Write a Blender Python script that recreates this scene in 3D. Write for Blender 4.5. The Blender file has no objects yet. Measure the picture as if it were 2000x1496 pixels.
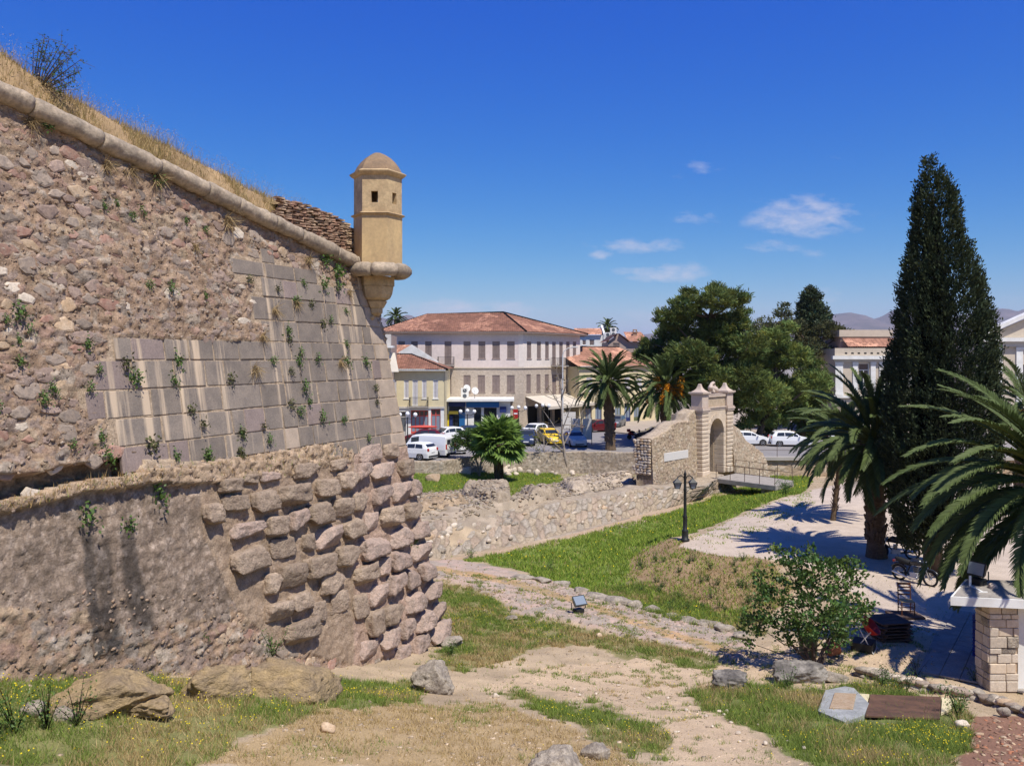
import bpy, bmesh, math, random
import numpy as np
from mathutils import Vector, Matrix, Quaternion
random.seed(7)
R = np.random.default_rng(11)
SC = bpy.context.scene
COL = SC.collection
# ------------------------------------------------------------------ camera, sky, sun, exposure
F, CX, HY, CZ = 1650.0, 1000.0, 700.0, 8.7      # focal length in photo pixels, horizon row, eye height above the street
cam = bpy.data.cameras.new('camera'); camo = bpy.data.objects.new('camera', cam); COL.objects.link(camo)
camo.location = (0, 0, CZ); camo.rotation_euler = (math.radians(90), 0, 0)
cam.sensor_width = 36; cam.lens = 36 * F / 2000; cam.shift_y = -(748 - HY) / 2000
cam.clip_start = 0.1; cam.clip_end = 60000
SC.camera = camo
SUN_A, SUN_E = math.radians(32), math.radians(60)
S = Vector((math.cos(SUN_E) * math.sin(SUN_A), -math.cos(SUN_E) * math.cos(SUN_A), math.sin(SUN_E)))
sl = bpy.data.lights.new('sun', 'SUN'); sl.energy = 4.6; sl.angle = math.radians(0.53); sl.color = (1.0, 0.945, 0.85)
so = bpy.data.objects.new('sun', sl); COL.objects.link(so); so.rotation_euler = S.to_track_quat('Z', 'Y').to_euler(); so.location = (0, 0, 60)
W = bpy.data.worlds.new('World'); SC.world = W; W.use_nodes = True
wn, wl = W.node_tree.nodes, W.node_tree.links
wn.clear()
w_out = wn.new('ShaderNodeOutputWorld'); w_bg = wn.new('ShaderNodeBackground'); w_bg.inputs['Strength'].default_value = 0.072
sky = wn.new('ShaderNodeTexSky'); sky.sky_type = 'NISHITA'; sky.sun_disc = False
sky.sun_elevation = SUN_E; sky.sun_rotation = math.radians(180) - SUN_A
sky.air_density = 1.0; sky.dust_density = 0.3; sky.ozone_density = 3.0; sky.altitude = 0
def wmath(op, a, b=None, c=None, clamp=False):
    n = wn.new('ShaderNodeMath'); n.operation = op; n.use_clamp = clamp
    for i, v in enumerate((a, b, c)):
        if v is None: continue
        if isinstance(v, (int, float)): n.inputs[i].default_value = v
        else: wl.new(v, n.inputs[i])
    return n.outputs[0]
hs0 = wn.new('ShaderNodeHueSaturation'); hs0.inputs['Saturation'].default_value = 1.36; wl.new(sky.outputs[0], hs0.inputs['Color'])
# deep polarised blue: one response curve per channel over the whole sky
srgb = wn.new('ShaderNodeSeparateColor'); wl.new(hs0.outputs[0], srgb.inputs[0]); hs = wn.new('ShaderNodeCombineColor')
wl.new(wmath('MULTIPLY', wmath('POWER', srgb.outputs[0], 1.6), .40), hs.inputs[0]); wl.new(wmath('MULTIPLY', wmath('POWER', srgb.outputs[1], 1.2), .73), hs.inputs[1]); wl.new(wmath('MINIMUM', wmath('MULTIPLY', wmath('POWER', srgb.outputs[2], .365), 4.35), wmath('MULTIPLY', srgb.outputs[2], 1.85)), hs.inputs[2])
tcw = wn.new('ShaderNodeTexCoord'); sep = wn.new('ShaderNodeSeparateXYZ'); wl.new(tcw.outputs['Generated'], sep.inputs[0])
gx = wmath('DIVIDE', sep.outputs[0], wmath('MAXIMUM', sep.outputs[1], 0.02)); gz = wmath('DIVIDE', sep.outputs[2], wmath('MAXIMUM', sep.outputs[1], 0.02))
cv = wn.new('ShaderNodeCombineXYZ'); wl.new(gx, cv.inputs[0]); wl.new(gz, cv.inputs[1])
mp = wn.new('ShaderNodeMapping'); mp.inputs['Scale'].default_value = (1.0, 2.3, 1); wl.new(cv.outputs[0], mp.inputs[0])
cn = wn.new('ShaderNodeTexNoise'); cn.inputs['Scale'].default_value = 26; cn.inputs['Detail'].default_value = 7; cn.inputs['Roughness'].default_value = 0.62
wl.new(mp.outputs[0], cn.inputs['Vector'])
# small fair-weather clouds low over the town: direction, half widths (tangents), density
CLOUDS = [(1570, 425, 100, 36, 1.0), (1510, 482, 60, 14, .7), (1640, 446, 50, 14, .6), (1350, 331, 66, 15, .62), (1355, 424, 44, 13, .7), (1250, 478, 90, 15, .85),
          (1172, 497, 22, 10, .8), (1300, 532, 90, 17, .95), (1190, 460, 80, 12, .42), (1000, 605, 60, 18, .9), (870, 606, 85, 22, .95), (1300, 628, 70, 26, .95),
          (940, 556, 60, 13, .38), (1625, 576, 40, 14, .72), (1580, 497, 40, 12, .5), (1030, 556, 80, 14, .35), (1240, 302, 40, 9, .35), (1637, 309, 20, 8, .4), (760, 612, 60, 14, .5), (1960, 585, 60, 12, .35)]
acc = None
for (px, py, rx, ry, d) in CLOUDS:
    ax = wmath('MULTIPLY', wmath('SUBTRACT', gx, (px - CX) / F), F / rx); az = wmath('MULTIPLY', wmath('SUBTRACT', gz, (HY - py) / F), F / ry)
    r2 = wmath('ADD', wmath('MULTIPLY', ax, ax), wmath('MULTIPLY', az, az))
    e = wmath('MULTIPLY', wmath('SUBTRACT', 1.0, wmath('MULTIPLY', r2, 0.36), None, True), d)
    acc = e if acc is None else wmath('MAXIMUM', acc, e)
cl = wmath('MULTIPLY', wmath('SUBTRACT', wmath('ADD', acc, wmath('MULTIPLY', cn.outputs[0], 2.2)), 1.58), 1.2, None, True)
cl = wmath('MULTIPLY', cl, wmath('MULTIPLY', acc, 1.25, None, True))
mixc = wn.new('ShaderNodeMix'); mixc.data_type = 'RGBA'
wl.new(wmath('MULTIPLY', cl, 0.72), mixc.inputs[0]); wl.new(hs.outputs[0], mixc.inputs[6]); mixc.inputs[7].default_value = (8.6, 8.3, 9.4, 1)
wl.new(mixc.outputs[2], w_bg.inputs['Color']); wl.new(w_bg.outputs[0], w_out.inputs[0])
vs = SC.view_settings; vs.view_transform = 'Standard'; vs.look = 'None'; vs.exposure = 0.28; vs.gamma = 1.0; vs.use_curve_mapping = False
SC.render.engine = 'CYCLES'
cy = SC.cycles; cy.max_bounces = 6; cy.diffuse_bounces = 3; cy.glossy_bounces = 2; cy.transmission_bounces = 4; cy.volume_bounces = 0; cy.transparent_max_bounces = 8
cy.use_denoising = True; cy.caustics_reflective = False; cy.caustics_refractive = False

# ------------------------------------------------------------------ helpers
def P(px, py, Y): return Vector(((px - CX) / F * Y, Y, CZ - (py - HY) / F * Y))
def GP(px, py, z=0.0):
    Y = (CZ - z) * F / (py - HY); return Vector(((px - CX) / F * Y, Y, z))
def proj(x, y, z):
    y = np.maximum(y, 0.5); return CX + F * x / y, HY + F * (CZ - z) / y
_T2 = R.random((256, 256)); _T3 = R.random((48, 48, 48))
def vn2(x, y, seed=0):
    x = np.asarray(x, float) + seed * 17.37; y = np.asarray(y, float) + seed * 5.91
    xi, yi = np.floor(x).astype(int), np.floor(y).astype(int); fx, fy = x - xi, y - yi
    fx = fx * fx * (3 - 2 * fx); fy = fy * fy * (3 - 2 * fy)
    a, b = _T2[xi % 256, yi % 256], _T2[(xi + 1) % 256, yi % 256]; c, d = _T2[xi % 256, (yi + 1) % 256], _T2[(xi + 1) % 256, (yi + 1) % 256]
    return (a * (1 - fx) + b * fx) * (1 - fy) + (c * (1 - fx) + d * fx) * fy
def fbm(x, y, o=4, seed=0, g=.5):
    s = 0; a = 1; t = 0
    for k in range(o):
        s = s + a * vn2(np.asarray(x) * 2 ** k, np.asarray(y) * 2 ** k, seed + k); t += a; a *= g
    return s / t
def vn3(p, seed=0):
    p = np.asarray(p, float) + np.array([seed * 7.3, seed * 3.1, seed * 11.7]); i = np.floor(p).astype(int); f = p - i; f = f * f * (3 - 2 * f); r = 0
    for dx in (0, 1):
        for dy in (0, 1):
            for dz in (0, 1):
                w = (f[:, 0] if dx else 1 - f[:, 0]) * (f[:, 1] if dy else 1 - f[:, 1]) * (f[:, 2] if dz else 1 - f[:, 2])
                r = r + w * _T3[(i[:, 0] + dx) % 48, (i[:, 1] + dy) % 48, (i[:, 2] + dz) % 48]
    return r
def fbm3(p, o=3, seed=0):
    s = 0; a = 1; t = 0
    for k in range(o): s = s + a * vn3(np.asarray(p) * 2 ** k, seed + k); t += a; a *= .5
    return s / t
_J = R.random((128, 128, 3))
def voro(x, y, seed=0):
    """jittered cells: distance to the nearest and second nearest site, and a random id per cell"""
    x = np.asarray(x, float) + seed * 13.7; y = np.asarray(y, float) + seed * 7.7
    xi, yi = np.floor(x).astype(int), np.floor(y).astype(int)
    d1 = np.full(x.shape, 9.); d2 = d1.copy(); idr = np.zeros(x.shape); idq = np.zeros(x.shape, int)
    for dx in (-1, 0, 1):
        for dy in (-1, 0, 1):
            cx, cy_ = xi + dx, yi + dy; j = _J[cx % 128, cy_ % 128]
            d = np.hypot(cx + .1 + .8 * j[..., 0] - x, cy_ + .1 + .8 * j[..., 1] - y)
            n = d < d1; d2 = np.where(n, d1, np.minimum(d2, d)); idr = np.where(n, j[..., 2], idr); d1 = np.where(n, d, d1)
    return d1, d2, idr
def inpoly(x, y, poly):
    r = np.zeros(np.shape(x), bool); n = len(poly)
    for i in range(n):
        (x1, y1), (x2, y2) = poly[i], poly[(i + 1) % n]
        if y1 == y2: continue
        c = ((y1 > y) != (y2 > y)) & (x < (x2 - x1) * (y - y1) / (y2 - y1) + x1); r ^= c
    return r
def smooth(a, b, x):
    t = np.clip((x - a) / (b - a), 0, 1); return t * t * (3 - 2 * t)

def mesh_np(name, V, Fc, mats, col=None, smoothf=False):
    """one mesh object data from arrays: V (n,3), Fc (m,3|4) or list of such"""
    me = bpy.data.meshes.new(name); V = np.asarray(V, np.float32)
    Fl = [np.asarray(f, np.int32) for f in (Fc if isinstance(Fc, list) else [Fc]) if len(f)]
    nl = sum(f.size for f in Fl); nf = sum(len(f) for f in Fl)
    me.vertices.add(len(V)); me.vertices.foreach_set('co', V.ravel())
    me.loops.add(nl); me.loops.foreach_set('vertex_index', np.concatenate([f.ravel() for f in Fl]))
    tot = np.concatenate([np.full(len(f), f.shape[1], np.int32) for f in Fl]); st = np.concatenate([[0], np.cumsum(tot)[:-1]]).astype(np.int32)
    me.polygons.add(nf); me.polygons.foreach_set('loop_start', st); me.polygons.foreach_set('loop_total', tot)
    if smoothf: me.polygons.foreach_set('use_smooth', np.ones(nf, bool))
    if col is not None:
        a = me.color_attributes.new('Col', 'FLOAT_COLOR', 'POINT'); c = np.ones((len(V), 4), np.float32); c[:, :3] = col; a.data.foreach_set('color', c.ravel())
    for m in (mats if isinstance(mats, (list, tuple)) else [mats]): me.materials.append(m)
    me.update(); me.validate(); return me
def link(name, me, parent=None, M=None, kind=None):
    o = bpy.data.objects.new(name, me); COL.objects.link(o)
    if parent is not None: o.parent = parent
    if M is not None: o.matrix_basis = M
    if kind: o['kind'] = kind
    return o
def thing(name, label, cat, loc=(0, 0, 0), rz=0.0, group=None):
    o = bpy.data.objects.new(name, None); COL.objects.link(o); o.location = loc; o.rotation_euler = (0, 0, rz); o.empty_display_size = .2
    return tag(o, label, cat, group)
def tag(o, label, cat, group=None):
    o['label'] = label; o['category'] = cat
    if group: o['group'] = group
    return o
def copy_tree(root, loc, rz=0.0, label=None, group=None, sc=1.0):
    r = root.copy(); COL.objects.link(r); r.location = loc; r.rotation_euler = (0, 0, rz); r.scale = (sc, sc, sc)
    if label: r['label'] = label
    if group: r['group'] = group
    def rec(a, b):
        for ch in list(a.children):
            c = ch.copy(); COL.objects.link(c); c.parent = b; rec(ch, c)
    rec(root, r); return r

class MB:
    def __init__(s): s.v = []; s.f = []
    def add(s, vs, fs):
        n = len(s.v); s.v += [tuple(v) for v in vs]; s.f += [tuple(i + n for i in f) for f in fs]; return s
    def box(s, x0, x1, y0, y1, z0, z1, M=None):
        vs = [Vector((x, y, z)) for z in (z0, z1) for y in (y0, y1) for x in (x0, x1)]
        if M is not None: vs = [M @ v for v in vs]
        return s.add(vs, [(0, 2, 3, 1), (4, 5, 7, 6), (0, 1, 5, 4), (2, 6, 7, 3), (0, 4, 6, 2), (1, 3, 7, 5)])
    def prism(s, pts, z0, z1):
        n = len(pts); return s.add([(p[0], p[1], z0) for p in pts] + [(p[0], p[1], z1) for p in pts],
            [tuple(range(n - 1, -1, -1)), tuple(range(n, 2 * n))] + [(i, (i + 1) % n, n + (i + 1) % n, n + i) for i in range(n)])
    def tube(s, pts, rad, n=6, cap=True):
        pts = [Vector(p) for p in pts]
        if not isinstance(rad, (list, tuple)): rad = [rad] * len(pts)
        rings = []; up = None
        for i, p in enumerate(pts):
            d = (pts[min(i + 1, len(pts) - 1)] - pts[max(i - 1, 0)]); d = d.normalized() if d.length > 1e-9 else Vector((0, 0, 1))
            a = d.orthogonal().normalized() if up is None else (up - d * up.dot(d)).normalized(); up = a; b = d.cross(a)
            rings.append([p + (a * math.cos(2 * math.pi * k / n) + b * math.sin(2 * math.pi * k / n)) * rad[i] for k in range(n)])
        vs = [v for r in rings for v in r]; fs = [(i * n + k, i * n + (k + 1) % n, (i + 1) * n + (k + 1) % n, (i + 1) * n + k) for i in range(len(pts) - 1) for k in range(n)]
        if cap: fs += [tuple(range(n - 1, -1, -1)), tuple((len(pts) - 1) * n + k for k in range(n))]
        return s.add(vs, fs)
    def lathe(s, prof, c=(0, 0, 0), n=12, a0=0.0):
        vs = [(c[0] + r * math.cos(a0 + 2 * math.pi * k / n), c[1] + r * math.sin(a0 + 2 * math.pi * k / n), c[2] + z) for r, z in prof for k in range(n)]
        fs = [(i * n + k, i * n + (k + 1) % n, (i + 1) * n + (k + 1) % n, (i + 1) * n + k) for i in range(len(prof) - 1) for k in range(n)]
        fs += [tuple(range(n - 1, -1, -1)), tuple((len(prof) - 1) * n + k for k in range(n))]
        return s.add(vs, fs)
    def me(s, name, m, sm=False, bevel=0):
        me = bpy.data.meshes.new(name); me.from_pydata(s.v, [], s.f)
        for q in (m if isinstance(m, (list, tuple)) else [m]): me.materials.append(q)
        if bevel:
            bm = bmesh.new(); bm.from_mesh(me); bmesh.ops.bevel(bm, geom=bm.edges[:], offset=bevel, segments=2, affect='EDGES', profile=.5); bm.to_mesh(me); bm.free()
        if sm: me.polygons.foreach_set('use_smooth', np.ones(len(me.polygons), bool))
        me.update(); return me
    def build(s, name, m, parent=None, M=None, sm=False, bevel=0, kind=None): return link(name, s.me(name, m, sm, bevel), parent, M, kind)

# ------------------------------------------------------------------ materials
def mat(name, col, col2=None, scale=4.0, rough=.9, bump=0.0, bscale=25.0, attr=False, objvar=0.0, fine=0.18, fscale=40.0, spec=.25, metal=0.0, stretch=None, coord='pos', transl=0.0, detail=5):
    m = bpy.data.materials.new(name); m.use_nodes = True; nt = m.node_tree; N, L = nt.nodes, nt.links; N.clear()
    out = N.new('ShaderNodeOutputMaterial'); b = N.new('ShaderNodeBsdfPrincipled'); L.new(b.outputs[0], out.inputs[0])
    b.inputs['Roughness'].default_value = rough; b.inputs['Specular IOR Level'].default_value = spec; b.inputs['Metallic'].default_value = metal
    if coord == 'pos': pos = N.new('ShaderNodeNewGeometry').outputs['Position']
    else: pos = N.new('ShaderNodeTexCoord').outputs['Object']
    if stretch:
        mpn = N.new('ShaderNodeMapping'); mpn.inputs['Scale'].default_value = stretch; L.new(pos, mpn.inputs[0]); posn = mpn.outputs[0]
    else: posn = pos
    def mix(fac, a, c, bt='MIX'):
        n = N.new('ShaderNodeMix'); n.data_type = 'RGBA'; n.blend_type = bt
        for i, v in ((0, fac), (6, a), (7, c)):
            if isinstance(v, (int, float)): n.inputs[i].default_value = v
            elif isinstance(v, tuple): n.inputs[i].default_value = (*v[:3], 1)
            else: L.new(v, n.inputs[i])
        return n.outputs[2]
    def noise(sc, dt, vec, ro=.55):
        n = N.new('ShaderNodeTexNoise'); n.inputs['Scale'].default_value = sc; n.inputs['Detail'].default_value = dt; n.inputs['Roughness'].default_value = ro; L.new(vec, n.inputs['Vector']); return n.outputs[0]
    def ramp(v, a, c):
        n = N.new('ShaderNodeMapRange'); n.inputs[1].default_value = a; n.inputs[2].default_value = c; L.new(v, n.inputs[0]); return n.outputs[0]
    c = col
    if col2 is not None: c = mix(ramp(noise(scale, detail, posn), .35, .65), col, col2)
    if attr:
        at = N.new('ShaderNodeAttribute'); at.attribute_name = 'Col'; c = mix(1.0, at.outputs['Color'], c, 'MULTIPLY')
    if fine:
        f = ramp(noise(fscale, 4, pos, .7), .25, .75); g = mix(f, (1 - fine,) * 3, (1 + fine,) * 3); c = mix(1.0, c, g, 'MULTIPLY')
    if objvar:
        oi = N.new('ShaderNodeObjectInfo'); g = mix(oi.outputs['Random'], (1 - objvar, 1 - objvar * 1.05, 1 - objvar * 1.1), (1 + objvar, 1 + objvar * .95, 1 + objvar * .9)); c = mix(1.0, c, g, 'MULTIPLY')
    if isinstance(c, tuple): b.inputs['Base Color'].default_value = (*c[:3], 1)
    else: L.new(c, b.inputs['Base Color'])
    if bump:
        bn = N.new('ShaderNodeBump'); bn.inputs['Strength'].default_value = min(1, bump * 10); bn.inputs['Distance'].default_value = bump
        L.new(noise(bscale, 6, posn if stretch else pos, .65), bn.inputs['Height']); L.new(bn.outputs[0], b.inputs['Normal'])
    if transl:
        tr = N.new('ShaderNodeBsdfTranslucent'); ms = N.new('ShaderNodeMixShader'); ms.inputs[0].default_value = transl
        if isinstance(c, tuple): tr.inputs[0].default_value = (*c[:3], 1)
        else: L.new(c, tr.inputs[0])
        L.new(b.outputs[0], ms.inputs[1]); L.new(tr.outputs[0], ms.inputs[2]); L.new(ms.outputs[0], out.inputs[0])
    return m
WHITE1 = (1, 1, 1)
M = dict(
 ground=mat('ground', WHITE1, (.84, .83, .82), 1.3, bump=.03, bscale=22, attr=True, fine=.38, fscale=34),
 rubble=mat('rubble_masonry', WHITE1, (.74, .71, .67), 6, bump=.06, bscale=20, attr=True, fine=.42, fscale=26),
 stone_purple=mat('purple_stone', (.25, .185, .155), (.34, .25, .195), 9, bump=.03, bscale=16, objvar=.22, fine=.3, fscale=24),
 stone_red=mat('red_stone', (.30, .165, .12), (.34, .23, .175), 9, bump=.03, bscale=16, objvar=.22, fine=.3, fscale=24),
 stone_grey=mat('grey_stone', (.24, .195, .16), (.33, .26, .20), 9, bump=.03, bscale=16, objvar=.22, fine=.3, fscale=24),
 stone_tan=mat('tan_stone', (.40, .28, .17), (.47, .36, .25), 5, bump=.03, bscale=16, objvar=.2, fine=.3, fscale=24),
 stone_pale=mat('pale_stone', (.50, .42, .325), (.58, .50, .40), 5, bump=.03, bscale=16, objvar=.15, fine=.25, fscale=24),
 boss=mat('boss_stone', (.30, .225, .165), (.41, .315, .23), 4.5, bump=.09, bscale=11, objvar=.18, fine=.35, fscale=20),
 boss_pink=mat('pink_boss_stone', (.43, .315, .25), (.31, .24, .195), 4.5, bump=.09, bscale=11, objvar=.18, fine=.3, fscale=20),
 cordon=mat('cordon_stone', (.42, .335, .24), (.27, .22, .165), 3.2, bump=.04, bscale=12, objvar=.12, fine=.4, fscale=12),
 outcrop=mat('outcrop_rock', (.36, .26, .135), (.25, .185, .115), 2.6, bump=.08, bscale=9, stretch=(1, 1, 2.2), fine=.4, fscale=20),
 rock=mat('grey_rock', (.42, .36, .28), (.22, .185, .15), 4, bump=.08, bscale=10, fine=.4, fscale=22),
 rock_dark=mat('dark_rock', (.10, .09, .08), (.30, .27, .23), 3, bump=.06, bscale=8, fine=.4, fscale=18),
 plaster_tan=mat('ochre_plaster', (.58, .41, .205), (.44, .31, .165), 2.6, bump=.012, bscale=20, stretch=(1, 1, .45), fine=.16, fscale=12),
 plaster_worn=mat('worn_plaster', (.40, .285, .16), (.56, .41, .225), 3.4, bump=.012, bscale=18, fine=.25, fscale=12),
 dome=mat('dome_plaster', (.30, .20, .115), (.215, .15, .095), 3, bump=.015, bscale=16, fine=.2, fscale=18),
 gate=mat('gate_limestone', (.64, .53, .40), (.55, .44, .32), 2.0, bump=.012, bscale=14, objvar=.10, fine=.15, fscale=14),
 gate_pink=mat('gate_pink_stone', (.55, .445, .36), (.48, .38, .30), 2.0, bump=.012, bscale=14, fine=.15, fscale=14),
 gate_wall=mat('gate_rubble', (.47, .37, .26), (.40, .31, .21), 1.5, bump=.05, bscale=7, fine=.3, fscale=10),
 plaque=mat('white_plaque', (.62, .59, .54), None, fine=.06),
 asphalt=mat('asphalt', (.22, .205, .20), (.27, .25, .24), .6, rough=.85, bump=.004, bscale=60, fine=.12),
 plaza=mat('plaza_sand', (.42, .345, .27), (.36, .30, .23), .5, fine=.2, fscale=5),
 paving=mat('pavement', (.42, .38, .33), (.36, .33, .29), 1.0, fine=.15),
 concrete=mat('concrete', (.36, .325, .28), (.27, .24, .21), 2.5, bump=.006, bscale=30, fine=.25, fscale=18),
 slab_grey=mat('grey_slab', (.27, .275, .265), (.36, .365, .35), 3, bump=.01, bscale=20, fine=.25, fscale=16),
 white=mat('white_paint', (.78, .77, .73), (.66, .64, .59), 1.6, rough=.7, fine=.06),
 whitec=mat('car_white', (.80, .80, .79), None, rough=.22, fine=0, spec=.5),
 silver=mat('car_silver', (.60, .59, .57), None, rough=.55, fine=0, spec=.2),
 dark=mat('car_dark', (.028, .03, .036), None, rough=.2, fine=0, spec=.5),
 carblue=mat('car_blue', (.03, .045, .09), None, rough=.2, fine=0, spec=.5),
 cargrey=mat('car_grey', (.10, .11, .12), None, rough=.22, fine=0, spec=.5),
 maroon=mat('car_maroon', (.115, .012, .016), None, rough=.2, fine=0, spec=.5),
 taxi=mat('car_yellow', (.80, .52, .02), None, rough=.25, fine=0, spec=.5),
 red=mat('red_paint', (.34, .02, .018), None, rough=.4, fine=.05),
 reddoor=mat('red_door_paint', (.56, .085, .06), None, rough=.5, fine=.1),
 glass=mat('window_glass', (.025, .03, .036), None, rough=.06, fine=0, spec=.6),
 glass_blue=mat('pale_glass', (.22, .26, .31), None, rough=.15, fine=.1, spec=.5),
 tyre=mat('tyre', (.022, .022, .022), None, rough=.8, fine=.05),
 rim=mat('alloy', (.45, .45, .46), None, rough=.35, metal=.7, fine=0),
 lamp_red=mat('tail_lamp', (.42, .02, .02), None, rough=.2, fine=0, spec=.5),
 lamp_clear=mat('headlamp', (.75, .76, .78), None, rough=.1, fine=0, spec=.6),
 plate=mat('number_plate', (.70, .70, .68), None, rough=.5, fine=0),
 plate_yellow=mat('yellow_plate', (.75, .58, .08), None, rough=.5, fine=0),
 iron=mat('black_iron', (.016, .017, .017), None, rough=.5, fine=.1, spec=.4),
 iron_rust=mat('rusty_iron', (.075, .05, .038), (.12, .07, .045), 8, rough=.8, fine=.2),
 rustplate=mat('rust_plate', (.15, .08, .052), (.085, .05, .036), 3, rough=.85, bump=.004, fine=.25, fscale=20),
 globe=mat('opal_globe', (.82, .82, .80), None, rough=.3, fine=0),
 chrome=mat('chrome', (.62, .62, .63), None, rough=.2, metal=.9, fine=0),
 pink=mat('pink_stucco', (.70, .59, .53), (.64, .535, .475), .35, rough=.95, bump=.004, fine=.1, fscale=2.5),
 pink2=mat('white_stucco', (.76, .67, .59), (.70, .62, .54), .35, rough=.95, bump=.004, fine=.1, fscale=2.5),
 yellow=mat('yellow_stucco', (.68, .58, .36), (.63, .54, .34), .4, rough=.95, fine=.08, fscale=2.5),
 cream=mat('cream_stucco', (.56, .475, .37), (.50, .425, .33), .4, rough=.95, fine=.1, fscale=2.5),
 greyw=mat('grey_stucco', (.52, .485, .44), (.47, .44, .40), .4, rough=.95, fine=.1, fscale=2.5),
 brownw=mat('brown_stucco', (.42, .32, .26), (.37, .28, .23), .4, rough=.95, fine=.1, fscale=2.5),
 stonefac=mat('stone_facade', (.52, .435, .345), (.42, .345, .27), 2.2, bump=.05, bscale=4, stretch=(1, 1, 2.4), fine=.25, fscale=6),
 shutter=mat('brown_shutter', (.23, .175, .15), (.27, .21, .185), 3, rough=.7, fine=.15),
 shutter_pale=mat('pale_shutter', (.56, .53, .53), None, rough=.7, fine=.12),
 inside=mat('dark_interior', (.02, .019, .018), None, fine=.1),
 blue=mat('blue_fascia', (.02, .115, .30), None, rough=.5, fine=.05),
 bluepaint=mat('navy_shopfront', (.02, .035, .14), None, rough=.5, fine=.1),
 bluecrate=mat('blue_plastic', (.02, .05, .30), None, rough=.45, fine=.05),
 awning=mat('cream_awning', (.68, .61, .50), (.62, .55, .45), .8, rough=.9, fine=.06, transl=.15),
 tile=mat('roof_tile', (.29, .145, .10), (.20, .10, .072), .9, bump=.02, bscale=14, attr=True, fine=.3, fscale=3.2),
 tile_new=mat('new_roof_tile', (.41, .215, .145), (.33, .17, .115), 1.2, attr=True, fine=.2, fscale=4),
 brick=mat('old_brick', (.27, .15, .10), (.34, .25, .17), 3, bump=.015, bscale=20, objvar=.25, fine=.3, fscale=20),
 wood=mat('chair_wood', (.20, .075, .03), (.15, .055, .022), 6, rough=.5, fine=.15),
 pallet=mat('weathered_board', (.085, .055, .043), (.12, .082, .065), 4, rough=.85, objvar=.2, fine=.25),
 bark=mat('bark', (.13, .095, .07), (.085, .06, .045), 5, bump=.03, bscale=12, fine=.3),
 bark_pale=mat('pale_bark', (.33, .285, .24), (.25, .21, .175), 5, bump=.02, bscale=14, fine=.25),
 palmtrunk=mat('palm_trunk', (.155, .105, .062), (.09, .06, .038), 6, bump=.05, bscale=9, stretch=(1, 1, 3), fine=.35, fscale=14),
 palm=mat('palm_leaf', (.088, .120, .036), None, rough=.62, attr=True, fine=.1, spec=.2, transl=.16),
 fanpalm=mat('fan_palm_leaf', (.15, .235, .045), None, rough=.5, attr=True, fine=.1, spec=.3, transl=.25),
 palmfruit=mat('orange_fruit', (.72, .30, .015), (.60, .22, .015), 6, fine=.2),
 pine=mat('pine_needles', (.135, .170, .045), None, rough=.75, attr=True, fine=.12, spec=.15, transl=.22),
 cypress=mat('cypress_sprays', (.044, .058, .027), None, rough=.8, attr=True, fine=.15, spec=.12, transl=.08),
 leaf=mat('broad_leaf', (.095, .165, .038), None, rough=.5, attr=True, fine=.1, spec=.3, transl=.28),
 leaf_olive=mat('olive_leaf', (.105, .110, .045), None, rough=.7, attr=True, fine=.1, spec=.2, transl=.25),
 grass=mat('grass_blades', WHITE1, None, rough=.8, attr=True, fine=.1, spec=.1, transl=.3),
 flower=mat('yellow_petals', (.80, .62, .02), None, rough=.8, fine=.05, transl=.2),
 mountain=mat('mountain_rock', (.20, .155, .13), (.12, .10, .075), .004, bump=0, attr=True, fine=.25, fscale=.02),
 straw=mat('straw', (.42, .31, .15), None, fine=.2),
 barrel=mat('olive_plastic', (.12, .14, .07), None, rough=.5, fine=.1),
 clay=mat('terracotta', (.38, .16, .085), None, fine=.15),
 redsoil=mat('red_rubble', (.26, .145, .095), (.20, .12, .085), 5, objvar=.3, fine=.3),
)
# ------------------------------------------------------------------ the ground: one sheet to the horizon
CP = []   # (x, y, z) samples of the surface
def cp(px, py, z): p = GP(px, py, z); CP.append((p.x, p.y, z))
def cq(px, Y, py): p = P(px, py, Y); CP.append((p.x, p.y, p.z))
for px, py in ((1337, 1056), (1300, 1048), (1400, 1040), (1500, 965), (1600, 960), (1600, 1010), (1700, 1100), (1460, 1062), (1650, 1250), (1770, 1205), (1850, 1250), (1900, 1060), (1600, 1120), (1960, 1362), (1800, 1320), (1590, 1300), (1700, 1300), (2050, 1250), (2100, 1100), (1500, 1100), (1480, 1000)): cp(px, py, 0)
for px, py in ((920, 1092), (1040, 1070), (1182, 1034), (1300, 1003), (1400, 978), (1430, 985), (1300, 1030), (1200, 1070), (1100, 1110), (1200, 1150), (1060, 1100), (1460, 968), (1400, 962)): cp(px, py, -1.1)
cp(1300, 1195, -1.0); cp(1420, 1225, -.8); cp(1130, 1190, -.55); cp(870, 1105, -.75); cp(1000, 1130, -.65); cp(1000, 1150, -.55); cp(1250, 1200, -.6); cp(1330, 1225, -.5); cp(1440, 1265, -.3); cp(1400, 1150, -.5); cp(1320, 1100, -.35); cp(1250, 1080, -.75)
cp(870, 1252, 0.0); cp(900, 1180, -.35); cp(1000, 1230, -.15); cp(1150, 1250, -.2); cp(1250, 1330, .05); cp(1000, 1320, .3); cp(850, 1345, .55); cp(1400, 1310, .02); cp(1500, 1335, .3)
cq(0, 12.96, 1345); cq(-300, 10.2, 1370); cq(300, 15.67, 1332); cq(500, 18.2, 1318); cq(700, 21.7, 1302); cq(0, 11, 1500); cq(500, 12, 1500); cq(1000, 13, 1500); cq(1500, 14, 1500); cq(2000, 15, 1500); cq(200, 12.3, 1420); cq(600, 14.2, 1410); cq(900, 16.5, 1400)
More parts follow.
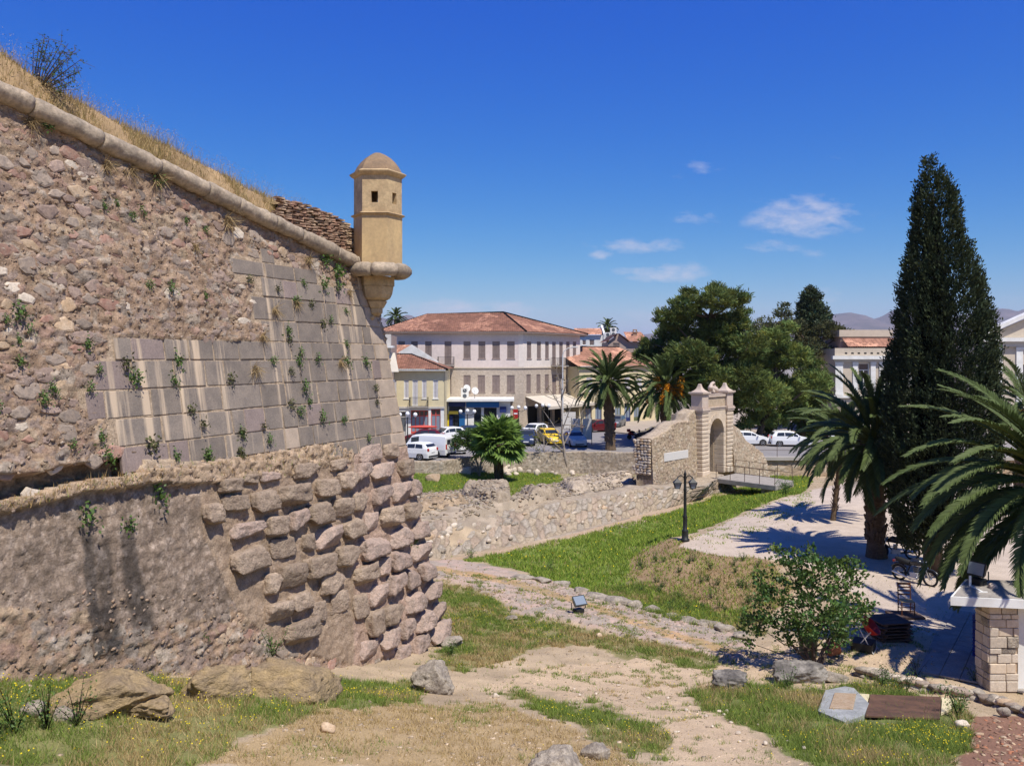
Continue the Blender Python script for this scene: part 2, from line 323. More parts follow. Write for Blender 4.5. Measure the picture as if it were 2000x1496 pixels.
cp(1300, 1400, 1.25); cp(1650, 1400, .85); cp(1850, 1400, .6); cp(1500, 1420, 1.2); cp(1990, 1440, .75); cp(1100, 1400, 1.4)
CP += [(0, 4, 6.0), (-6, 5, 6.6), (8, 5, 4.5), (0, -3, 7.1), (10, 0, 6.0), (-9, 3, 6.9), (18, 10, 2.0), (22, 18, 0), (26, 30, 0), (30, 45, 0), (34, 62, 0), (24, 54, 0), (20, 57.5, -.1)]
# terrace behind the ditch wall, sloping down to the foot of the street wall
for px, py, z in ((1000, 1000, .2), (870, 1000, .2), (1094, 984, .3), (1201, 965, .2), (1000, 975, -.35), (900, 965, -.5), (1120, 950, -.7), (1000, 950, -1.2), (975, 943, -1.75), (850, 945, -1.1), (820, 933, -.95), (1090, 930, -1.75), (1180, 928, -1.6), (915, 925, -1.3), (1250, 935, -.5)): cp(px, py, z)
for px, py in ((1520, 932), (1580, 935), (1460, 945), (1440, 952), (1500, 945)): cp(px, py, -1.6)
CP += [(-20, 60, -1.2), (-25, 45, 0), (-30, 70, -1.4), (-20, 26, 1.5), (-16, 12, 4), (40, 70, -1.0)]
CP = np.array(CP)
def _tps(r2): return np.where(r2 < 1e-9, 0, .5 * r2 * np.log(np.maximum(r2, 1e-9)))
_n = len(CP); _A = _tps(((CP[:, None, :2] - CP[None, :, :2]) ** 2).sum(-1)) + np.eye(_n) * 1.5
_Pm = np.c_[np.ones(_n), CP[:, :2]]; _K = np.zeros((_n + 3, _n + 3)); _K[:_n, :_n] = _A; _K[:_n, _n:] = _Pm; _K[_n:, :_n] = _Pm.T
_wt = np.linalg.solve(_K, np.r_[CP[:, 2], 0, 0, 0])
def tps(x, y):
    sh = x.shape; x = x.ravel(); y = y.ravel(); o = _wt[_n] + _wt[_n + 1] * x + _wt[_n + 2] * y
    for i in range(_n): o = o + _wt[i] * _tps((x - CP[i, 0]) ** 2 + (y - CP[i, 1]) ** 2)
    return o.reshape(sh)
# plan lines, metres
DITCH = [GP(845, 1100, -.8).xy, GP(875, 1092, -1.1).xy, GP(1040, 1064, -1.1).xy, GP(1182, 1026, -1.1).xy, GP(1300, 995, -1.1).xy, GP(1388, 968, -1.1).xy, Vector((16.8, 62.7))]
STREET_EDGE = [(-30, 71.5), (-11, 70.6), (-5.8, 71.5), (-3.6, 74.4), (0.2, 77.2), (6.3, 77.0), (11.7, 74.5), (20, 74.2), (45, 74.2), (80, 74)]
gx_ = np.concatenate([[-9000, -2500, -800, -250, -90, -50], np.linspace(-34, -12, 56)[:-1], np.linspace(-12, 14, 261)[:-1], np.linspace(14, 46, 150), [60, 90, 250, 800, 2500, 12000]])
gy_ = np.concatenate([[-60, -25, -8, -2, 2, 5, 8], np.linspace(10, 27, 200)[:-1], np.linspace(27, 82, 250), [95, 130, 250, 800, 3000, 9000, 20000]])
GX, GY = np.meshgrid(gx_, gy_)
def edge_y(x): return np.interp(x, [p[0] for p in STREET_EDGE], [p[1] for p in STREET_EDGE])
inner = (GX > -34.5) & (GX < 46.5) & (GY > 1) & (GY < 82.5)
HZ = np.zeros_like(GX)
HZ[inner] = tps(GX[inner], GY[inner])
HZ = np.where(~inner & (GY < 12), 5.0, HZ)
HZ = np.where(~inner & (GY >= 12), -.3, HZ)
st = GY > edge_y(GX) + .15
HZ = np.where(st, -.02, np.minimum(HZ, 8))
# keep the lot level and the ditch edge crisp; roughness
PXg, PYg = proj(GX, GY, HZ)
nz = fbm(GX * 1.3, GY * 1.3, 4, 3) - .5; nf = fbm(GX * 5, GY * 5, 3, 9) - .5
near = (GY < 82) & inner & ~st
wx, wy = (fbm(GX * 1.1, GY * 1.1, 3, 21) - .5), (fbm(GX * 1.1, GY * 1.1, 3, 31) - .5)
def region(polyl, wob=28): return inpoly(PXg + wx * wob * 2.0, PYg + wy * wob, polyl) & inner
LOT = [(1325, 1066), (1420, 1020), (1500, 985), (1570, 962), (1660, 940), (2100, 940), (2150, 1240), (1830, 1250), (1700, 1190), (1610, 1110), (1480, 1090), (1400, 1085)]
SHELF = [(826, 1098), (905, 1096), (1000, 1118), (1130, 1152), (1190, 1170), (1330, 1205), (1420, 1225), (1480, 1262), (1440, 1290), (1330, 1268), (1200, 1236), (1090, 1208), (1000, 1200), (985, 1178), (900, 1140), (850, 1130)]
DIRT = [(930, 1345), (1050, 1300), (1250, 1290), (1400, 1300), (1500, 1265), (1640, 1190), (1700, 1200), (1830, 1200), (1900, 1330), (1700, 1310), (1520, 1330), (1380, 1330), (1330, 1370), (1430, 1410), (1560, 1500), (1300, 1500), (1300, 1440), (1210, 1385), (1080, 1350)]
DRY = [(600, 1395), (760, 1372), (960, 1368), (1130, 1430), (1220, 1480), (1300, 1500), (380, 1500), (480, 1450)]
MOUND = [(1200, 1085), (1240, 1062), (1290, 1048), (1400, 1075), (1500, 1095), (1560, 1150), (1470, 1220), (1380, 1205), (1230, 1140)]
G_DITCH = [(905, 1094), (1040, 1069), (1182, 1032), (1300, 1002), (1388, 972), (1420, 950), (1500, 930), (1590, 930), (1570, 960), (1500, 982), (1420, 1015), (1320, 1050), (1260, 1068), (1235, 1090), (1215, 1150), (1300, 1197), (1200, 1172), (1120, 1148), (1000, 1112)]
G_SLOPE = [(1150, 1125), (1230, 1130), (1320, 1170), (1420, 1190), (1490, 1240), (1420, 1228), (1330, 1206), (1190, 1168)]
G_CORNER = [(845, 1132), (900, 1143), (990, 1165), (1010, 1195), (1090, 1212), (1220, 1240), (1330, 1270), (1440, 1295), (1400, 1310), (1280, 1308), (1150, 1262), (1060, 1262), (1000, 1290), (900, 1310), (835, 1300), (880, 1255)]
G_STRIP = [(955, 1342), (1030, 1350), (1130, 1375), (1260, 1410), (1310, 1450), (1300, 1475), (1200, 1465), (1130, 1420), (1020, 1370)]
G_RIGHT = [(1330, 1345), (1400, 1330), (1500, 1335), (1600, 1345), (1720, 1330), (1870, 1370), (1900, 1400), (1870, 1500), (1600, 1500), (1470, 1425), (1370, 1385)]
G_LEFT = [(-300, 1340), (260, 1310), (330, 1325), (640, 1330), (800, 1330), (820, 1365), (620, 1392), (480, 1440), (400, 1500), (-300, 1500)]
G_TERR = [(780, 925), (860, 905), (1000, 922), (1090, 925), (1100, 940), (1020, 955), (1000, 968), (960, 950), (880, 958), (790, 965)]
REDSOIL = [(1900, 1400), (2100, 1390), (2150, 1520), (1870, 1520)]
def setc(mask, c, w=1.0):
    global GC
    GC = np.where(mask[..., None], GC * (1 - w) + np.array(c) * w, GC)
GC = np.empty(GX.shape + (3,)); GC[:] = (.43, .33, .215)
v = np.clip(.5 + 1.6 * nz, 0, 1)[..., None]
GC = GC * (.82 + .36 * v)
setc(region(DRY), (.40, .29, .155)); setc(region(G_LEFT), (.21, .205, .075)); setc(region(MOUND, 14), (.30, .205, .115)); setc(region(G_SLOPE), (.22, .19, .085)); setc(region(G_CORNER, 20), (.24, .21, .09))
setc(region(G_STRIP), (.20, .19, .07)); setc(region(G_RIGHT), (.17, .19, .06)); setc(region(G_DITCH, 10), (.17, .215, .05)); setc(region(G_TERR, 10), (.13, .15, .045))
setc(region(DIRT, 26), (.52, .39, .255)); setc(region(REDSOIL, 16), (.24, .13, .085)); setc(region(SHELF, 8), (.43, .335, .265)); setc(region(LOT, 9), (.53, .435, .345))
ruinzone = inner & (PYg < 1030) & (PYg > 955) & (PXg < 1230) & (PXg > 780) & ~st & (GY > 42)
setc(ruinzone & ~region(G_TERR, 10), (.37, .30, .22))
setc((GY > 60) & ~st & (PXg > 800) & (PYg > 920) & ~region(G_TERR, 10) & (PXg < 1250), (.36, .30, .2))
setc(st, (.30, .27, .24))
# a strip of orange dry weeds along the middle of the rock shelf
mid = np.array([(838, 1112), (1000, 1140), (1130, 1178), (1300, 1240), (1440, 1280)]); dmid = np.abs(PYg - np.interp(PXg, mid[:, 0], mid[:, 1]))
setc(inner & (dmid + wy * 8 < 6) & (PXg > 838) & (PXg < 1440), (.42, .28, .12), .8)
lot = region(LOT, 6)
HZ = HZ + np.where(near & ~lot, nz * .10 * smooth(9, 14, GY) + nf * .05, 0)
sh = region(SHELF, 6); d1, d2, idr = voro(GX * 2.2 + wx * 1.5, GY * 2.2 + wy * 1.5, 5)
HZ = HZ + np.where(sh, .03 + .09 * fbm(GX * 2.2, GY * 4.5, 4, 41) + .015 * smooth(0, .25, d2 - d1), 0)
GC = np.where(sh[..., None], GC * (.86 + .26 * idr[..., None]) * (1 + .07 * np.array([1, -.2, -.3]) * (idr[..., None] - .5) * 2), GC)
rz = ruinzone; HZ = HZ + np.where(rz, .40 * (fbm(GX * .6, GY * .6, 3, 47) - .5) + .22 * (fbm(GX * 2.4, GY * 2.4, 3, 49) - .5) + .08 * (1 - smooth(.1, .4, voro(GX * 1.6, GY * 1.6, 8)[0])), 0); rv_ = voro(GX * 1.9 + wx, GY * 1.9 + wy, 12)[2]; GC = np.where(rz[..., None], GC * (.72 + .5 * rv_[..., None]), GC)
# the ditch floor runs level up to the foot of its battered wall
sd_ = np.full(GX.shape, 99.)
for a, b in zip(DITCH[:-1], DITCH[1:]):
    d = b - a; l2 = d.length_squared; t_ = np.clip(((GX - a.x) * d.x + (GY - a.y) * d.y) / l2, 0, 1); dd = np.hypot(GX - a.x - t_ * d.x, GY - a.y - t_ * d.y); sg = np.sign((GX - a.x) * d.y - (GY - a.y) * d.x); sd_ = np.where(dd < np.abs(sd_), dd * np.where(sg == 0, 1, sg), sd_)
near_d = inner & (np.abs(sd_) < 4.5) & (GY > 35) & (PXg < 1395)
HZ = np.where(near_d & (GY > 40.5) & (sd_ > -.55), np.minimum(HZ, -1.08 + .10 * np.maximum(sd_ - 1.5, 0) + .04 * nf), HZ)
HZ = np.where(near_d & (sd_ <= -.55) & (sd_ > -3.4), np.minimum(HZ, -1.45 + .46 * -sd_), HZ)
gxu, gyu = gx_, gy_
def ground_z(x, y):
    x = np.asarray(x, float); y = np.asarray(y, float)
    i = np.clip(np.searchsorted(gxu, x) - 1, 0, len(gxu) - 2); j = np.clip(np.searchsorted(gyu, y) - 1, 0, len(gyu) - 2)
    fx = (x - gxu[i]) / (gxu[i + 1] - gxu[i]); fy = (y - gyu[j]) / (gyu[j + 1] - gyu[j])
    return (HZ[j, i] * (1 - fx) + HZ[j, i + 1] * fx) * (1 - fy) + (HZ[j + 1, i] * (1 - fx) + HZ[j + 1, i + 1] * fx) * fy
def gz1(x, y): return float(ground_z(np.array([x]), np.array([y]))[0])
def on_ground(px, py):
    """the ground point seen at a photo pixel"""
    Ys = np.concatenate([np.linspace(8, 40, 900), np.linspace(40, 130, 900)]); xs = (px - CX) / F * Ys; zs = CZ - (py - HY) / F * Ys
    k = np.argmax(zs <= ground_z(xs, Ys)); return Vector((xs[k], Ys[k], gz1(xs[k], Ys[k])))
nY, nX = GX.shape; idx = np.arange(nY * nX).reshape(nY, nX)
quads = np.stack([idx[:-1, :-1], idx[:-1, 1:], idx[1:, 1:], idx[1:, :-1]], -1).reshape(-1, 4)
link('ground', mesh_np('ground', np.stack([GX, GY, HZ], -1).reshape(-1, 3), quads, M['ground'], GC.reshape(-1, 3), True), kind='structure')
# street, 4 mm and more above the ground sheet
rb = MB(); rb.prism([(x, y + .55) for x, y in STREET_EDGE[:-1]] + [(70, 74.6), (70, 93), (16, 93.5), (9.5, 101), (24, 150), (15, 150), (1.5, 100.5), (-40, 98)], -.3, .03)
rb.build('road', M['asphalt'], kind='structure')
pv = MB(); pv.prism([(-40, 98.2), (1.5, 100.7), (13, 150), (-40, 150)], -.3, .14); pv.build('pavement', M['paving'], kind='structure')
pz = MB(); pz.prism([(16, 93.7), (70, 93.2), (90, 170), (26, 170), (10.2, 101.2)], -.3, .12); pz.build('plaza', M['plaza'], kind='structure')
# ------------------------------------------------------------------ far mountains
def mountains(name, prof, Y, depth, seed, tint):
    xs = np.linspace(prof[0][0], prof[-1][0], 260); top = np.interp(xs, [p[0] for p in prof], [p[1] for p in prof])
    top = CZ + (HY - top) / F * Y; top = top * (1 + .10 * (fbm(xs / 22, xs * 0, 4, seed) - .5)); V = []; nv = 22
    X0 = (xs - CX) / F * Y
    for j in range(nv):
        f = j / (nv - 1); g = np.clip(1.15 * f - .15 * (1 - f) * f, 0, 1)
        rid = .20 * (fbm(X0 / 700 + 3, np.full_like(X0, f * 3.0), 5, seed + 3) - .5) * np.sin(f * math.pi)
        V.append(np.stack([X0, Y - depth * (1 - f) + 0 * X0, top * np.clip(g + rid * 1.1, 0, None) - (40 if j == 0 else 0)], -1))
    for j in range(5): V.append(np.stack([X0, Y + depth * (j + 1) / 5 + 0 * X0, top * (1 - (j + 1) / 5) - 10], -1))
    V = np.array(V); n = V.shape[1]; ii = np.arange(V.shape[0] * n).reshape(-1, n)
    q = np.stack([ii[:-1, :-1], ii[:-1, 1:], ii[1:, 1:], ii[1:, :-1]], -1).reshape(-1, 4)
    link(name, mesh_np(name, V.reshape(-1, 3), q, M['mountain'], np.tile(np.array(tint), (len(ii.ravel()), 1)), True), kind='structure')
mountains('mountains', [(300, 650), (600, 640), (680, 628), (735, 621), (770, 626), (805, 617), (840, 640), (900, 660), (1100, 668), (1300, 650), (1500, 630), (1600, 622), (1640, 612), (1662, 616), (1692, 630), (1725, 616), (1752, 604), (1790, 612), (1830, 622), (1880, 616), (1930, 606), (1962, 612), (2000, 604), (2060, 600), (2150, 612), (2500, 600), (2700, 640)], 9000, 2600, 5, (1.0, .95, 1.0))
# ------------------------------------------------------------------ the bastion
C0 = np.array([-2.05, 26.0]); UX = np.array([.407, .914]); UX = UX / np.linalg.norm(UX); N1 = np.array([UX[1], -UX[0]]); B = .171
NN = np.array([N1[0], N1[1], B]) / math.sqrt(1 + B * B)          # outward normal of the battered face
WW = np.array([-B * N1[0], -B * N1[1], 1.0]); WW /= np.linalg.norm(WW)      # up along the face
UU = np.array([UX[0], UX[1], 0])
def fpt(t, z, off=0.0):
    t, z, off = np.broadcast_arrays(np.asarray(t, float), np.asarray(z, float), np.asarray(off, float))
    return np.stack([C0[0] - t * UX[0] - B * z * N1[0] + off * NN[0], C0[1] - t * UX[1] - B * z * N1[1] + off * NN[1], z + off * NN[2]], -1)
def fpx(px, py):
    rx, rz = (np.asarray(px, float) - CX) / F, -(np.asarray(py, float) - HY) / F
    lam = (C0 @ N1 - B * CZ) / (rx * N1[0] + N1[1] + B * rz); x, y, z = rx * lam, lam, CZ + rz * lam
    return -((x - C0[0]) * UX[0] + (y - C0[1]) * UX[1]), z
def zc(t): return 11.35 + .186 * (np.asarray(t, float) - 1.14)
bastion = thing('fortress_bastion', 'huge sloping rubble and ashlar bastion wall with a round stone cordon', 'fortress wall')
ASH = [(455, 500), (520, 498), (600, 535), (690, 560), (715, 560), (745, 650), (775, 760), (800, 872), (690, 884), (640, 868), (520, 880), (400, 902), (270, 916), (262, 880), (210, 872), (205, 812), (158, 800), (150, 756), (190, 750), (196, 703), (212, 700), (208, 655), (525, 668), (525, 632), (488, 628), (495, 590), (480, 586), (500, 552), (455, 548)]
GROOVE = [(-600, 985), (0, 928), (90, 922), (170, 905), (235, 884), (268, 888), (278, 905), (250, 925), (180, 936), (90, 956), (0, 980), (-600, 1060)]
SHELFW = [(-600, 1060), (0, 980), (90, 956), (180, 936), (250, 925), (300, 918), (400, 905), (520, 885), (650, 868), (690, 880), (690, 900), (560, 930), (420, 945), (270, 948), (150, 965), (0, 1003), (-600, 1110)]
BOSSREG = [(380, 945), (690, 905), (700, 880), (805, 870), (890, 1240), (700, 1300), (600, 1280), (520, 1250), (440, 1160), (400, 1060)]
SMOOTH = [(-600, 1120), (0, 1005), (150, 968), (270, 950), (400, 945), (400, 1060), (450, 1170), (420, 1215), (250, 1215), (0, 1180), (-600, 1300)]
na, nzr = 430, 330
ag = np.concatenate([np.linspace(0, 16.5, na - 16), np.linspace(16.6, 24, 16)]); fz = np.linspace(0, 1, nzr)
A_, F_ = np.meshgrid(ag, fz); Z_ = -1.2 + F_ * (zc(A_ + 1.1) + .05 + 1.2); T_ = A_ + .1005 * np.maximum(Z_, 0)
BP = fpt(T_, Z_); bpx, bqy = proj(BP[..., 0], BP[..., 1], BP[..., 2])
bw1, bw2 = fbm(T_ * 1.5, Z_ * 1.5, 4, 51) - .5, fbm(T_ * 1.5, Z_ * 1.5, 4, 61) - .5
def breg(p, w=22): return inpoly(bpx + bw1 * w, bqy + bw2 * w, p)
m_ash, m_gro, m_she, m_bos, m_smo = breg(ASH, 10), breg(GROOVE, 22), breg(SHELFW, 10), breg(BOSSREG, 20), breg(SMOOTH, 60)
m_rub = ~(m_ash | m_gro | m_she | m_bos | m_smo)
low = bqy > 1150
d1, d2, idr = voro(T_ * 2.6 + bw1 * .9, Z_ * 3.9 + bw2 * .9, 3); e1, e2, idf = voro(T_ * 6.5 + bw1 * 2, Z_ * 9 + bw2 * 2, 6)
edge = smooth(.03, .22, d2 - d1); isst = (idr < np.where(low, .8, .55)) & (edge > .25)
fine = fbm(T_ * 9, Z_ * 12, 4, 71) - .5; big = fbm(T_ * .8, Z_ * .8, 3, 81) - .5; mid_ = fbm(T_ * 3.2, Z_ * 4.5, 4, 88) - .5
crag = np.abs(fbm(T_ * 4.2 + 9, Z_ * 7.5, 4, 111) - .5)
disp = np.zeros_like(T_)
ledge_n = fbm(T_ * 4.5, Z_ * 13, 4, 121) - .5
rub_d = .025 * edge * (idr < .55) * (.4 + idr) + .015 * smooth(0, .3, e2 - e1) * (idf > .35) + .075 * fine + .085 * ledge_n + .045 * mid_ + .12 * big - .035 * (1 - smooth(0, .03, crag))
disp = np.where(m_rub, rub_d, disp); disp = np.where(m_smo, .035 * mid_ + .07 * fine + .12 * big + .03 * ledge_n - .02 * (1 - smooth(0, .03, crag)), disp)
disp = np.where(m_bos, .06 * fine + .08 * mid_ + .02, disp); disp = np.where(m_ash, .004 + .014 * fine, disp)
sx = smooth(700, 250, bpx)
disp = np.where(m_she, .02 + .13 * sx + .06 * fine + .10 * ledge_n + .03 * smooth(0, .3, e2 - e1), disp)
disp = np.where(m_gro, -.50 + .35 * fine + .25 * mid_, disp)
disp = disp + np.where((bqy > 900) & (bpx < 690), .08 * sx, 0)
pal = np.array([(.28, .22, .19), (.33, .215, .165), (.27, .235, .20), (.39, .30, .205), (.44, .375, .30), (.31, .24, .20)])
cidx = (np.floor(idr * 997) % 6).astype(int); fidx = (np.floor(idf * 991) % 6).astype(int)
mort = np.array([.375, .263, .178]) * (.84 + .5 * (fbm(T_ * 2, Z_ * 2, 4, 91)[..., None] - .3))
colr = np.where((isst & (edge > .4) & (fbm(T_ * 2.2, Z_ * 2.2, 3, 131) > .42))[..., None], (.75 * pal[cidx] + .25 * mort) * (.9 + .5 * (fine[..., None] + .2)), np.where(((e2 - e1 > .16) & (idf > .55))[..., None], .5 * pal[fidx] + .5 * mort, mort))
colr = colr * (1 + .45 * fine[..., None] + .30 * ledge_n[..., None])
smc = np.array([.26, .198, .148]) * (.78 + 1.0 * np.clip(fbm(T_ * 5, Z_ * 5, 4, 95)[..., None] - .25, 0, 1)); smc = np.where((fbm(T_ * 12, Z_ * 12, 3, 99) > .62)[..., None], smc * 1.35 + .04, smc)
warm = smooth(1150, 950, bqy)[..., None] * .10
colr = np.where(m_smo[..., None], smc, colr)
colr = np.where(m_bos[..., None], np.array([.385, .285, .20]) * (.85 + .5 * (mid_[..., None] + .2)), colr)
colr = np.where((m_bos & (bpx > 690))[..., None], colr * np.array([1.05, .98, 1.02]) + .02, colr)
colr = np.where(m_ash[..., None], np.array([.45, .345, .24]) * (.85 + .5 * (fine[..., None] + .3)), colr)
colr = np.where(m_she[..., None], np.array([.40, .295, .20]) * (.8 + .6 * (idf[..., None])), colr)
colr = np.where(m_gro[..., None], np.array([.33, .24, .16]) * (.8 + .6 * (idf[..., None])), colr)
# old damp streaks below the two weeds, and the lighter run-off at the cordon
def streak(pts, w, k):
    global colr
    c = np.interp(bqy, [p[1] for p in pts], [p[0] for p in pts]); d = np.abs(bpx - c + bw1 * 22) / w
    ins = smooth(pts[0][1] - 15, pts[0][1] + 15, bqy + bw2 * 40) * (1 - smooth(pts[-1][1] - 30, pts[-1][1] + 10, bqy + bw2 * 60))
    mk = (1 - smooth(.6, 1.15, d)) * ins; colr = colr * (1 - (mk * k)[..., None] * np.array([1, .97, .92]))
streak([(166, 1040), (176, 1150), (190, 1290)], 12, .62); streak([(190, 1060), (206, 1180), (222, 1310)], 15, .5); streak([(236, 1040), (262, 1160), (278, 1240)], 22, .6); streak([(200, 1180), (222, 1280)], 26, .5)
V = (BP + disp[..., None] * NN).reshape(-1, 3)
ii = np.arange(nzr * len(ag)).reshape(nzr, len(ag)); q = np.stack([ii[:-1, 1:], ii[:-1, :-1], ii[1:, :-1], ii[1:, 1:]], -1).reshape(-1, 4)
link('wall_core', mesh_np('wall_core', V, q, M['rubble'], colr.reshape(-1, 3), True), bastion)
# the other face of the corner (turned away from the camera)
V2D = np.array([-.6, .8]); M2 = np.array([1.152, .13])
pts2 = []; zz = np.linspace(-1.2, 11.3, 14); ss = np.linspace(0, 22, 24)
for z in zz:
    o = C0 - B * z * M2
    for s in ss: pts2.append((o[0] + V2D[0] * s - .02, o[1] + V2D[1] * s, z))
jj = np.arange(14 * 24).reshape(14, 24); q2 = np.stack([jj[:-1, :-1], jj[:-1, 1:], jj[1:, 1:], jj[1:, :-1]], -1).reshape(-1, 4)
link('wall_flank', mesh_np('wall_flank', pts2, q2, M['rubble'], np.tile([.36, .275, .19], (len(pts2), 1)), True), bastion)
FM = Matrix(((UU[0], WW[0], NN[0], 0), (UU[1], WW[1], NN[1], 0), (UU[2], WW[2], NN[2], 0), (0, 0, 0, 1)))      # local x along, y up, z out of the face
def fmat(t, z, off=0, sx=1, sy=1, sz=1, roll=0.0):
    p = fpt(t, z, off); return Matrix.Translation(Vector(p)) @ FM @ Matrix.Rotation(roll, 4, 'Z') @ Matrix.Diagonal((sx, sy, sz, 1))
# --- ashlar material: weathered grey-violet with long pale run-off streaks fixed to the wall
am = mat('ashlar', (.25, .207, .168), (.19, .16, .135), 3, bump=.012, bscale=26, objvar=.13, fine=.28, fscale=30); am2 = mat('ashlar_pink', (.275, .215, .19), (.23, .18, .16), 3, bump=.008, bscale=30, objvar=.14, fine=.28, fscale=30); am3 = mat('ashlar_pale', (.43, .34, .255), (.33, .265, .205), 3, bump=.008, bscale=30, objvar=.12, fine=.2, fscale=24)
for m_, thr in ((am, .0), (am2, .06)):
    nt = m_.node_tree; N, L = nt.nodes, nt.links; bs = N['Principled BSDF'] if 'Principled BSDF' in N else [n for n in N if n.type == 'BSDF_PRINCIPLED'][0]
    old = bs.inputs['Base Color'].links[0].from_socket; g = N.new('ShaderNodeNewGeometry'); dp = N.new('ShaderNodeVectorMath'); dp.operation = 'DOT_PRODUCT'; L.new(g.outputs['Position'], dp.inputs[0]); dp.inputs[1].default_value = tuple(UU)
    sp = N.new('ShaderNodeSeparateXYZ'); L.new(g.outputs['Position'], sp.inputs[0]); cb = N.new('ShaderNodeCombineXYZ'); L.new(dp.outputs['Value'], cb.inputs[0]); L.new(sp.outputs[2], cb.inputs[1])
    mp_ = N.new('ShaderNodeMapping'); mp_.inputs['Scale'].default_value = (3.2, .16, 1); L.new(cb.outputs[0], mp_.inputs[0])
    nn = N.new('ShaderNodeTexNoise'); nn.inputs['Scale'].default_value = 1; nn.inputs['Detail'].default_value = 5; nn.inputs['Roughness'].default_value = .6; L.new(mp_.outputs[0], nn.inputs['Vector'])
    # more run-off towards the near end
    mr = N.new('ShaderNodeMapRange'); L.new(dp.outputs['Value'], mr.inputs[0]); e0 = float(C0 @ UX); mr.inputs[1].default_value = e0 - 12.5; mr.inputs[2].default_value = e0 - 8; mr.inputs[3].default_value = .125; mr.inputs[4].default_value = 0.0
    ad = N.new('ShaderNodeMath'); ad.operation = 'ADD'; L.new(nn.outputs[0], ad.inputs[0]); L.new(mr.outputs[0], ad.inputs[1])
    rp = N.new('ShaderNodeMapRange'); L.new(ad.outputs[0], rp.inputs[0]); rp.inputs[1].default_value = .575 + thr; rp.inputs[2].default_value = .68 + thr; rp.inputs[4].default_value = .9
    mx = N.new('ShaderNodeMix'); mx.data_type = 'RGBA'; L.new(rp.outputs[0], mx.inputs[0]); L.new(old, mx.inputs[6]); mx.inputs[7].default_value = (.60, .465, .325, 1); L.new(mx.outputs[2], bs.inputs['Base Color'])
def pillow(name, m, ch=.03, rnd=0.02, seed=0):
    rr = random.Random(seed); b = MB(); j = lambda: rr.uniform(-rnd, rnd)
    lo = [(-.5, -.5), (.5, -.5), (.5, .5), (-.5, .5)]; vs = [(x, y, -1) for x, y in lo] + [(x + j(), y + j(), .55) for x, y in lo] + [(x * (1 - ch * 2) + j(), y * (1 - ch * 2) + j(), 1 + j() * 4) for x, y in lo]
    fs = [(0, 1, 5, 4), (1, 2, 6, 5), (2, 3, 7, 6), (3, 0, 4, 7), (4, 5, 9, 8), (5, 6, 10, 9), (6, 7, 11, 10), (7, 4, 8, 11), (8, 9, 10, 11)]
    return b.add(vs, fs).me(name, m)
pil = [[pillow('ashlar_block', m_, .02 + .012 * (k % 2), .016, k) for k in range(5)] for m_ in (am, am2, am3)]
rows_px = [500, 526, 553, 588, 631, 669, 703, 746.5, 789, 831.5, 872, 905]
rowz = [float(fpx(600, y)[1]) for y in rows_px]
rr = random.Random(5)
for r in range(len(rowz) - 1):
    z1, z0 = rowz[r], rowz[r + 1]; t = .1005 * (z0 + z1) / 2 + .02; k = 0
    while t < 15:
        wdt = rr.choice((.42, .55, .7, .85, 1.05, 1.2)) * rr.uniform(.92, 1.08) if k else rr.uniform(.5, 1.0)
        zm = (z0 + z1) / 2; p = fpt(t + wdt / 2, zm); px, py = proj(*p); h = z1 - z0
        inside = inpoly(np.array([px]), np.array([py]), ASH)[0]
        if k == 0 or inside:
            kind = 2 if (k == 0 or rr.random() < .02) else (1 if rr.random() < .12 else 0)
            o = link('ashlar_block', pil[kind][rr.randrange(5)], bastion, fmat(t + wdt / 2, zm, -.026 + rr.uniform(-.010, .010), wdt - .026, (h - .03) * 1.014, .05, rr.uniform(-.008, .008)))
        t += wdt; k += 1
# --- bossed (rock-faced) stones of the lower corner, where the photograph shows them
def boulder(name, m, seed, sub=3, boxy=.55, amp=.22, flat=None, sc=1.6, chips=7):
    bm = bmesh.new(); bmesh.ops.create_icosphere(bm, subdivisions=sub, radius=1); v = np.array([x.co for x in bm.verts])
    mx = np.abs(v).max(1, keepdims=True); v = v * (1 - boxy) + v / mx * boxy * .92
    n = fbm3(v * sc, 4, seed) - .5; v = v * (1 + amp * 2 * n[:, None])
    cr_ = np.random.default_rng(seed + 999)
    for d in (cr_.normal(size=(chips, 3)) if chips else ()):     # broken faces
        d = d / np.linalg.norm(d); h = np.quantile(v @ d, cr_.uniform(.80, .93)); e_ = np.maximum(v @ d - h, 0); v = v - e_[:, None] * d * .88
    v = v * (1 + (.20 if sub == 4 else .32 if sub == 5 else .20) * (fbm3(v * 5 + 3, 3, seed + 5) - .5))[:, None] if sub > 2 else v
    if flat is not None: v[:, 2] = np.maximum(v[:, 2], flat)
    for x, c in zip(bm.verts, v): x.co = c
    me = bpy.data.meshes.new(name); bm.to_mesh(me); bm.free(); me.materials.append(m); me.polygons.foreach_set('use_smooth', np.ones(len(me.polygons), bool)); return me
bossm = [[boulder('boss_stone', m_, 20 + k + 10 * j, 4, .86, .20, None, 1.4, 3) for k in range(6)] for j, m_ in enumerate((M['boss'], M['boss_pink']))]
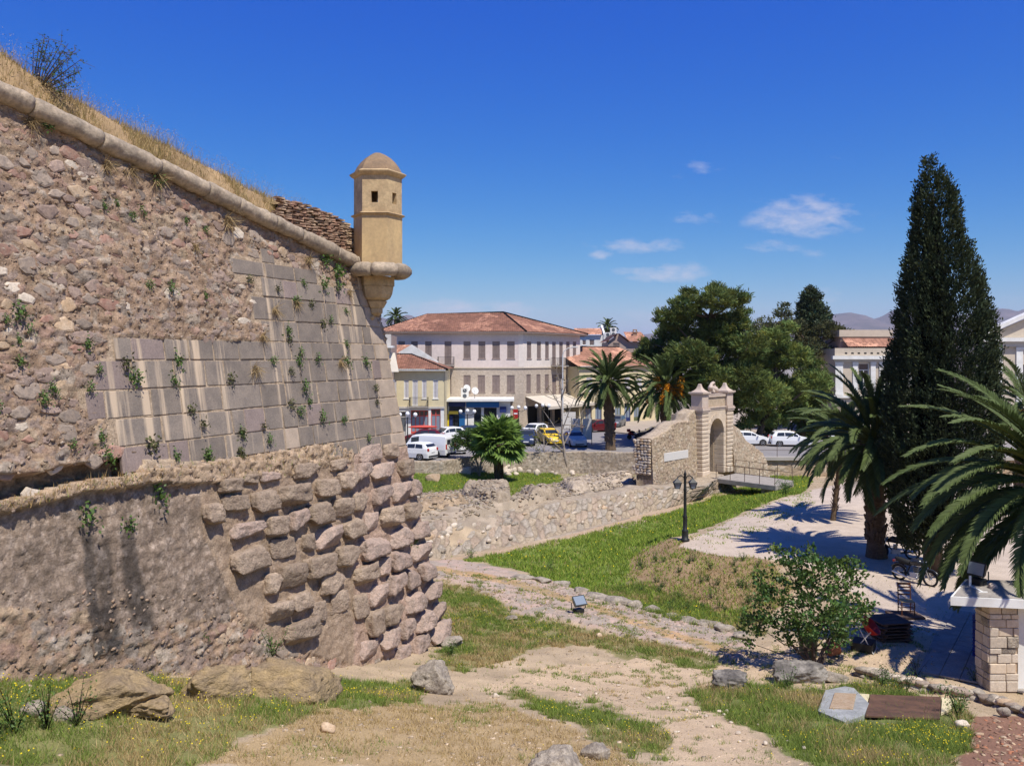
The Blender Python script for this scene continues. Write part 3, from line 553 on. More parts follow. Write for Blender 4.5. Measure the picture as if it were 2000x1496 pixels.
BOSS = [(130, 330, 140, 100, 1), (170, 440, 160, 120, .8), (20, 510, 110, 150, 1.1), (365, 430, 170, 160, 1), (560, 390, 200, 150, 1.2), (765, 345, 140, 130, 1.2), (910, 295, 140, 130, .9), (1000, 240, 110, 130, .9), (1060, 120, 160, 120, .45), (1200, 105, 110, 110, .4), (1130, 240, 150, 120, .9), (1285, 215, 100, 120, .9),
 (640, 230, 170, 110, .6), (400, 265, 130, 80, .5), (270, 290, 110, 80, .5), (860, 190, 130, 80, .4), (250, 620, 220, 120, .7), (440, 590, 140, 140, .9), (580, 555, 120, 150, .9), (720, 510, 170, 160, 1.2), (870, 470, 130, 130, 1), (990, 430, 110, 130, .5), (1125, 395, 130, 130, 1), (1255, 370, 130, 140, 1.1), (1335, 340, 80, 120, 1),
 (270, 810, 240, 170, 1), (490, 730, 170, 150, .35), (655, 700, 80, 130, .5), (780, 665, 180, 150, 1.1), (945, 610, 150, 130, 1), (1070, 560, 90, 130, .5), (1195, 530, 160, 140, 1.1), (1330, 490, 120, 120, .9), (420, 960, 100, 150, .7), (540, 910, 160, 160, 1.1), (730, 850, 210, 150, .9), (910, 780, 150, 150, .9), (1080, 730, 200, 150, 1.1), (1255, 660, 150, 140, 1), (1375, 620, 110, 120, 1),
 (450, 1140, 150, 120, 1.2), (600, 1080, 150, 130, .8), (610, 1270, 230, 150, 1.1), (810, 960, 170, 150, .6), (1030, 900, 170, 130, 1), (1150, 860, 80, 140, .5), (1240, 810, 140, 140, 1.2), (1385, 760, 140, 120, 1.1), (1110, 1040, 120, 150, .9), (1215, 970, 130, 150, 1.1), (1325, 930, 100, 140, .8), (1420, 880, 110, 130, 1.1), (1085, 1220, 110, 170, .9), (1195, 1160, 150, 140, 1), (1345, 1080, 140, 140, 1.1), (1455, 1020, 110, 130, 1.1),
 (1180, 1330, 120, 150, .9), (1295, 1260, 100, 130, .8), (1410, 1200, 140, 140, 1.1), (1510, 1140, 90, 120, 1), (1265, 1430, 120, 130, .6), (1380, 1370, 120, 150, .8), (1510, 1285, 140, 150, 1), (1050, 1390, 130, 130, .5), (720, 1150, 120, 150, .3), (860, 1080, 120, 150, .3), (1000, 1110, 110, 170, .3)]
rr = random.Random(9)
for (zx, zy, w, h, pr) in BOSS:  # px sizes measured on the photo
    px, py = 400 + zx / 3.324, 850 + zy / 3.324; t, z = map(float, fpx(px, py)); t = max(t, .1005 * z + .22); p = fpt(t, z); dep = p[1]
    ww = w / 3.324 / F * dep / .62; hh = h / 3.324 / F * dep / .96
    j = 1 if (px > 700 and rr.random() < .8) or rr.random() < .1 else 0
    roll = -.06 if px < 640 else -.03
    link('boss_stone', bossm[j][rr.randrange(6)], bastion, fmat(t, z, .0 + .03 * pr, ww * .46, hh * .455, .09 + .20 * pr, roll + rr.uniform(-.06, .06)))
# --- larger rubble stones, one by one; the smaller relief is the core itself
def slab_stone(name, m, seed):
    """an irregular flat-faced rubble stone: many-cornered outline, chamfered edge, slightly tilted face"""
    r2 = random.Random(seed); n = r2.randint(6, 9); b = MB(); ang = sorted(2 * math.pi * (i + r2.uniform(-.35, .35)) / n for i in range(n)); rad = [r2.uniform(.72, 1.1) for _ in range(n)]; tx, ty = r2.uniform(-.5, .5), r2.uniform(-.5, .5)
    v = [(math.cos(a_) * q_, math.sin(a_) * q_, -1) for a_, q_ in zip(ang, rad)]
    v += [(x * .97, y * .97, .35 + .3 * (tx * x + ty * y) + r2.uniform(-.15, .15)) for x, y, z in v[:n]] + [(x * .74 + r2.uniform(-.05, .05), y * .74 + r2.uniform(-.05, .05), .9 + .5 * (tx * x + ty * y) + r2.uniform(-.2, .2)) for x, y, z in v[:n]] + [(r2.uniform(-.15, .15), r2.uniform(-.15, .15), 1.05)]
    f = [(i, (i + 1) % n, n + (i + 1) % n, n + i) for i in range(n)] + [(n + i, n + (i + 1) % n, 2 * n + (i + 1) % n, 2 * n + i) for i in range(n)] + [(2 * n + i, 2 * n + (i + 1) % n, 3 * n) for i in range(n)]
    return b.add(v, f).me(name, m)
rubm = [[slab_stone('rubble_stone', M[k], 60 + 7 * j + i) for i in range(6)] for j, k in enumerate(('stone_purple', 'stone_red', 'stone_grey', 'stone_tan', 'stone_pale'))]
def chips(name, pts, fx, fy, fz, size, col, rg, parent=None, m=None, flat=.5):
    """many small broken stones joined as one stuff part: six-sided chips seated in a frame (fx, fy in the surface, fz out of it)"""
    n = len(pts); c = np.array([(x, y, z) for z in (-1, 1) for y in (-1, 1) for x in (-1, 1)], float); v = c[None] * np.array([1.25, .8, flat])[None, None] * (1 + rg.uniform(-.38, .3, (n, 8, 3))) * np.asarray(size).reshape(-1, 1, 1); a = rg.uniform(-.7, .7, n); ca, sa = np.cos(a)[:, None], np.sin(a)[:, None]
    x, y, z = v[..., 0] * ca - v[..., 1] * sa, v[..., 0] * sa + v[..., 1] * ca, v[..., 2]; z = z + x * rg.uniform(-.4, .4, (n, 1)) + y * rg.uniform(-.4, .4, (n, 1))
    V = np.asarray(pts)[:, None] + x[..., None] * np.asarray(fx) + y[..., None] * np.asarray(fy) + z[..., None] * np.asarray(fz); f = np.array([(0, 2, 3, 1), (4, 5, 7, 6), (0, 1, 5, 4), (2, 6, 7, 3), (0, 4, 6, 2), (1, 3, 7, 5)]); Q = (np.arange(n)[:, None, None] * 8 + f[None]).reshape(-1, 4)
    return link(name, mesh_np(name, V.reshape(-1, 3), Q, m or M['rubble'], np.repeat(col, 8, 0)), parent, kind='stuff')
rgc = np.random.default_rng(17); ok = (m_rub | (m_smo & low) | (m_she & (bqy > 0))) & (bqy < 1400); iy, ix = np.where(ok); wgt = np.where(m_she[iy, ix], .5, 1.0) * np.where(low[iy, ix], .45, 1); sel = rgc.choice(len(iy), 8000, p=wgt / wgt.sum()); iy, ix = iy[sel], ix[sel]
cp_ = (BP + disp[..., None] * NN)[iy, ix] + rgc.normal(0, .008, (len(iy), 3)) - .013 * NN; kc = rgc.integers(0, 6, len(iy)); cc_ = np.where((rgc.random(len(iy)) < .5)[:, None], np.array([.375, .265, .18]) * rgc.uniform(.75, 1.15, (len(iy), 1)), (.6 * pal[kc] + .4 * np.array([.42, .31, .215])) * rgc.uniform(.8, 1.15, (len(iy), 1)))
chips('small_rubble', cp_, UU, WW, NN, rgc.uniform(.012, .030, len(iy)) * np.where(low[iy, ix], 1.2, 1), cc_, rgc, bastion)
cand = []
rr = random.Random(31)
while len(cand) < 300:
    px, py = rr.uniform(0, 720), rr.uniform(190, 1330); t, z = map(float, fpx(px, py))
    if t < .1005 * z + .3 or z > float(zc(t)) - .5 or z < gz1(*fpt(t, z)[:2]) - .2: continue
    a = np.array([px]), np.array([py])
    if any(inpoly(*a, q_)[0] for q_ in (ASH, GROOVE, BOSSREG)): continue
    if inpoly(*a, SMOOTH)[0] and rr.random() < .85: continue
    s = rr.uniform(.10, .24) * (1.25 if py > 1150 else 1)
    if any((t - c[0]) ** 2 + ((z - c[1]) * 1.5) ** 2 < (.62 * (s + c[2]) + .12) ** 2 for c in cand): continue
    cand.append((t, z, s)); k = rr.choices(range(5), (.32, .22, .26, .12, .10) if py < 1150 else (.35, .34, .14, .14, .03))[0]
    link('rubble_stone', rubm[k][rr.randrange(6)], bastion, fmat(t, z, rr.uniform(-.010, .004), s * rr.uniform(1.0, 1.7), s * rr.uniform(.55, .95), .026, rr.uniform(-.3, .2)))
# --- cordon: half-round moulding in separate lengths
def torus_len(name, m, p0, p1, r, seed, gap=.012):
    p0, p1 = Vector(p0), Vector(p1); d = (p1 - p0); L_ = d.length; d.normalize(); a = Vector((0, 0, 1)); a = (a - d * a.dot(d)).normalized(); b = d.cross(a)
    nu, nv = max(6, int(L_ / .07)), 18; V = []
    for i in range(nu + 1):
        f = i / nu; x = gap + f * (L_ - 2 * gap); e = min(f, 1 - f) * L_; rs = r * (1 - .10 * math.exp(-e / .04))
        for k in range(nv):
            an = 2 * math.pi * k / nv; V.append(p0 + d * x + (a * math.sin(an) + b * math.cos(an)) * rs)
    V = np.array([tuple(v) for v in V]); nrm = fbm3(V * 3.2, 4, seed) - .5; c = np.array(p0) + ((V - np.array(p0)) @ np.array(d))[:, None] * np.array(d); V = V + (V - c) * (nrm[:, None] * .55)
    hole = fbm3(V * 9, 2, seed + 4); V = V - (V - c) * (np.clip(hole - .62, 0, 1)[:, None] * .7)
    q_ = [(i * nv + k, i * nv + (k + 1) % nv, (i + 1) * nv + (k + 1) % nv, (i + 1) * nv + k) for i in range(nu) for k in range(nv)]
    n0 = len(V); V = np.vstack([V, np.array(p0 + d * gap), np.array(p0 + d * (L_ - gap))]); tri = [(n0, (k + 1) % nv, k) for k in range(nv)] + [(n0 + 1, nu * nv + k, nu * nv + (k + 1) % nv) for k in range(nv)]
    return mesh_np(name, V, [q_, tri], m, None, True)
CR = .20
def cpt(t): return fpt(t, zc(t), .10)
tt = 1.0; rr = random.Random(3)
while tt < 20:
    w = rr.uniform(.95, 1.5); o = Vector((rr.uniform(-.01, .01), rr.uniform(-.01, .01), rr.uniform(-.014, .014)))
    link('cordon_stone', torus_len('cordon_stone', M['cordon'], Vector(cpt(tt)) + o, Vector(cpt(tt + w)) + o, CR * rr.uniform(.96, 1.04), int(tt * 10)), bastion); tt += w
# --- grown-over bank on top
def bank_h(t):
    p = fpt(t, zc(t)); px, _ = proj(p[..., 0], p[..., 1], p[..., 2]); return np.interp(px, [-300, 0, 130, 260, 400, 560, 640, 690, 720], [1.45, 1.4, 1.12, 1.02, 1.05, 1.1, 1.15, 1.1, .5])
nt_, nb = 260, 46; tb = np.linspace(1.35, 24, nt_); bb = np.concatenate([np.linspace(0, 1.6, 26), np.linspace(1.7, 9, 20)])
Tb, Bb = np.meshgrid(tb, bb); Hb = bank_h(Tb); cpn = fpt(Tb, zc(Tb))
nzb = fbm(Tb * 1.6, Bb * 1.6, 4, 101) - .5; prof = np.where(Bb < .2, .12 + .4 * Bb, .20 + (Hb - .2) * smooth(.1, 1.0, Bb)) - .10 * np.maximum(Bb - 1.1, 0)
BK = np.stack([cpn[..., 0] - Bb * N1[0] - .02, cpn[..., 1] - Bb * N1[1], cpn[..., 2] + prof + nzb * .22 * smooth(.1, .5, Bb)], -1)
bc = np.array([.36, .245, .13]) * (.75 + .9 * (fbm(Tb * 3, Bb * 3, 4, 105)[..., None] - .2)); jj = np.arange(nt_ * nb).reshape(nb, nt_)
link('earth_bank', mesh_np('earth_bank', BK.reshape(-1, 3), np.stack([jj[:-1, 1:], jj[:-1, :-1], jj[1:, :-1], jj[1:, 1:]], -1).reshape(-1, 4), M['ground'], bc.reshape(-1, 3), True), kind='structure')
# --- broken brick parapet beside the sentry turret
bp_ = thing('brick_parapet', 'crumbling brick and stone parapet between the bank and the sentry turret', 'parapet', tuple(fpt(2.4, float(zc(2.4)))))
inv = Matrix.Translation(-bp_.location)
def par_pt(t, h, off=0):
    p = fpt(t, float(zc(1.3)) + .05 , 0); return np.array([C0[0] - t * UX[0] - B * 11.4 * N1[0] - (.32 - off) * N1[0], C0[1] - t * UX[1] - B * 11.4 * N1[1] - (.32 - off) * N1[1], float(zc(t)) + h])
core = MB(); rr = random.Random(15); tops = []
for i in range(11):
    t = 1.15 + i * .36; hh = float(np.interp(t, [1.1, 1.6, 2.4, 3.4, 4.4, 5.6], [1.15, 1.22, 1.28, 1.15, .98, .80])) + rr.uniform(-.05, .05); tops.append((t, hh))
for (t0, h0), (t1, h1) in zip(tops[:-1], tops[1:]):
    a0, a1, b0, b1 = par_pt(t0, -.1, -.05), par_pt(t1, -.1, -.05), par_pt(t1, h1 - .08, -.05), par_pt(t0, h0 - .08, -.05); bk = np.array([-N1[0] * .5, -N1[1] * .5, 0])
    core.add([a0, a1, b0, b1, b1 + bk, b0 + bk][:3] + [b1] + [b1 + bk, b0 + bk], [(1, 0, 3, 2), (2, 3, 4, 5)])
core.build('parapet_core', M['rock'], bp_, inv)
brm = [pillow('brick', M['brick'], .04, .06, 200 + k) for k in range(4)] + [pillow('brick', M['stone_tan'], .06, .08, 204)]
hm = Matrix(((UU[0], 0, N1[0], 0), (UU[1], 0, N1[1], 0), (0, 1, 0, 0), (0, 0, 0, 1)))
nb_ = 0
for r in range(18):
    t = 1.2 + rr.uniform(0, .2)
    while t < 4.95 and nb_ < 290:
        w = rr.uniform(.15, .33); h = .16 + r * .064; H = float(np.interp(t, [x[0] for x in tops], [x[1] for x in tops]))
        if h < H - .03 and rr.random() < .93:
            p = Vector(par_pt(t + w / 2, h, rr.uniform(-.02, .03))); st_ = t < 1.9 and rr.random() < .7
            link('brick', brm[4] if st_ else brm[rr.randrange(4)], bp_, inv @ Matrix.Translation(p) @ hm @ Matrix.Rotation(rr.uniform(-.03, .03), 4, 'Z') @ Matrix.Diagonal((w * .98, .048 * (1.15 if st_ else 1), .09, 1))); nb_ += 1
        t += w + rr.uniform(.0, .05)
# ------------------------------------------------------------------ facade helpers
class Fac:
    """a straight facade from A to B (seen from outside, A on the left); u runs along it, z is height"""
    def __init__(s, A, B):
        s.A, s.B = Vector(A), Vector(B); d = s.B - s.A; s.L = d.length; s.d = d / s.L; s.n = Vector((s.d.y, -s.d.x))
        s.M = Matrix(((s.d.x, -s.n.x, 0, s.A.x), (s.d.y, -s.n.y, 0, s.A.y), (0, 0, 1, 0), (0, 0, 0, 1)))      # local: x along, y into the wall, z up
    def u(s, px): r = (px - CX) / F; return (r * s.A.y - s.A.x) / (s.d.x - r * s.d.y)
    def z(s, px, py): return CZ - (py - HY) / F * (s.A.y + s.u(px) * s.d.y)
    def op(s, x0, x1, y0, y1): return (s.u(x0), s.u(x1), s.z((x0 + x1) / 2, y1), s.z((x0 + x1) / 2, y0))
def wall_open(mb, fac, z0, z1, ops, th=.35, u0=0.0, u1=None):
    u1 = fac.L if u1 is None else u1; us = sorted({u0, u1} | {min(max(o[i], u0), u1) for o in ops for i in (0, 1)}); zs = sorted({z0, z1} | {min(max(o[i], z0), z1) for o in ops for i in (2, 3)})
    T = lambda u, y, z: fac.M @ Vector((u, y, z))
    for a, b in zip(us[:-1], us[1:]):
        for c, d in zip(zs[:-1], zs[1:]):
            um, zm = (a + b) / 2, (c + d) / 2
            if b - a < 1e-4 or d - c < 1e-4 or any(o[0] < um < o[1] and o[2] < zm < o[3] for o in ops): continue
            mb.add([T(a, 0, c), T(b, 0, c), T(b, 0, d), T(a, 0, d)], [(0, 1, 2, 3)]); mb.add([T(a, th, c), T(b, th, c), T(b, th, d), T(a, th, d)], [(3, 2, 1, 0)])
    for (a, b, c, d) in ops:
        mb.add([T(a, 0, c), T(b, 0, c), T(b, th, c), T(a, th, c), T(a, 0, d), T(b, 0, d), T(b, th, d), T(a, th, d)], [(0, 1, 2, 3), (7, 6, 5, 4), (0, 3, 7, 4), (1, 5, 6, 2)])
    mb.add([T(u0, 0, z1), T(u1, 0, z1), T(u1, th, z1), T(u0, th, z1)], [(0, 1, 2, 3)]); mb.add([T(u0, 0, z0), T(u0, 0, z1), T(u0, th, z1), T(u0, th, z0)], [(0, 1, 2, 3)]); mb.add([T(u1, 0, z0), T(u1, 0, z1), T(u1, th, z1), T(u1, th, z0)], [(3, 2, 1, 0)])
    return mb
def relief_wall(name, base, top, m, c1, c2, parent=None, nu=160, nv=30, thick=1.0, sc=2.2, amp=.10, seed=1, backdrop=-2.0, ragged=.1, pal=None, joint=.18):
    """stone wall standing on a base line with a (ragged) top line; real relief on the face, a top and a back"""
    base = np.array([tuple(b) for b in base], float); top = np.array([tuple(b) for b in top], float)
    def res(p):
        s = np.r_[0, np.cumsum(np.linalg.norm(np.diff(p[:, :2], axis=0), axis=1))]; f = np.linspace(0, 1, nu); return np.stack([np.interp(f, s / s[-1], p[:, i]) for i in range(3)], -1), s[-1]
    b, L_ = res(base); t, _ = res(top); U = np.linspace(0, L_, nu); t[:, 2] += ragged * (fbm(U * 1.2, U * 0, 3, seed + 7) - .5) * 2
    tan = np.gradient(b[:, :2], axis=0); tan /= np.linalg.norm(tan, axis=1, keepdims=True); n = np.stack([tan[:, 1], -tan[:, 0], 0 * tan[:, 0]], -1)
    rows, cols = [], []
    for j in range(nv):
        f = j / (nv - 1); p = b * (1 - f) + t * f; vv = p[:, 2]; w = fbm(U * 1.2, vv * 1.2, 3, seed) - .5
        d1, d2, idr = voro(U * sc + w * .8, vv * sc * 1.45 + w * .8, seed); e = smooth(.03, .25, d2 - d1); fi = fbm(U * 6, vv * 6, 3, seed + 3) - .5
        off = amp * (e * (.35 + idr) - .5) + amp * .9 * fi; rows.append(p + n * (off * (1 if j else .4))[:, None])
        c = np.array(c1) * (1 - idr[:, None]) + np.array(c2) * idr[:, None]
        if pal is not None: c = np.where((idr > .45)[:, None], np.array(pal)[(np.floor(idr * 997) % len(pal)).astype(int)], c)
        cols.append(c * (1.02 - joint + joint * e[:, None]) * (1 + .5 * fi[:, None]))
    tt = np.maximum(thick, .1)
    for k in range(1, 5):
        p = t - n * (tt * k / 4); p[:, 2] += .10 * (fbm(U * 3, U * 0 + k, 2, seed + k) - .5); rows.append(p); cols.append(np.tile(np.array(c2) * .95, (nu, 1)) * (.8 + .4 * fbm(U * 4, U * 0 + k, 3, seed + 20)[:, None]))
    bk = t - n * (tt * 1.02); bk[:, 2] = b[:, 2] + min(backdrop, 0) * .2; rows.append(bk); cols.append(np.tile(np.array(c1), (nu, 1)))
    Vv = np.array(rows); nr = len(rows); ii = np.arange(nr * nu).reshape(nr, nu); q = np.stack([ii[:-1, :-1], ii[:-1, 1:], ii[1:, 1:], ii[1:, :-1]], -1).reshape(-1, 4)
    ends = [tuple(ii[:, 0][::-1]), tuple(ii[:, -1])]
    me = mesh_np(name, Vv.reshape(-1, 3), [q] + [np.array([e_]) for e_ in ends], m, np.array(cols).reshape(-1, 3), True); return link(name, me, parent)
# ------------------------------------------------------------------ sentry turret on the bastion's corner
TC = Vector((-4.02, 25.32)); TR = .73
tur = thing('sentry_turret', 'ochre six-sided sentry turret with a domed cap on the bastion corner', 'turret', (TC.x, TC.y, 11.3))
ti = Matrix.Translation(-tur.location)
def hexv(r, k): a = math.radians(-90 - 30 + 60 * k); return Vector((TC.x + r * math.cos(a), TC.y + r * math.sin(a)))
up, lo = MB(), MB()
for k in range(6):
    f = Fac(hexv(TR * .985, k), hexv(TR * .985, k + 1)); ops = []
    if k in (0, 1, 3, 4): c = f.L * (.5 if k != 0 else .5); ops = [(c - .10, c + .10, 13.26, 13.59)]
    wall_open(up, f, 12.98, 14.12, ops, .16); wall_open(lo, Fac(hexv(TR, k), hexv(TR, k + 1)), 11.35, 12.92, [], .16)
up.build('upper_body', M['plaster_worn'], tur, ti); lo.build('lower_body', M['plaster_tan'], tur, ti)
def hexlathe(prof): return MB().lathe([(r, z) for r, z in prof], (TC.x, TC.y, 0), 6, math.radians(-90 - 30))
hexlathe([(TR, 12.90), (TR + .06, 12.92), (TR + .09, 12.96), (TR + .02, 12.99), (TR - .05, 13.0)]).build('string_course', M['plaster_worn'], tur, ti)
hexlathe([(TR - .05, 14.06), (TR + .03, 14.08), (TR + .12, 14.16), (TR + .13, 14.19), (TR + .02, 14.24), (.3, 14.26)]).build('cornice', M['plaster_worn'], tur, ti)
dprof = [(TR * 1.0, 14.20), (TR * .97, 14.27), (TR * .86, 14.42), (TR * .70, 14.57), (TR * .52, 14.69), (TR * .30, 14.79), (.10, 14.84), (.02, 14.85)]
dm = hexlathe(dprof).build('dome', M['dome'], tur, ti, sm=False)
for k in range(5):      # worn course ring at the foot, in lengths
    a0 = math.radians(-98 - 100 + 52 * k); pts = [Vector((TC.x + .80 * math.cos(a0 + math.radians(52) * i / 8), TC.y + .80 * math.sin(a0 + math.radians(52) * i / 8), 11.30)) for i in range(9)]
    mb = MB(); mb.tube(pts, [.17] + [.205] * 7 + [.17], 12); me = mb.me('base_roll', M['cordon'], True)
    co = np.array([v.co for v in me.vertices]); nn_ = fbm3(co * 4, 3, k) - .5; c0 = np.array((TC.x, TC.y, 11.3)); co = co + (co - c0) * nn_[:, None] * .08; me.vertices.foreach_set('co', co.astype(np.float32).ravel()); link('base_roll', me, tur, ti)
CCx = -4.10
def corb(n, r0, z0, r1, z1, m, extra=()): return MB().lathe([(r0, z0)] + list(extra) + [(r1, z1)], (CCx, TC.y + .12, 0), 6, math.radians(-120)).build(n, m, tur, ti)
corb('corbel_top', .56, 10.86, .56, 11.14, M['plaster_worn']); corb('corbel_curve', .30, 10.42, .53, 10.85, M['plaster_worn'], [(.43, 10.50), (.49, 10.62), (.52, 10.76)])
corb('corbel_mid', .22, 10.20, .35, 10.41, M['plaster_worn'], [(.26, 10.25)]); corb('corbel_low', .10, 9.98, .21, 10.19, M['plaster_worn'], [(.2, 10.06)])
MB().lathe([(.01, 9.84), (.08, 9.86), (.11, 9.92), (.08, 9.98), (.01, 10.0)], (CCx - .12, TC.y - .02, 0), 10).build('corbel_ball', M['plaster_worn'], tur, ti, sm=True)
# ------------------------------------------------------------------ ditch wall (battered scarp) with its boulders
DT = [GP(836, 1022, .0), GP(987, 996, .12), GP(1094, 982, .15), GP(1201, 965, .15), GP(1270, 953, .15), GP(1350, 948, .1), GP(1380, 950, .0), Vector((15.9, 63.6, 0))]
scarp = thing('ditch_wall', 'long low battered rubble wall along the grassy ditch, boulders in its upper courses', 'retaining wall', (DITCH[0].x, DITCH[0].y, -1.0)); si = Matrix.Translation(-scarp.location)
o = relief_wall('wall_core', [(p.x, p.y, -1.35) for p in DITCH], DT, M['rubble'], (.40, .32, .225), (.44, .36, .26), scarp, 460, 60, 1.6, 2.0, .07, 3, ragged=.10, pal=[(.41, .35, .28), (.42, .325, .24), (.39, .335, .265), (.36, .285, .215)], joint=.34); o.matrix_basis = si
bst = [boulder('wall_stone', M[k], 300 + i, 2, .4, .28) for i, k in enumerate(('stone_pale', 'stone_pale', 'stone_tan', 'rock', 'rock'))]
rr = random.Random(41); SB = [Vector((p.x, p.y, -1.1)) for p in DITCH]
def poly_at(pts, f):
    L_ = [0]
    for a, b in zip(pts[:-1], pts[1:]): L_.append(L_[-1] + (b - a).length)
    x = f * L_[-1]
    for i in range(len(pts) - 1):
        if x <= L_[i + 1] + 1e-6: return pts[i].lerp(pts[i + 1], (x - L_[i]) / max(1e-6, L_[i + 1] - L_[i]))
    return pts[-1]
dn = Vector((.747, -.665, .35))
for i in range(70):
    f = rr.random() ** 1.5 * .8; h = rr.choice([.30, .56, .60, .62, .66, .70, .80]) + rr.uniform(-.05, .05); p = poly_at(SB, f).lerp(poly_at([Vector(d) for d in DT], f), min(h, .97)); s = rr.uniform(.12, .34) * (1 - .45 * f) * (1.0 if h > .5 else .6)
    link('wall_stone', bst[rr.randrange(5)], scarp, si @ Matrix.Translation(p - dn * s * .5) @ Matrix.Rotation(.84 + rr.uniform(-.3, .3), 4, 'Z') @ Matrix.Rotation(rr.uniform(-.3, .3), 4, 'Y') @ Matrix.Diagonal((s * rr.uniform(.9, 1.5), s * .6, s * rr.uniform(.6, .95), 1)))
# mortar ledge (kerb) along its foot
kb = MB(); kp = [p + Vector((.12, -.10)) for p in DITCH]
for a, b in zip(kp[:-1], kp[1:]):
    d = (b - a).normalized(); n = Vector((d.y, -d.x)); z = -1.02
    kb.add([(*a, -1.4), (*b, -1.4), (*(b + n * .5), -1.4), (*(a + n * .5), -1.4), (*a, z), (*b, z), (*(b + n * .45), z - .04), (*(a + n * .45), z - .04)], [(0, 3, 2, 1), (4, 5, 6, 7), (3, 7, 6, 2), (0, 1, 5, 4), (0, 4, 7, 3), (1, 2, 6, 5)])
kb.build('footing', M['stone_tan'], scarp, si)
# ------------------------------------------------------------------ the gate
G0 = Vector((14.07, 62.4)); GD = Vector((.665, .747)).normalized(); GN = Vector((GD.y, -GD.x))
gate = thing('stone_gate', 'pale limestone arched gate with rusticated pillars, pinnacles and a lion on top', 'gateway', (G0.x, G0.y, -.05))
GM = Matrix(((GD.x, -GN.x, 0, 0), (GD.y, -GN.y, 0, 0), (0, 0, 1, .05), (0, 0, 0, 1)))   # local x along the front, y into the gate, z up
for u0, u1 in ((0, 1.0), (3.9, 4.9)):
    MB().box(u0 + .05, u1 - .05, .05, .95, -.1, 4.75).build('pillar_core', M['gate'], gate, GM)
    for i in range(14):
        z = .36 + i * .305; q = MB().box(u0, u1, 0, 1.0, z, z + .235); q.build('pillar_block', M['gate'], gate, GM, bevel=.035)
    MB().box(u0 - .06, u1 + .06, -.06, 1.06, -.1, .32).build('pillar_base', M['gate'], gate, GM, bevel=.04)
    MB().box(u0 - .05, u1 + .05, -.05, 1.05, 4.66, 4.80).box(u0 - .10, u1 + .10, -.10, 1.1, 4.805, 4.93).box(u0 - .05, u1 + .05, -.05, 1.05, 4.935, 5.03).build('capital', M['gate_pink'], gate, GM)
    MB().box(u0 + .03, u1 - .03, .03, .97, 5.035, 5.98).build('attic_cube', M['gate_pink'], gate, GM, bevel=.02)
    MB().box(u0 - .04, u1 + .04, -.04, 1.04, 5.985, 6.07).box(u0 - .12, u1 + .12, -.12, 1.12, 6.075, 6.19).build('attic_cornice', M['gate_pink'], gate, GM)
    MB().lathe([(.66, 6.195), (.58, 6.25), (.40, 6.34), (.27, 6.46), (.19, 6.60), (.14, 6.76), (.10, 6.80)], ((u0 + u1) / 2, .5, 0), 4, math.pi / 4).build('pinnacle', M['gate_pink'], gate, GM)
ar = MB(); cu, rad, zs = 2.45, 1.10, 3.06; N_ = 16; y0, y1 = .14, 1.0
prev = None
for i in range(N_ + 1):
    a = math.pi * (1 - i / N_); u, z = cu + rad * math.cos(a), zs + rad * math.sin(a)
    if prev:
        pu, pz = prev; ar.add([(pu, y0, pz), (u, y0, z), (u, y0, 4.80), (pu, y0, 4.80)], [(0, 1, 2, 3)]); ar.add([(pu, y0, pz), (u, y0, z), (u, y1, z), (pu, y1, pz)], [(3, 2, 1, 0)]); ar.add([(pu, y1, pz), (u, y1, z), (u, y1, 4.8), (pu, y1, 4.8)], [(3, 2, 1, 0)])
    prev = (u, z)
ar.add([(1.0, y0, 4.8), (3.9, y0, 4.8), (3.9, y1, 4.8), (1.0, y1, 4.8)], [(0, 1, 2, 3)])
ar.box(.9, 1.35, y0, y1, zs, 4.8).box(3.55, 4.0, y0, y1, zs, 4.8); ar.build('arch_wall', M['gate'], gate, GM)
for i in range(9):
    z = -.1 + i * .352
    for a, b in ((.96, 1.35), (3.55, 3.94)): MB().box(a, b, y0 - .004, y1, z, z + .335).build('jamb_block', M['gate'], gate, GM, bevel=.015)
for i in range(11):     # voussoirs, slightly proud
    a0, a1 = math.pi * (i + .03) / 11, math.pi * (i + .97) / 11; v = []
    for y in (y0 - .03, y0 + .1):
        for r_ in (rad - .01, rad + .36):
            for a in (a0, a1): v.append((cu + r_ * math.cos(a), y, zs + r_ * math.sin(a)))
    MB().add(v, [(0, 1, 3, 2), (4, 6, 7, 5), (0, 2, 6, 4), (1, 5, 7, 3), (0, 4, 5, 1), (2, 3, 7, 6)]).build('voussoir', M['gate'], gate, GM)
ps = MB().box(.9, 1.36, 1.0, 3.2, -.1, 4.4).box(3.5, 4.0, 1.0, 3.2, -.1, 4.4); ps.build('passage_wall', M['gate_wall'], gate, GM)
va = MB()
for i in range(12):
    a0, a1 = math.pi * i / 12, math.pi * (i + 1) / 12; r_ = rad + .02
    va.add([(cu + r_ * math.cos(a0), 1.0, zs + r_ * math.sin(a0)), (cu + r_ * math.cos(a1), 1.0, zs + r_ * math.sin(a1)), (cu + r_ * math.cos(a1), 3.2, zs + r_ * math.sin(a1)), (cu + r_ * math.cos(a0), 3.2, zs + r_ * math.sin(a0))], [(0, 1, 2, 3)])
va.build('passage_vault', M['gate_wall'], gate, GM)
MB().box(1.0, 3.9, .10, 1.0, 4.805, 4.95).box(1.0, 3.9, .04, 1.0, 4.955, 5.03).build('frieze', M['gate_pink'], gate, GM)
MB().box(1.0, 3.9, .22, .95, 5.035, 5.78).build('attic_panel', M['gate_wall'], gate, GM); MB().box(.98, 3.92, .12, 1.0, 5.785, 5.95).box(1.5, 3.3, .10, .9, 5.955, 6.02).build('attic_ledge', M['gate_pink'], gate, GM)
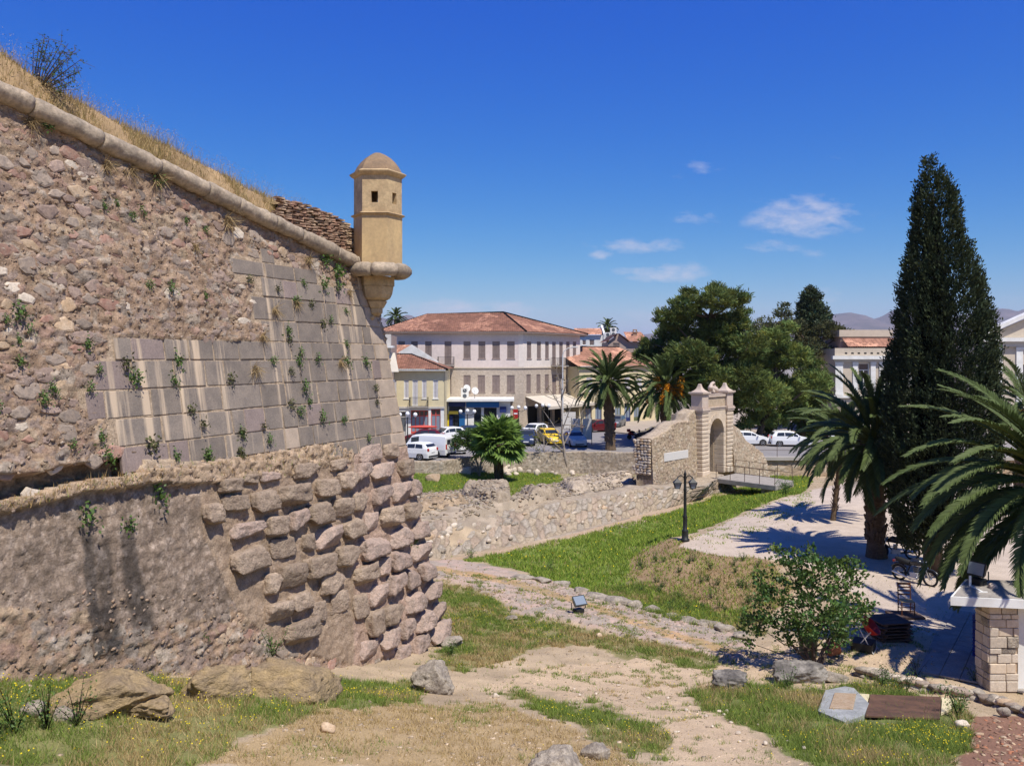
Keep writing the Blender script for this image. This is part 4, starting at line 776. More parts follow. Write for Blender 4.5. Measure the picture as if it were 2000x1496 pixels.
def skin_blob(name, m, verts, edges, radii, parent, Mx, sub=1):
    me = bpy.data.meshes.new(name); me.from_pydata(verts, edges, []); me.materials.append(m); o = link(name, me, parent, Mx); sk = o.modifiers.new('s', 'SKIN'); o.modifiers.new('b', 'SUBSURF').levels = sub; o.modifiers['b'].render_levels = sub
    for i, r_ in enumerate(radii): me.skin_vertices[0].data[i].radius = (r_, r_)
    me.skin_vertices[0].data[0].use_root = True; return o
lion = thing('lion_statue', 'weathered grey winged lion statue crouching on top of the stone gate', 'statue', tuple((G0 + GD * 2.45 - GN * .45).to_3d() + Vector((0, 0, 6.07))))
LM = Matrix(((GD.x, -GN.x, 0, 0), (GD.y, -GN.y, 0, 0), (0, 0, 1, 0), (0, 0, 0, 1)))
skin_blob('body', M['gate_pink'], [(.1, 0, .30), (-.3, .0, .33), (-.62, -.05, .40), (-.80, -.18, .45), (-.92, -.3, .36), (.5, .05, .26), (.62, -.2, .10), (-.45, -.25, .12), (-.5, -.45, .05), (.7, .15, .42), (.55, .2, .62)], [(0, 1), (1, 2), (2, 3), (3, 4), (0, 5), (5, 6), (2, 7), (7, 8), (5, 9), (9, 10)], [.26, .27, .30, .24, .12, .25, .12, .13, .10, .07, .05], lion, LM)
skin_blob('wing', M['gate_pink'], [(-.3, .1, .45), (.0, .12, .68), (.3, .14, .78), (.55, .15, .72)], [(0, 1), (1, 2), (2, 3)], [.12, .14, .12, .06], lion, LM)
# rubble walls either side of the gate
gw = thing('gate_wall', 'tall rubble wall with a white plaque joining the gate on its ditch side', 'stone wall', (9.6, 58.2, 0)); gi = Matrix.Translation(-gw.location)
W0 = G0 - GN * .55
def gpt(s, z, b=0): return (W0.x - GD.x * s - GN.x * b, W0.y - GD.y * s - GN.y * b, z)
topz = [(6.1, 3.16), (5.0, 3.35), (4.0, 3.6), (3.4, 3.95), (2.6, 4.1), (1.2, 4.12), (.9, 4.6), (0, 4.9)]
o = relief_wall('wall_core', [gpt(s, -.4, -.15) for s, z in topz], [gpt(s, z) for s, z in topz], M['rubble'], (.46, .36, .245), (.52, .42, .30), gw, 200, 70, 1.2, 3.2, .04, 11, ragged=.10, pal=[(.50, .40, .29), (.46, .35, .25), (.54, .45, .34), (.42, .32, .23)]); o.matrix_basis = gi
ends = [boulder('end_stone', M[k], 330 + i, 2, .35, .2) for i, k in enumerate(('stone_pale', 'gate', 'stone_pale', 'stone_tan'))]; rr = random.Random(77); MB().box(-.02, 1.2, -.05, .3, .3, 3.05).build('end_core', M['stone_tan'], gw, gi @ Matrix.Translation(gpt(6.05, 0)) @ Matrix(((-GN.x, GD.x, 0, 0), (-GN.y, GD.y, 0, 0), (0, 0, 1, 0), (0, 0, 0, 1))))  # paler stones and core stand in for sunlight on this end face
for r in range(13):
    k = 0; bpos = .04
    while bpos < 1.25:
        w = rr.uniform(.20, .34); z = .75 + r * .185 + rr.uniform(-.03, .03); p = Vector(gpt(6.12, z, bpos + w / 2))
        link('end_stone', ends[rr.randrange(4)], gw, gi @ Matrix.Translation(p) @ Matrix.Rotation(.84, 4, 'Z') @ Matrix.Rotation(rr.uniform(-.2, .2), 4, 'X') @ Matrix.Diagonal((.075, w * .60, .118, 1))); bpos += w
pf = Fac(Vector(gpt(6.1, 0)[:2]) + GN * .06, Vector(gpt(0, 0)[:2]) + GN * .06)
plq = thing('white_plaque', 'blank white rectangular plaque fixed to the rubble wall left of the gate', 'plaque', tuple(pf.M @ Vector((pf.u(1318), 0, pf.z(1318, 890)))))
MB().box(pf.u(1296), pf.u(1343), -.06, .10, pf.z(1318, 898), pf.z(1318, 882)).build('plaque_panel', M['plaque'], plq, Matrix.Translation(-plq.location) @ pf.M, bevel=.015)
gr = thing('gate_wall', 'ruined rubble wall stepping down from the gate towards the road', 'stone wall', (G0.x + GD.x * 5, G0.y + GD.y * 5, 0)); gri = Matrix.Translation(-gr.location)
def gpr(u, z, b=.15): return (G0.x + GD.x * u - GN.x * b, G0.y + GD.y * u - GN.y * b, z)
tr = [(4.75, 3.55), (5.6, 3.35), (6.1, 3.1), (6.7, 2.6), (7.3, 2.15), (8.4, 1.7), (9.7, 1.15), (10.4, .75), (11.1, .15)]
o = relief_wall('wall_core', [gpr(u, -2.0, -.35) for u, z in tr], [gpr(u, z) for u, z in tr], M['rubble'], (.46, .36, .255), (.51, .41, .30), gr, 180, 60, 1.1, 3.2, .045, 15, ragged=.12, pal=[(.50, .40, .29), (.46, .35, .25), (.54, .45, .34)]); o.matrix_basis = gri
# ------------------------------------------------------------------ footbridge with its railings
br = thing('footbridge', 'flat concrete footbridge with thin iron railings leading to the gate', 'bridge', (17, 61, 0)); bi = Matrix.Translation(-br.location)
DK = [(14.7, 61.5), (18.0, 57.7), (20.1, 60.3), (17.2, 64.4)]
MB().prism(DK, -.32, -.02).build('deck', M['concrete'], br, bi)
def rail(p0, p1, z, n, h, parent, Mi, nm='railing_post', r_=.022, rows=(1.0, .55)):
    p0, p1 = Vector(p0), Vector(p1)
    for i in range(n):
        p = p0.lerp(p1, i / (n - 1)); MB().tube([(p.x, p.y, z - .25), (p.x, p.y, z + h)], r_, 6).build(nm, M['iron_rust'], parent, Mi)
    for f in rows: MB().tube([(p0.x, p0.y, z + h * f), (p1.x, p1.y, z + h * f)], r_ * .8, 6).build('rail', M['iron_rust'], parent, Mi)
rail((14.85, 61.45), (18.0, 57.85), 0, 5, 1.0, br, bi); rail((17.0, 64.2), (20.0, 60.3), 0, 5, 1.0, br, bi)
ab = thing('bridge_abutment', 'short rough stone abutment carrying the outer end of the footbridge', 'abutment', (18.6, 59, -1)); ai = Matrix.Translation(-ab.location)
o = relief_wall('wall_core', [(17.35, 58.75, -1.8), (18.1, 57.95, -1.8), (20.2, 60.4, -1.8)], [(17.35, 58.85, -.33), (18.1, 58.05, -.33), (20.1, 60.4, -.33)], M['rubble'], (.40, .31, .22), (.46, .37, .27), ab, 60, 16, .8, 2.2, .06, 19, ragged=.01); o.matrix_basis = ai
# ------------------------------------------------------------------ street retaining walls, coping and railing
rwl = thing('street_wall', 'low grey rubble wall holding up the street behind the fan palm', 'retaining wall', (0, 77, 0)); ri = Matrix.Translation(-rwl.location)
SE = [(-12, 70.6), (-5.8, 71.5), (-3.6, 74.4), (0.2, 77.2), (6.3, 77.0), (11.9, 74.6)]
o = relief_wall('wall_core', [(x, y - .25, -2.1) for x, y in SE], [(-12, 70.6, .03), (-5.8, 71.5, .03), (-3.6, 74.4, .06), (.2, 77.2, .12), (6.3, 77, .2), (11.9, 74.6, .35)], M['rubble'], (.38, .31, .23), (.46, .38, .29), rwl, 300, 26, .55, 3.0, .045, 23, ragged=.08, pal=[(.42, .36, .28), (.38, .32, .25), (.48, .41, .32)]); o.matrix_basis = ri
rwr = thing('street_wall', 'pale coped rubble wall beside the road to the right of the gate', 'retaining wall', (25, 74.2, 0)); ri = Matrix.Translation(-rwr.location)
o = relief_wall('wall_core', [(19.5, 73.95, -2.2), (46, 73.95, -2.2)], [(19.5, 74.1, -.22), (46, 74.1, -.22)], M['rubble'], (.44, .33, .22), (.50, .40, .28), rwr, 260, 22, .5, 2.0, .05, 27, ragged=0, pal=[(.50, .38, .25), (.46, .34, .22), (.54, .44, .33)]); o.matrix_basis = ri
MB().box(19.6, 46, 73.85, 74.75, -.215, .07).build('coping', M['paving'], rwr, ri)
rl = thing('road_railing', 'thin iron railing on the coping between the road and the ditch', 'railing', (25, 74.3, .07)); rail((21.3, 74.15), (43, 74.15), .07, 12, 1.05, rl, Matrix.Translation(-rl.location))
# ------------------------------------------------------------------ ruined wall stubs on the terrace
def lump(name, label, cat, poly, h, m, c, seed=1, step=.10, z0=None, cobble=True, group=None, edge_w=.5):
    pts = [on_ground(px, py) for px, py in poly]; xs = [p.x for p in pts]; ys = [p.y for p in pts]
    gx1, gy1 = np.arange(min(xs) - .4, max(xs) + .5, step), np.arange(min(ys) - .4, max(ys) + .5, step); X, Y = np.meshgrid(gx1, gy1); w1, w2 = fbm(X * 1.3, Y * 1.3, 3, seed) - .5, fbm(X * 1.3, Y * 1.3, 3, seed + 9) - .5
    pl = [(p.x, p.y) for p in pts]; ins = inpoly(X + w1 * .6, Y + w2 * .6, pl)
    sd = np.full(X.shape, 9.)
    for (x1, y1), (x2, y2) in zip(pl, pl[1:] + pl[:1]):
        l2 = (x2 - x1) ** 2 + (y2 - y1) ** 2; t_ = np.clip(((X - x1) * (x2 - x1) + (Y - y1) * (y2 - y1)) / l2, 0, 1); sd = np.minimum(sd, np.hypot(X - x1 - t_ * (x2 - x1), Y - y1 - t_ * (y2 - y1)))
    sd = np.where(ins, sd, -sd); e = smooth(-.02, edge_w, sd + .15 * w1); d1, d2, idr = voro(X * 2.2 + w1, Y * 2.2 + w2, seed)
    Z = ground_z(X, Y) - .12 + e * (h + .12) + np.clip(e * 1.6, 0, 1) * ((.12 if cobble else .03) * (smooth(.05, .3, d2 - d1) - .5) + .30 * w1 + .30 * (fbm(X * 2.6, Y * 2.6, 4, seed + 4) - .5))
    cc = np.array(c) * (.8 + .4 * idr[..., None]) * (1 + .5 * w2[..., None]); keep = sd > -.3; ii = np.arange(X.size).reshape(X.shape)
    q = np.stack([ii[:-1, :-1], ii[:-1, 1:], ii[1:, 1:], ii[1:, :-1]], -1)[(keep[:-1, :-1] & keep[1:, 1:] & keep[1:, :-1] & keep[:-1, 1:])].reshape(-1, 4)
    used = np.unique(q); remap = np.full(X.size, -1); remap[used] = np.arange(len(used)); V = np.stack([X, Y, Z], -1).reshape(-1, 3)[used]
    return tag(link(name, mesh_np(name, V, remap[q], m, cc.reshape(-1, 3)[used], True)), label, cat, group)
RC = (.37, .30, .22)
lump('ruined_wall', 'flat-topped ruined wall stub just below the fan palm', 'ruin', [(893, 966), (905, 950), (998, 947), (1003, 985), (975, 988), (935, 980)], .42, M['rubble'], RC, 3)
lump('ruined_wall', 'short ruined wall block with a dark shaded end on the terrace', 'ruin', [(1010, 962), (1050, 955), (1098, 966), (1090, 980), (1030, 985)], .42, M['rubble'], RC, 5)
lump('ruined_wall', 'broad ruined masonry platform below the stone-ended gate wall', 'ruin', [(1090, 950), (1150, 938), (1235, 930), (1245, 948), (1200, 962), (1110, 968)], .42, M['rubble'], (.45, .37, .28), 7)
lump('ruined_wall', 'low ruined wall with a grassy top beside the bastion corner', 'ruin', [(805, 985), (840, 968), (893, 972), (925, 985), (860, 1000), (810, 1005)], .3, M['rubble'], (.40, .30, .20), 9)

# loose rubble over the ruins, the head of the ditch wall and the rock shelf
rgc = np.random.default_rng(29); n = 26000; x = rgc.uniform(-9, 12, n); y = rgc.uniform(40, 66, n); z = ground_z(x, y); px, py = proj(x, y, z); k = (py > 935) & (py < 1035) & (px > 790) & (px < 1260) & ~inpoly(px, py, G_TERR) & ~inpoly(px, py, G_DITCH) & (fbm(x * .7, y * .7, 3, 9) > .40) & (py < np.interp(px, [836, 987, 1094, 1201, 1270, 1392], [1022, 996, 982, 965, 953, 950])); x, y, z = x[k][:2600], y[k][:2600], z[k][:2600]; dg = bpy.context.evaluated_depsgraph_get()
zr2 = np.array([(lambda h: h[1].z if h[0] else c_)(SC.ray_cast(dg, (a_, b_, 6), (0, 0, -1), distance=10)) for a_, b_, c_ in zip(x, y, z)]); rk = np.array([(.41, .34, .26), (.36, .295, .22), (.44, .38, .30), (.34, .26, .19)])
chips('loose_rubble', np.stack([x, y, zr2 + .01], -1), (1, 0, 0), (0, 1, 0), (0, 0, 1), rgc.uniform(.03, .11, len(x)), rk[rgc.integers(0, 4, len(x))] * rgc.uniform(.75, 1.2, (len(x), 1)), rgc)
n = 60000; x = rgc.uniform(-9, 16, n); y = rgc.uniform(11, 36, n); z = ground_z(x, y); px, py = proj(x, y, z); sh_ = inpoly(px, py, SHELF); di_ = inpoly(px, py, DIRT) | inpoly(px, py, DRY); df = (x - C0[0]) * N1[0] + (y - C0[1]) * N1[1] + B * z > .1; df |= ((x - C0[0]) * UX[0] + (y - C0[1]) * UX[1]) > .3
k = df & (rgc.random(n) < np.where(sh_, .20, np.where(di_, .22, .05))) & (px > -60) & (px < 2060) & (py < 1560); x, y, z, sh_ = x[k], y[k], z[k], sh_[k]; col = np.where(sh_[:, None], np.array([.42, .33, .26]), np.array([.50, .39, .27])) * rgc.uniform(.55, 1.35, (len(x), 1))
chips('gravel', np.stack([x, y, z], -1), (1, 0, 0), (0, 1, 0), (0, 0, 1), np.where(sh_, rgc.uniform(.01, .05, len(x)), .008 + .028 * rgc.random(len(x)) ** 3) * 1.0, col, rgc, None, M['ground'], .45)
# ------------------------------------------------------------------ town buildings
def unit_shutter(name, m):
    b = MB(); b.box(0, 1, 0, .03, 0, 1); 
    for x0, x1 in ((0, .12), (.88, 1)): b.box(x0, x1, -.02, -.001, 0, 1)
    for z0, z1 in ((0, .06), (.36, .42), (.94, 1)): b.box(.121, .879, -.02, -.001, z0, z1)
    for i in range(16):
        z = .08 + i * .054
        if not .33 < z < .40: b.box(.125, .875, -.012, -.001, z, z + .026)
    return b.me(name, m)
SHB, SHP = unit_shutter('shutter', M['shutter']), unit_shutter('shutter', M['shutter_pale'])
def window(fac, op, par, inv, sm=SHB, fm='shutter', depth=.10, open_top=0.0):
    u0, u1, z0, z1 = op; f = .07; b = MB(); y0, y1 = depth - .05, depth + .03
    b.box(u0, u0 + f, y0, y1, z0, z1).box(u1 - f, u1, y0, y1, z0, z1).box(u0 + f, u1 - f, y0, y1, z0, z0 + f).box(u0 + f, u1 - f, y0, y1, z1 - f, z1).box(u0 + f, u1 - f, y0 + .05, y1, z1 - f - (z1 - z0) * .2, z1 - f).box(u0 - .06, u1 + .06, -.06, .04, z0 - .10, z0 - .005)
    w = b.build('window', M[fm], par, inv @ fac.M); um = (u0 + u1) / 2; top = z1 - f - (.22 * (z1 - z0) if open_top else 0)
    for a, c in ((u0 + f, um - .012), (um + .012, u1 - f)):
        link('shutter', sm, w, Matrix.Translation((a, depth - .02, z0 + f)) @ Matrix.Diagonal((c - a, 1, top - z0 - f, 1)))
    MB().box(u0 + .02, u1 - .02, depth + .06, depth + .10, z0, z1).build('pane', M['glass'], w); return w
def tile_roof(name, poly, par, inv, m=None, tw=.26, th=.34, tint=1.0, seed=1):
    p = [Vector(q) for q in poly]; e = (p[1] - p[0]).normalized(); n = e.cross(p[2] - p[0]).normalized(); n = n if n.z > 0 else -n; s = n.cross(e); s = s if s.z > 0 else -s
    q2 = [((v - p[0]).dot(e), (v - p[0]).dot(s)) for v in p]; us = [q[0] for q in q2]; ss = [q[1] for q in q2]
    U = np.arange(min(us), max(us) + tw, tw / 4); Sg = np.sort(np.concatenate([np.arange(0, max(ss) + th, th), np.arange(0, max(ss) + th, th) + th * .97])); UU_, SS_ = np.meshgrid(U, Sg)
    row = np.floor(SS_ / th + .01); ph = (SS_ / th) - row; lift = .055 * np.abs(np.sin(math.pi * UU_ / tw)) + .035 * (1 - ph) + .05 * (fbm(UU_ / 3, SS_ / 3, 2, seed) - .5)
    co = np.array(p[0]) + UU_[..., None] * np.array(e) + SS_[..., None] * np.array(s) + lift[..., None] * np.array(n)
    tid = vn2(np.floor(UU_ / tw) * 3.7, row * 5.3, seed); patch = fbm(UU_ / 2.2, SS_ / 2.2, 4, seed + 5)
    c = np.stack([.72 + .55 * tid, .72 + .5 * tid, .72 + .5 * tid], -1) * (.78 + .5 * patch[..., None]); c = np.where((patch > .60)[..., None] & (tid > .3)[..., None], np.array([1.7, 1.75, 1.7]) * (.8 + .3 * tid[..., None]), c) * tint
    k = inpoly((UU_[:-1, :-1] + UU_[1:, 1:]) / 2, (SS_[:-1, :-1] + SS_[1:, 1:]) / 2, q2); ii = np.arange(UU_.size).reshape(UU_.shape)
    q = np.stack([ii[:-1, :-1], ii[:-1, 1:], ii[1:, 1:], ii[1:, :-1]], -1)[k]; used = np.unique(q); rm = np.full(UU_.size, -1); rm[used] = np.arange(len(used))
    return link(name, mesh_np(name, co.reshape(-1, 3)[used], rm[q], m or M['tile'], c.reshape(-1, 3)[used]), par, inv)
def ridge(name, a, b, par, inv, m='tile_new', r_=.13): return MB().tube([a, b], r_, 8).build(name, M[m], par, inv, sm=True)
def balcony(fac, u0, u1, z, par, inv, dep=.9, rm='iron', slab='concrete', h=1.0, dens=.13):
    s = MB().box(u0, u1, -dep, -.002, z - .14, z).build('balcony', M[slab], par, inv @ fac.M); r_ = MB(); y = -dep + .05
    for a, b in (((u0 + .04, y), (u1 - .04, y)), ((u0 + .04, y), (u0 + .04, -.05)), ((u1 - .04, y), (u1 - .04, -.05))):
        L_ = math.dist(a, b); n = max(2, int(L_ / dens))
        for i in range(n + 1): x, yy = a[0] + (b[0] - a[0]) * i / n, a[1] + (b[1] - a[1]) * i / n; r_.tube([(x, yy, z), (x, yy, z + h)], .014, 4)
        for hh in (.08, h): r_.tube([(*a, z + hh), (*b, z + hh)], .022, 4)
    r_.build('balcony_railing', M[rm], s); return s
# --- large building with the hipped tile roof
A, Bc, Cc = (-16.0, 104), (1.39, 104), (9.28, 115.2)
big = thing('townhouse', 'large pale pink stucco townhouse on a stone storey under a hipped red tile roof', 'building', (-6, 106, 0)); bi_ = Matrix.Translation(-big.location)
fl, fr = Fac(A, Bc), Fac(Bc, Cc); zx = lambda a: 720 + a / 4.4; zx8 = lambda a: 980 + a / 4.4; zy = lambda a: 590 + a / 4.4
Lu = [fl.op(zx(a), zx(b), zy(338), zy(486)) for a, b in ((150, 180), (192, 228), (255, 312), (365, 422), (485, 542), (815, 876), (943, 1003), (1063, 1127), (1190, 1255))]; Ld = [fl.op(zx(652), zx(712), zy(338), zy(540))]
Ll = [fl.op(zx(a), zx(b), zy(628), zy(775)) for a, b in ((655, 710), (815, 876), (937, 1000), (1062, 1127), (1187, 1255))]
Ru = [fr.op(zx8(a), zx8(b), zy(340), zy(487)) for a, b in ((216, 254), (302, 337), (373, 405), (553, 584), (611, 640))]; Rd = [fr.op(zx8(a), zx8(b), zy(342), zy(545)) for a, b in ((433, 465), (494, 525))]
Rl = [fr.op(zx8(a), zx8(b), zy(622), zy(768)) for a, b in ((212, 250), (298, 333), (370, 405), (550, 584), (608, 640))]; Rm = [fr.op(zx8(433), zx8(468), zy(622), zy(800)), fr.op(zx8(490), zx8(522), zy(622), zy(800))]
Gl = [fl.op(a, b, 812, 840) for a, b in ((992, 1012),)]; Gr = [(1.0 + 3.1 * i, 3.6 + 3.1 * i, .2, 2.75) for i in range(4)]
ZB, ZE = 7.55, 11.95
w1 = wall_open(MB(), fl, ZB, ZE, Lu + Ld); w1.build('front_wall', M['pink'], big, bi_); wall_open(MB(), fr, ZB, ZE, Ru + Rd).build('side_wall', M['pink2'], big, bi_)
wall_open(MB(), fl, 0, ZB - .01, Ll + Gl).build('stone_storey', M['stonefac'], big, bi_); wall_open(MB(), fr, 0, ZB - .01, Rl + Rm + Gr).build('stone_storey', M['stonefac'], big, bi_)
MB().box(-.05, fl.L + .08, -.10, .02, ZB - .09, ZB + .05).build('string_course', M['cream'], big, bi_ @ fl.M); MB().box(-.05, fr.L, -.10, .02, ZB - .09, ZB + .05).build('string_course', M['cream'], big, bi_ @ fr.M)
MB().box(-.6, .01, -.03, .02, ZB + .06, ZE).build('corner_strip', M['pink2'], big, bi_ @ Matrix.Translation((fl.B.x, fl.B.y, 0)))
MB().add([(-16, 104, 0), (-16, 122, 0), (9.28, 122, 0), (9.28, 115.2, 0), (-16, 104, ZE), (-16, 122, ZE), (9.28, 122, ZE), (9.28, 115.2, ZE)], [(0, 1, 5, 4), (1, 2, 6, 5), (2, 3, 7, 6)]).build('back_wall', M['pink'], big, bi_)
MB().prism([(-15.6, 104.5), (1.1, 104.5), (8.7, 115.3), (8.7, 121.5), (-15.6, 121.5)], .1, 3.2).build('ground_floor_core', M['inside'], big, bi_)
for o in Lu + Ll + Ld: window(fl, o, big, bi_, open_top=1 if o in Lu else 0)
for o in Ru + Rl + Rd + Rm: window(fr, o, big, bi_)
balcony(fl, fl.u(zx(597)), fl.u(zx(738)), fl.z(zx(670), zy(540)), big, bi_, 1.0); balcony(fr, fr.u(zx8(420)), fr.u(zx8(522)), fr.z(zx8(470), zy(545)), big, bi_, 1.0); 
EA, EB, EC, ED = Vector((-16.9, 103.3, ZE)), Vector((1.75, 103.3, ZE)), Vector((10.4, 115.6, ZE)), Vector((-16.9, 123, ZE)); R1, R2 = Vector((-11.2, 112, 14.45)), Vector((-1.15, 112.5, 14.75))
MB().add([EA, EB, EC, Vector((10.4, 123, ZE)), ED], [(0, 4, 3, 2, 1)]).add([EA - Vector((0, 0, .14)), EB - Vector((0, 0, .14)), EC - Vector((0, 0, .14)), Vector((10.4, 123, ZE - .14)), ED - Vector((0, 0, .14))], [(0, 4, 3, 2, 1)]).add([EA, EB, EC, EC - Vector((0, 0, .14)), EB - Vector((0, 0, .14)), EA - Vector((0, 0, .14))], [(0, 1, 4, 5), (1, 2, 3, 4)]).build('eaves_board', M['shutter'], big, bi_)
tile_roof('roof', [EA, EB, R2, R1], big, bi_, seed=3, tint=.85); tile_roof('roof', [EB, EC, R2], big, bi_, seed=4, tint=1.0); tile_roof('roof', [ED, EA, R1], big, bi_, seed=5); tile_roof('roof', [Vector((10.4, 123, ZE)), ED, R1, R2], big, bi_, seed=6); tile_roof('roof', [EC, Vector((10.4, 123, ZE)), R2], big, bi_, seed=7)
for a, b in ((R1, R2), (EB, R2), (EA, R1), (EC, R2)): ridge('ridge_tiles', a + Vector((0, 0, .05)), b + Vector((0, 0, .08)), big, bi_)
# cafe awnings and shop glazing in front of the side wall
for i in range(3):
    aw = thing('cafe_awning', ('cream sloping cafe awning nearest the corner of the pink townhouse', 'cream sloping cafe awning in the middle of the townhouse side wall', 'cream sloping cafe awning at the far end of the townhouse side wall')[i], 'awning', (fr.A.x, fr.A.y, 3), group='cafe awnings'); u0 = .4 + 4.5 * i; Mx = Matrix.Translation(-aw.location) @ fr.M
    MB().add([(u0, -.05, 4.0), (u0 + 4.2, -.05, 4.0), (u0 + 4.2, -3.4, 2.85), (u0, -3.4, 2.85), (u0, -.05, 3.95), (u0 + 4.2, -.05, 3.95), (u0 + 4.2, -3.4, 2.80), (u0, -3.4, 2.80)], [(0, 3, 2, 1), (4, 5, 6, 7), (0, 4, 7, 3), (1, 2, 6, 5), (3, 7, 6, 2), (0, 1, 5, 4)]).build('awning_cloth', M['awning'], aw, Mx)
    vl = MB()
    for k in range(14): vl.box(u0 + .3 * k + .004, u0 + .3 * k + .296, -3.43, -3.41, 2.5, 2.83)
    vl.build('valance', M['awning'], aw, Mx)
    for u in (u0 + .1, u0 + 4.1): MB().tube([(u, -3.35, 2.82), (u, -3.35, .1)], .03, 6).build('post', M['iron'], aw, Mx)
# --- yellow house
yel = thing('corner_house', 'small pale yellow house with pale shutters, red shop doors and a tiled roof', 'building', (-11, 95, 0)); yi = Matrix.Translation(-yel.location)
fy = Fac((-17.5, 94), (-7.55, 94)); Yw = [fy.op(zx(a), zx(b), zy(668), zy(828)) for a, b in ((190, 240), (303, 345), (458, 498), (553, 597))]; Yd = [fy.op(zx(376), zx(424), zy(668), zy(892))]
Yg = [fy.op(zx(225), zx(322), zy(940), zy(1180)), fy.op(zx(363), zx(514), zy(930), zy(1180)), fy.op(zx(536), zx(618), zy(920), zy(1180))]
ZG = fy.z(800, zy(902)); wall_open(MB(), fy, ZG, 7.45, Yw + Yd).build('upper_wall', M['yellow'], yel, yi); wall_open(MB(), fy, 0, ZG - .01, [(a, b, .02, d) for a, b, c, d in Yg]).build('shop_wall', M['white'], yel, yi)
MB().box(-.05, fy.L + .05, -.12, .02, ZG - .15, ZG + .05).build('string_course', M['greyw'], yel, yi @ fy.M); MB().box(-.1, fy.L + .2, -.55, -.40, 7.33, 7.47).build('gutter', M['white'], yel, yi @ fy.M)
MB().add([(-7.55, 94, 0), (-7.55, 103, 0), (-17.5, 103, 0), (-17.5, 94, 0), (-7.55, 94, 7.45), (-7.55, 103, 7.45), (-17.5, 103, 7.45), (-17.5, 94, 7.45)], [(0, 1, 5, 4), (1, 2, 6, 5), (2, 3, 7, 6)]).build('back_wall', M['yellow'], yel, yi)
for o in Yw + Yd: window(fy, o, yel, yi, SHP, 'white')
def shop_door(fac, op, par, inv, nleaf, fm, gm):
    u0, u1, z0, z1 = op; f = .09; b = MB(); zt = z1 - (z1 - z0) * .22; b.box(u0, u1, .12, .22, z1 - f, z1).box(u0, u1, .12, .22, zt - f / 2, zt + f / 2)
    for i in range(nleaf + 1): u = u0 + (u1 - u0 - f) * i / nleaf; b.box(u, u + f, .115, .215, z0, z1 - f)
    for i in range(nleaf): a = u0 + (u1 - u0 - f) * i / nleaf; w = (u1 - u0 - f) / nleaf; b.box(a + f, a + w, .13, .2, z0, z0 + .55)
    d = b.build('shop_door', M[fm], par, inv @ fac.M)
    for i in range(nleaf): a = u0 + (u1 - u0 - f) * i / nleaf; w = (u1 - u0 - f) / nleaf; MB().box(a + f, a + w, .15, .18, z0 + .55, zt).build('pane', M[gm], d); MB().box(a + f, a + w, .15, .18, zt, z1 - f).build('pane', M['glass'], d)
for o, n, fm, gm in ((Yg[0], 2, 'greyw', 'cargrey'), (Yg[1], 4, 'reddoor', 'glass_blue'), (Yg[2], 2, 'reddoor', 'glass_blue')): shop_door(fy, (o[0], o[1], .02, o[3]), yel, yi, n, fm, gm)
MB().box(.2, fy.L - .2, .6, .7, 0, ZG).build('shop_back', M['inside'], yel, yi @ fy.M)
balcony(fy, fy.u(zx(355)), fy.u(zx(516)), fy.z(zx(430), zy(894)), yel, yi, .9)
E1, E2 = Vector((-18.2, 93.4, 7.48)), Vector((-7.15, 93.4, 7.48)); Q1, Q2 = Vector((-17.5, 98.5, 9.15)), Vector((-11.7, 98.5, 9.15)); E3 = Vector((-7.15, 103.6, 7.48))
tile_roof('roof', [E1, E2, Q2, Q1], yel, yi, seed=13, tint=.95); tile_roof('roof', [E2, E3, Q2], yel, yi, seed=14); ridge('ridge_tiles', E2, Q2, yel, yi); ridge('ridge_tiles', Q1, Q2, yel, yi)
gb = MB(); g0 = [P(772, 692, 101), P(804, 673, 101), P(856, 706, 101), P(856, 722, 101), P(772, 722, 101)]
gb.add([tuple(v) for v in g0] + [(v.x, v.y + .3, v.z) for v in g0], [(0, 1, 2, 3, 4)[::-1], (5, 6, 7, 8, 9), (0, 5, 6, 1), (1, 6, 7, 2), (2, 7, 8, 3)]); gb.build('gable_wall', M['white'], yel, yi)
tile_roof('roof', [P(745, 695, 100.6), P(776, 695, 100.6), P(804, 675, 102.5), P(745, 675, 102.5)], yel, yi, M['tile_new'], seed=15)
# --- grey block at the bastion's edge
gyb = thing('apartment_block', 'grey apartment block with white balconies half hidden by the bastion edge', 'building', (-17, 92, 0)); gi2 = Matrix.Translation(-gyb.location); fg = Fac((-20, 91), (-13.05, 91))
wall_open(MB(), fg, 0, 11.3, [(4.6, 6.2, 6.9, 8.9), (4.6, 6.2, 3.7, 5.5)]).build('wall', M['greyw'], gyb, gi2); MB().box(-20, -13.1, 91.4, 96, 0, 11.2).build('building_core', M['brownw'], gyb, gi2)
MB().box(4.4, 6.3, .2, .25, 3.6, 9).build('pane', M['glass'], gyb, gi2 @ fg.M)
for z, nm in ((9.95, 'canopy'), (6.3, 'balcony')): MB().box(2, 7.35, -1.1, -.002, z - .12, z + .1).build(nm, M['white'], gyb, gi2 @ fg.M)
MB().add([(4, -1.5, 7.3), (8.0, -1.5, 7.3), (7.4, -.05, 9.3), (4, -.05, 9.3), (4, -1.5, 7.25), (8.0, -1.5, 7.25), (7.4, -.05, 9.25), (4, -.05, 9.25)], [(0, 1, 2, 3), (7, 6, 5, 4), (0, 4, 5, 1), (1, 5, 6, 2)]).build('sun_blind', M['awning'], gyb, gi2 @ fg.M)
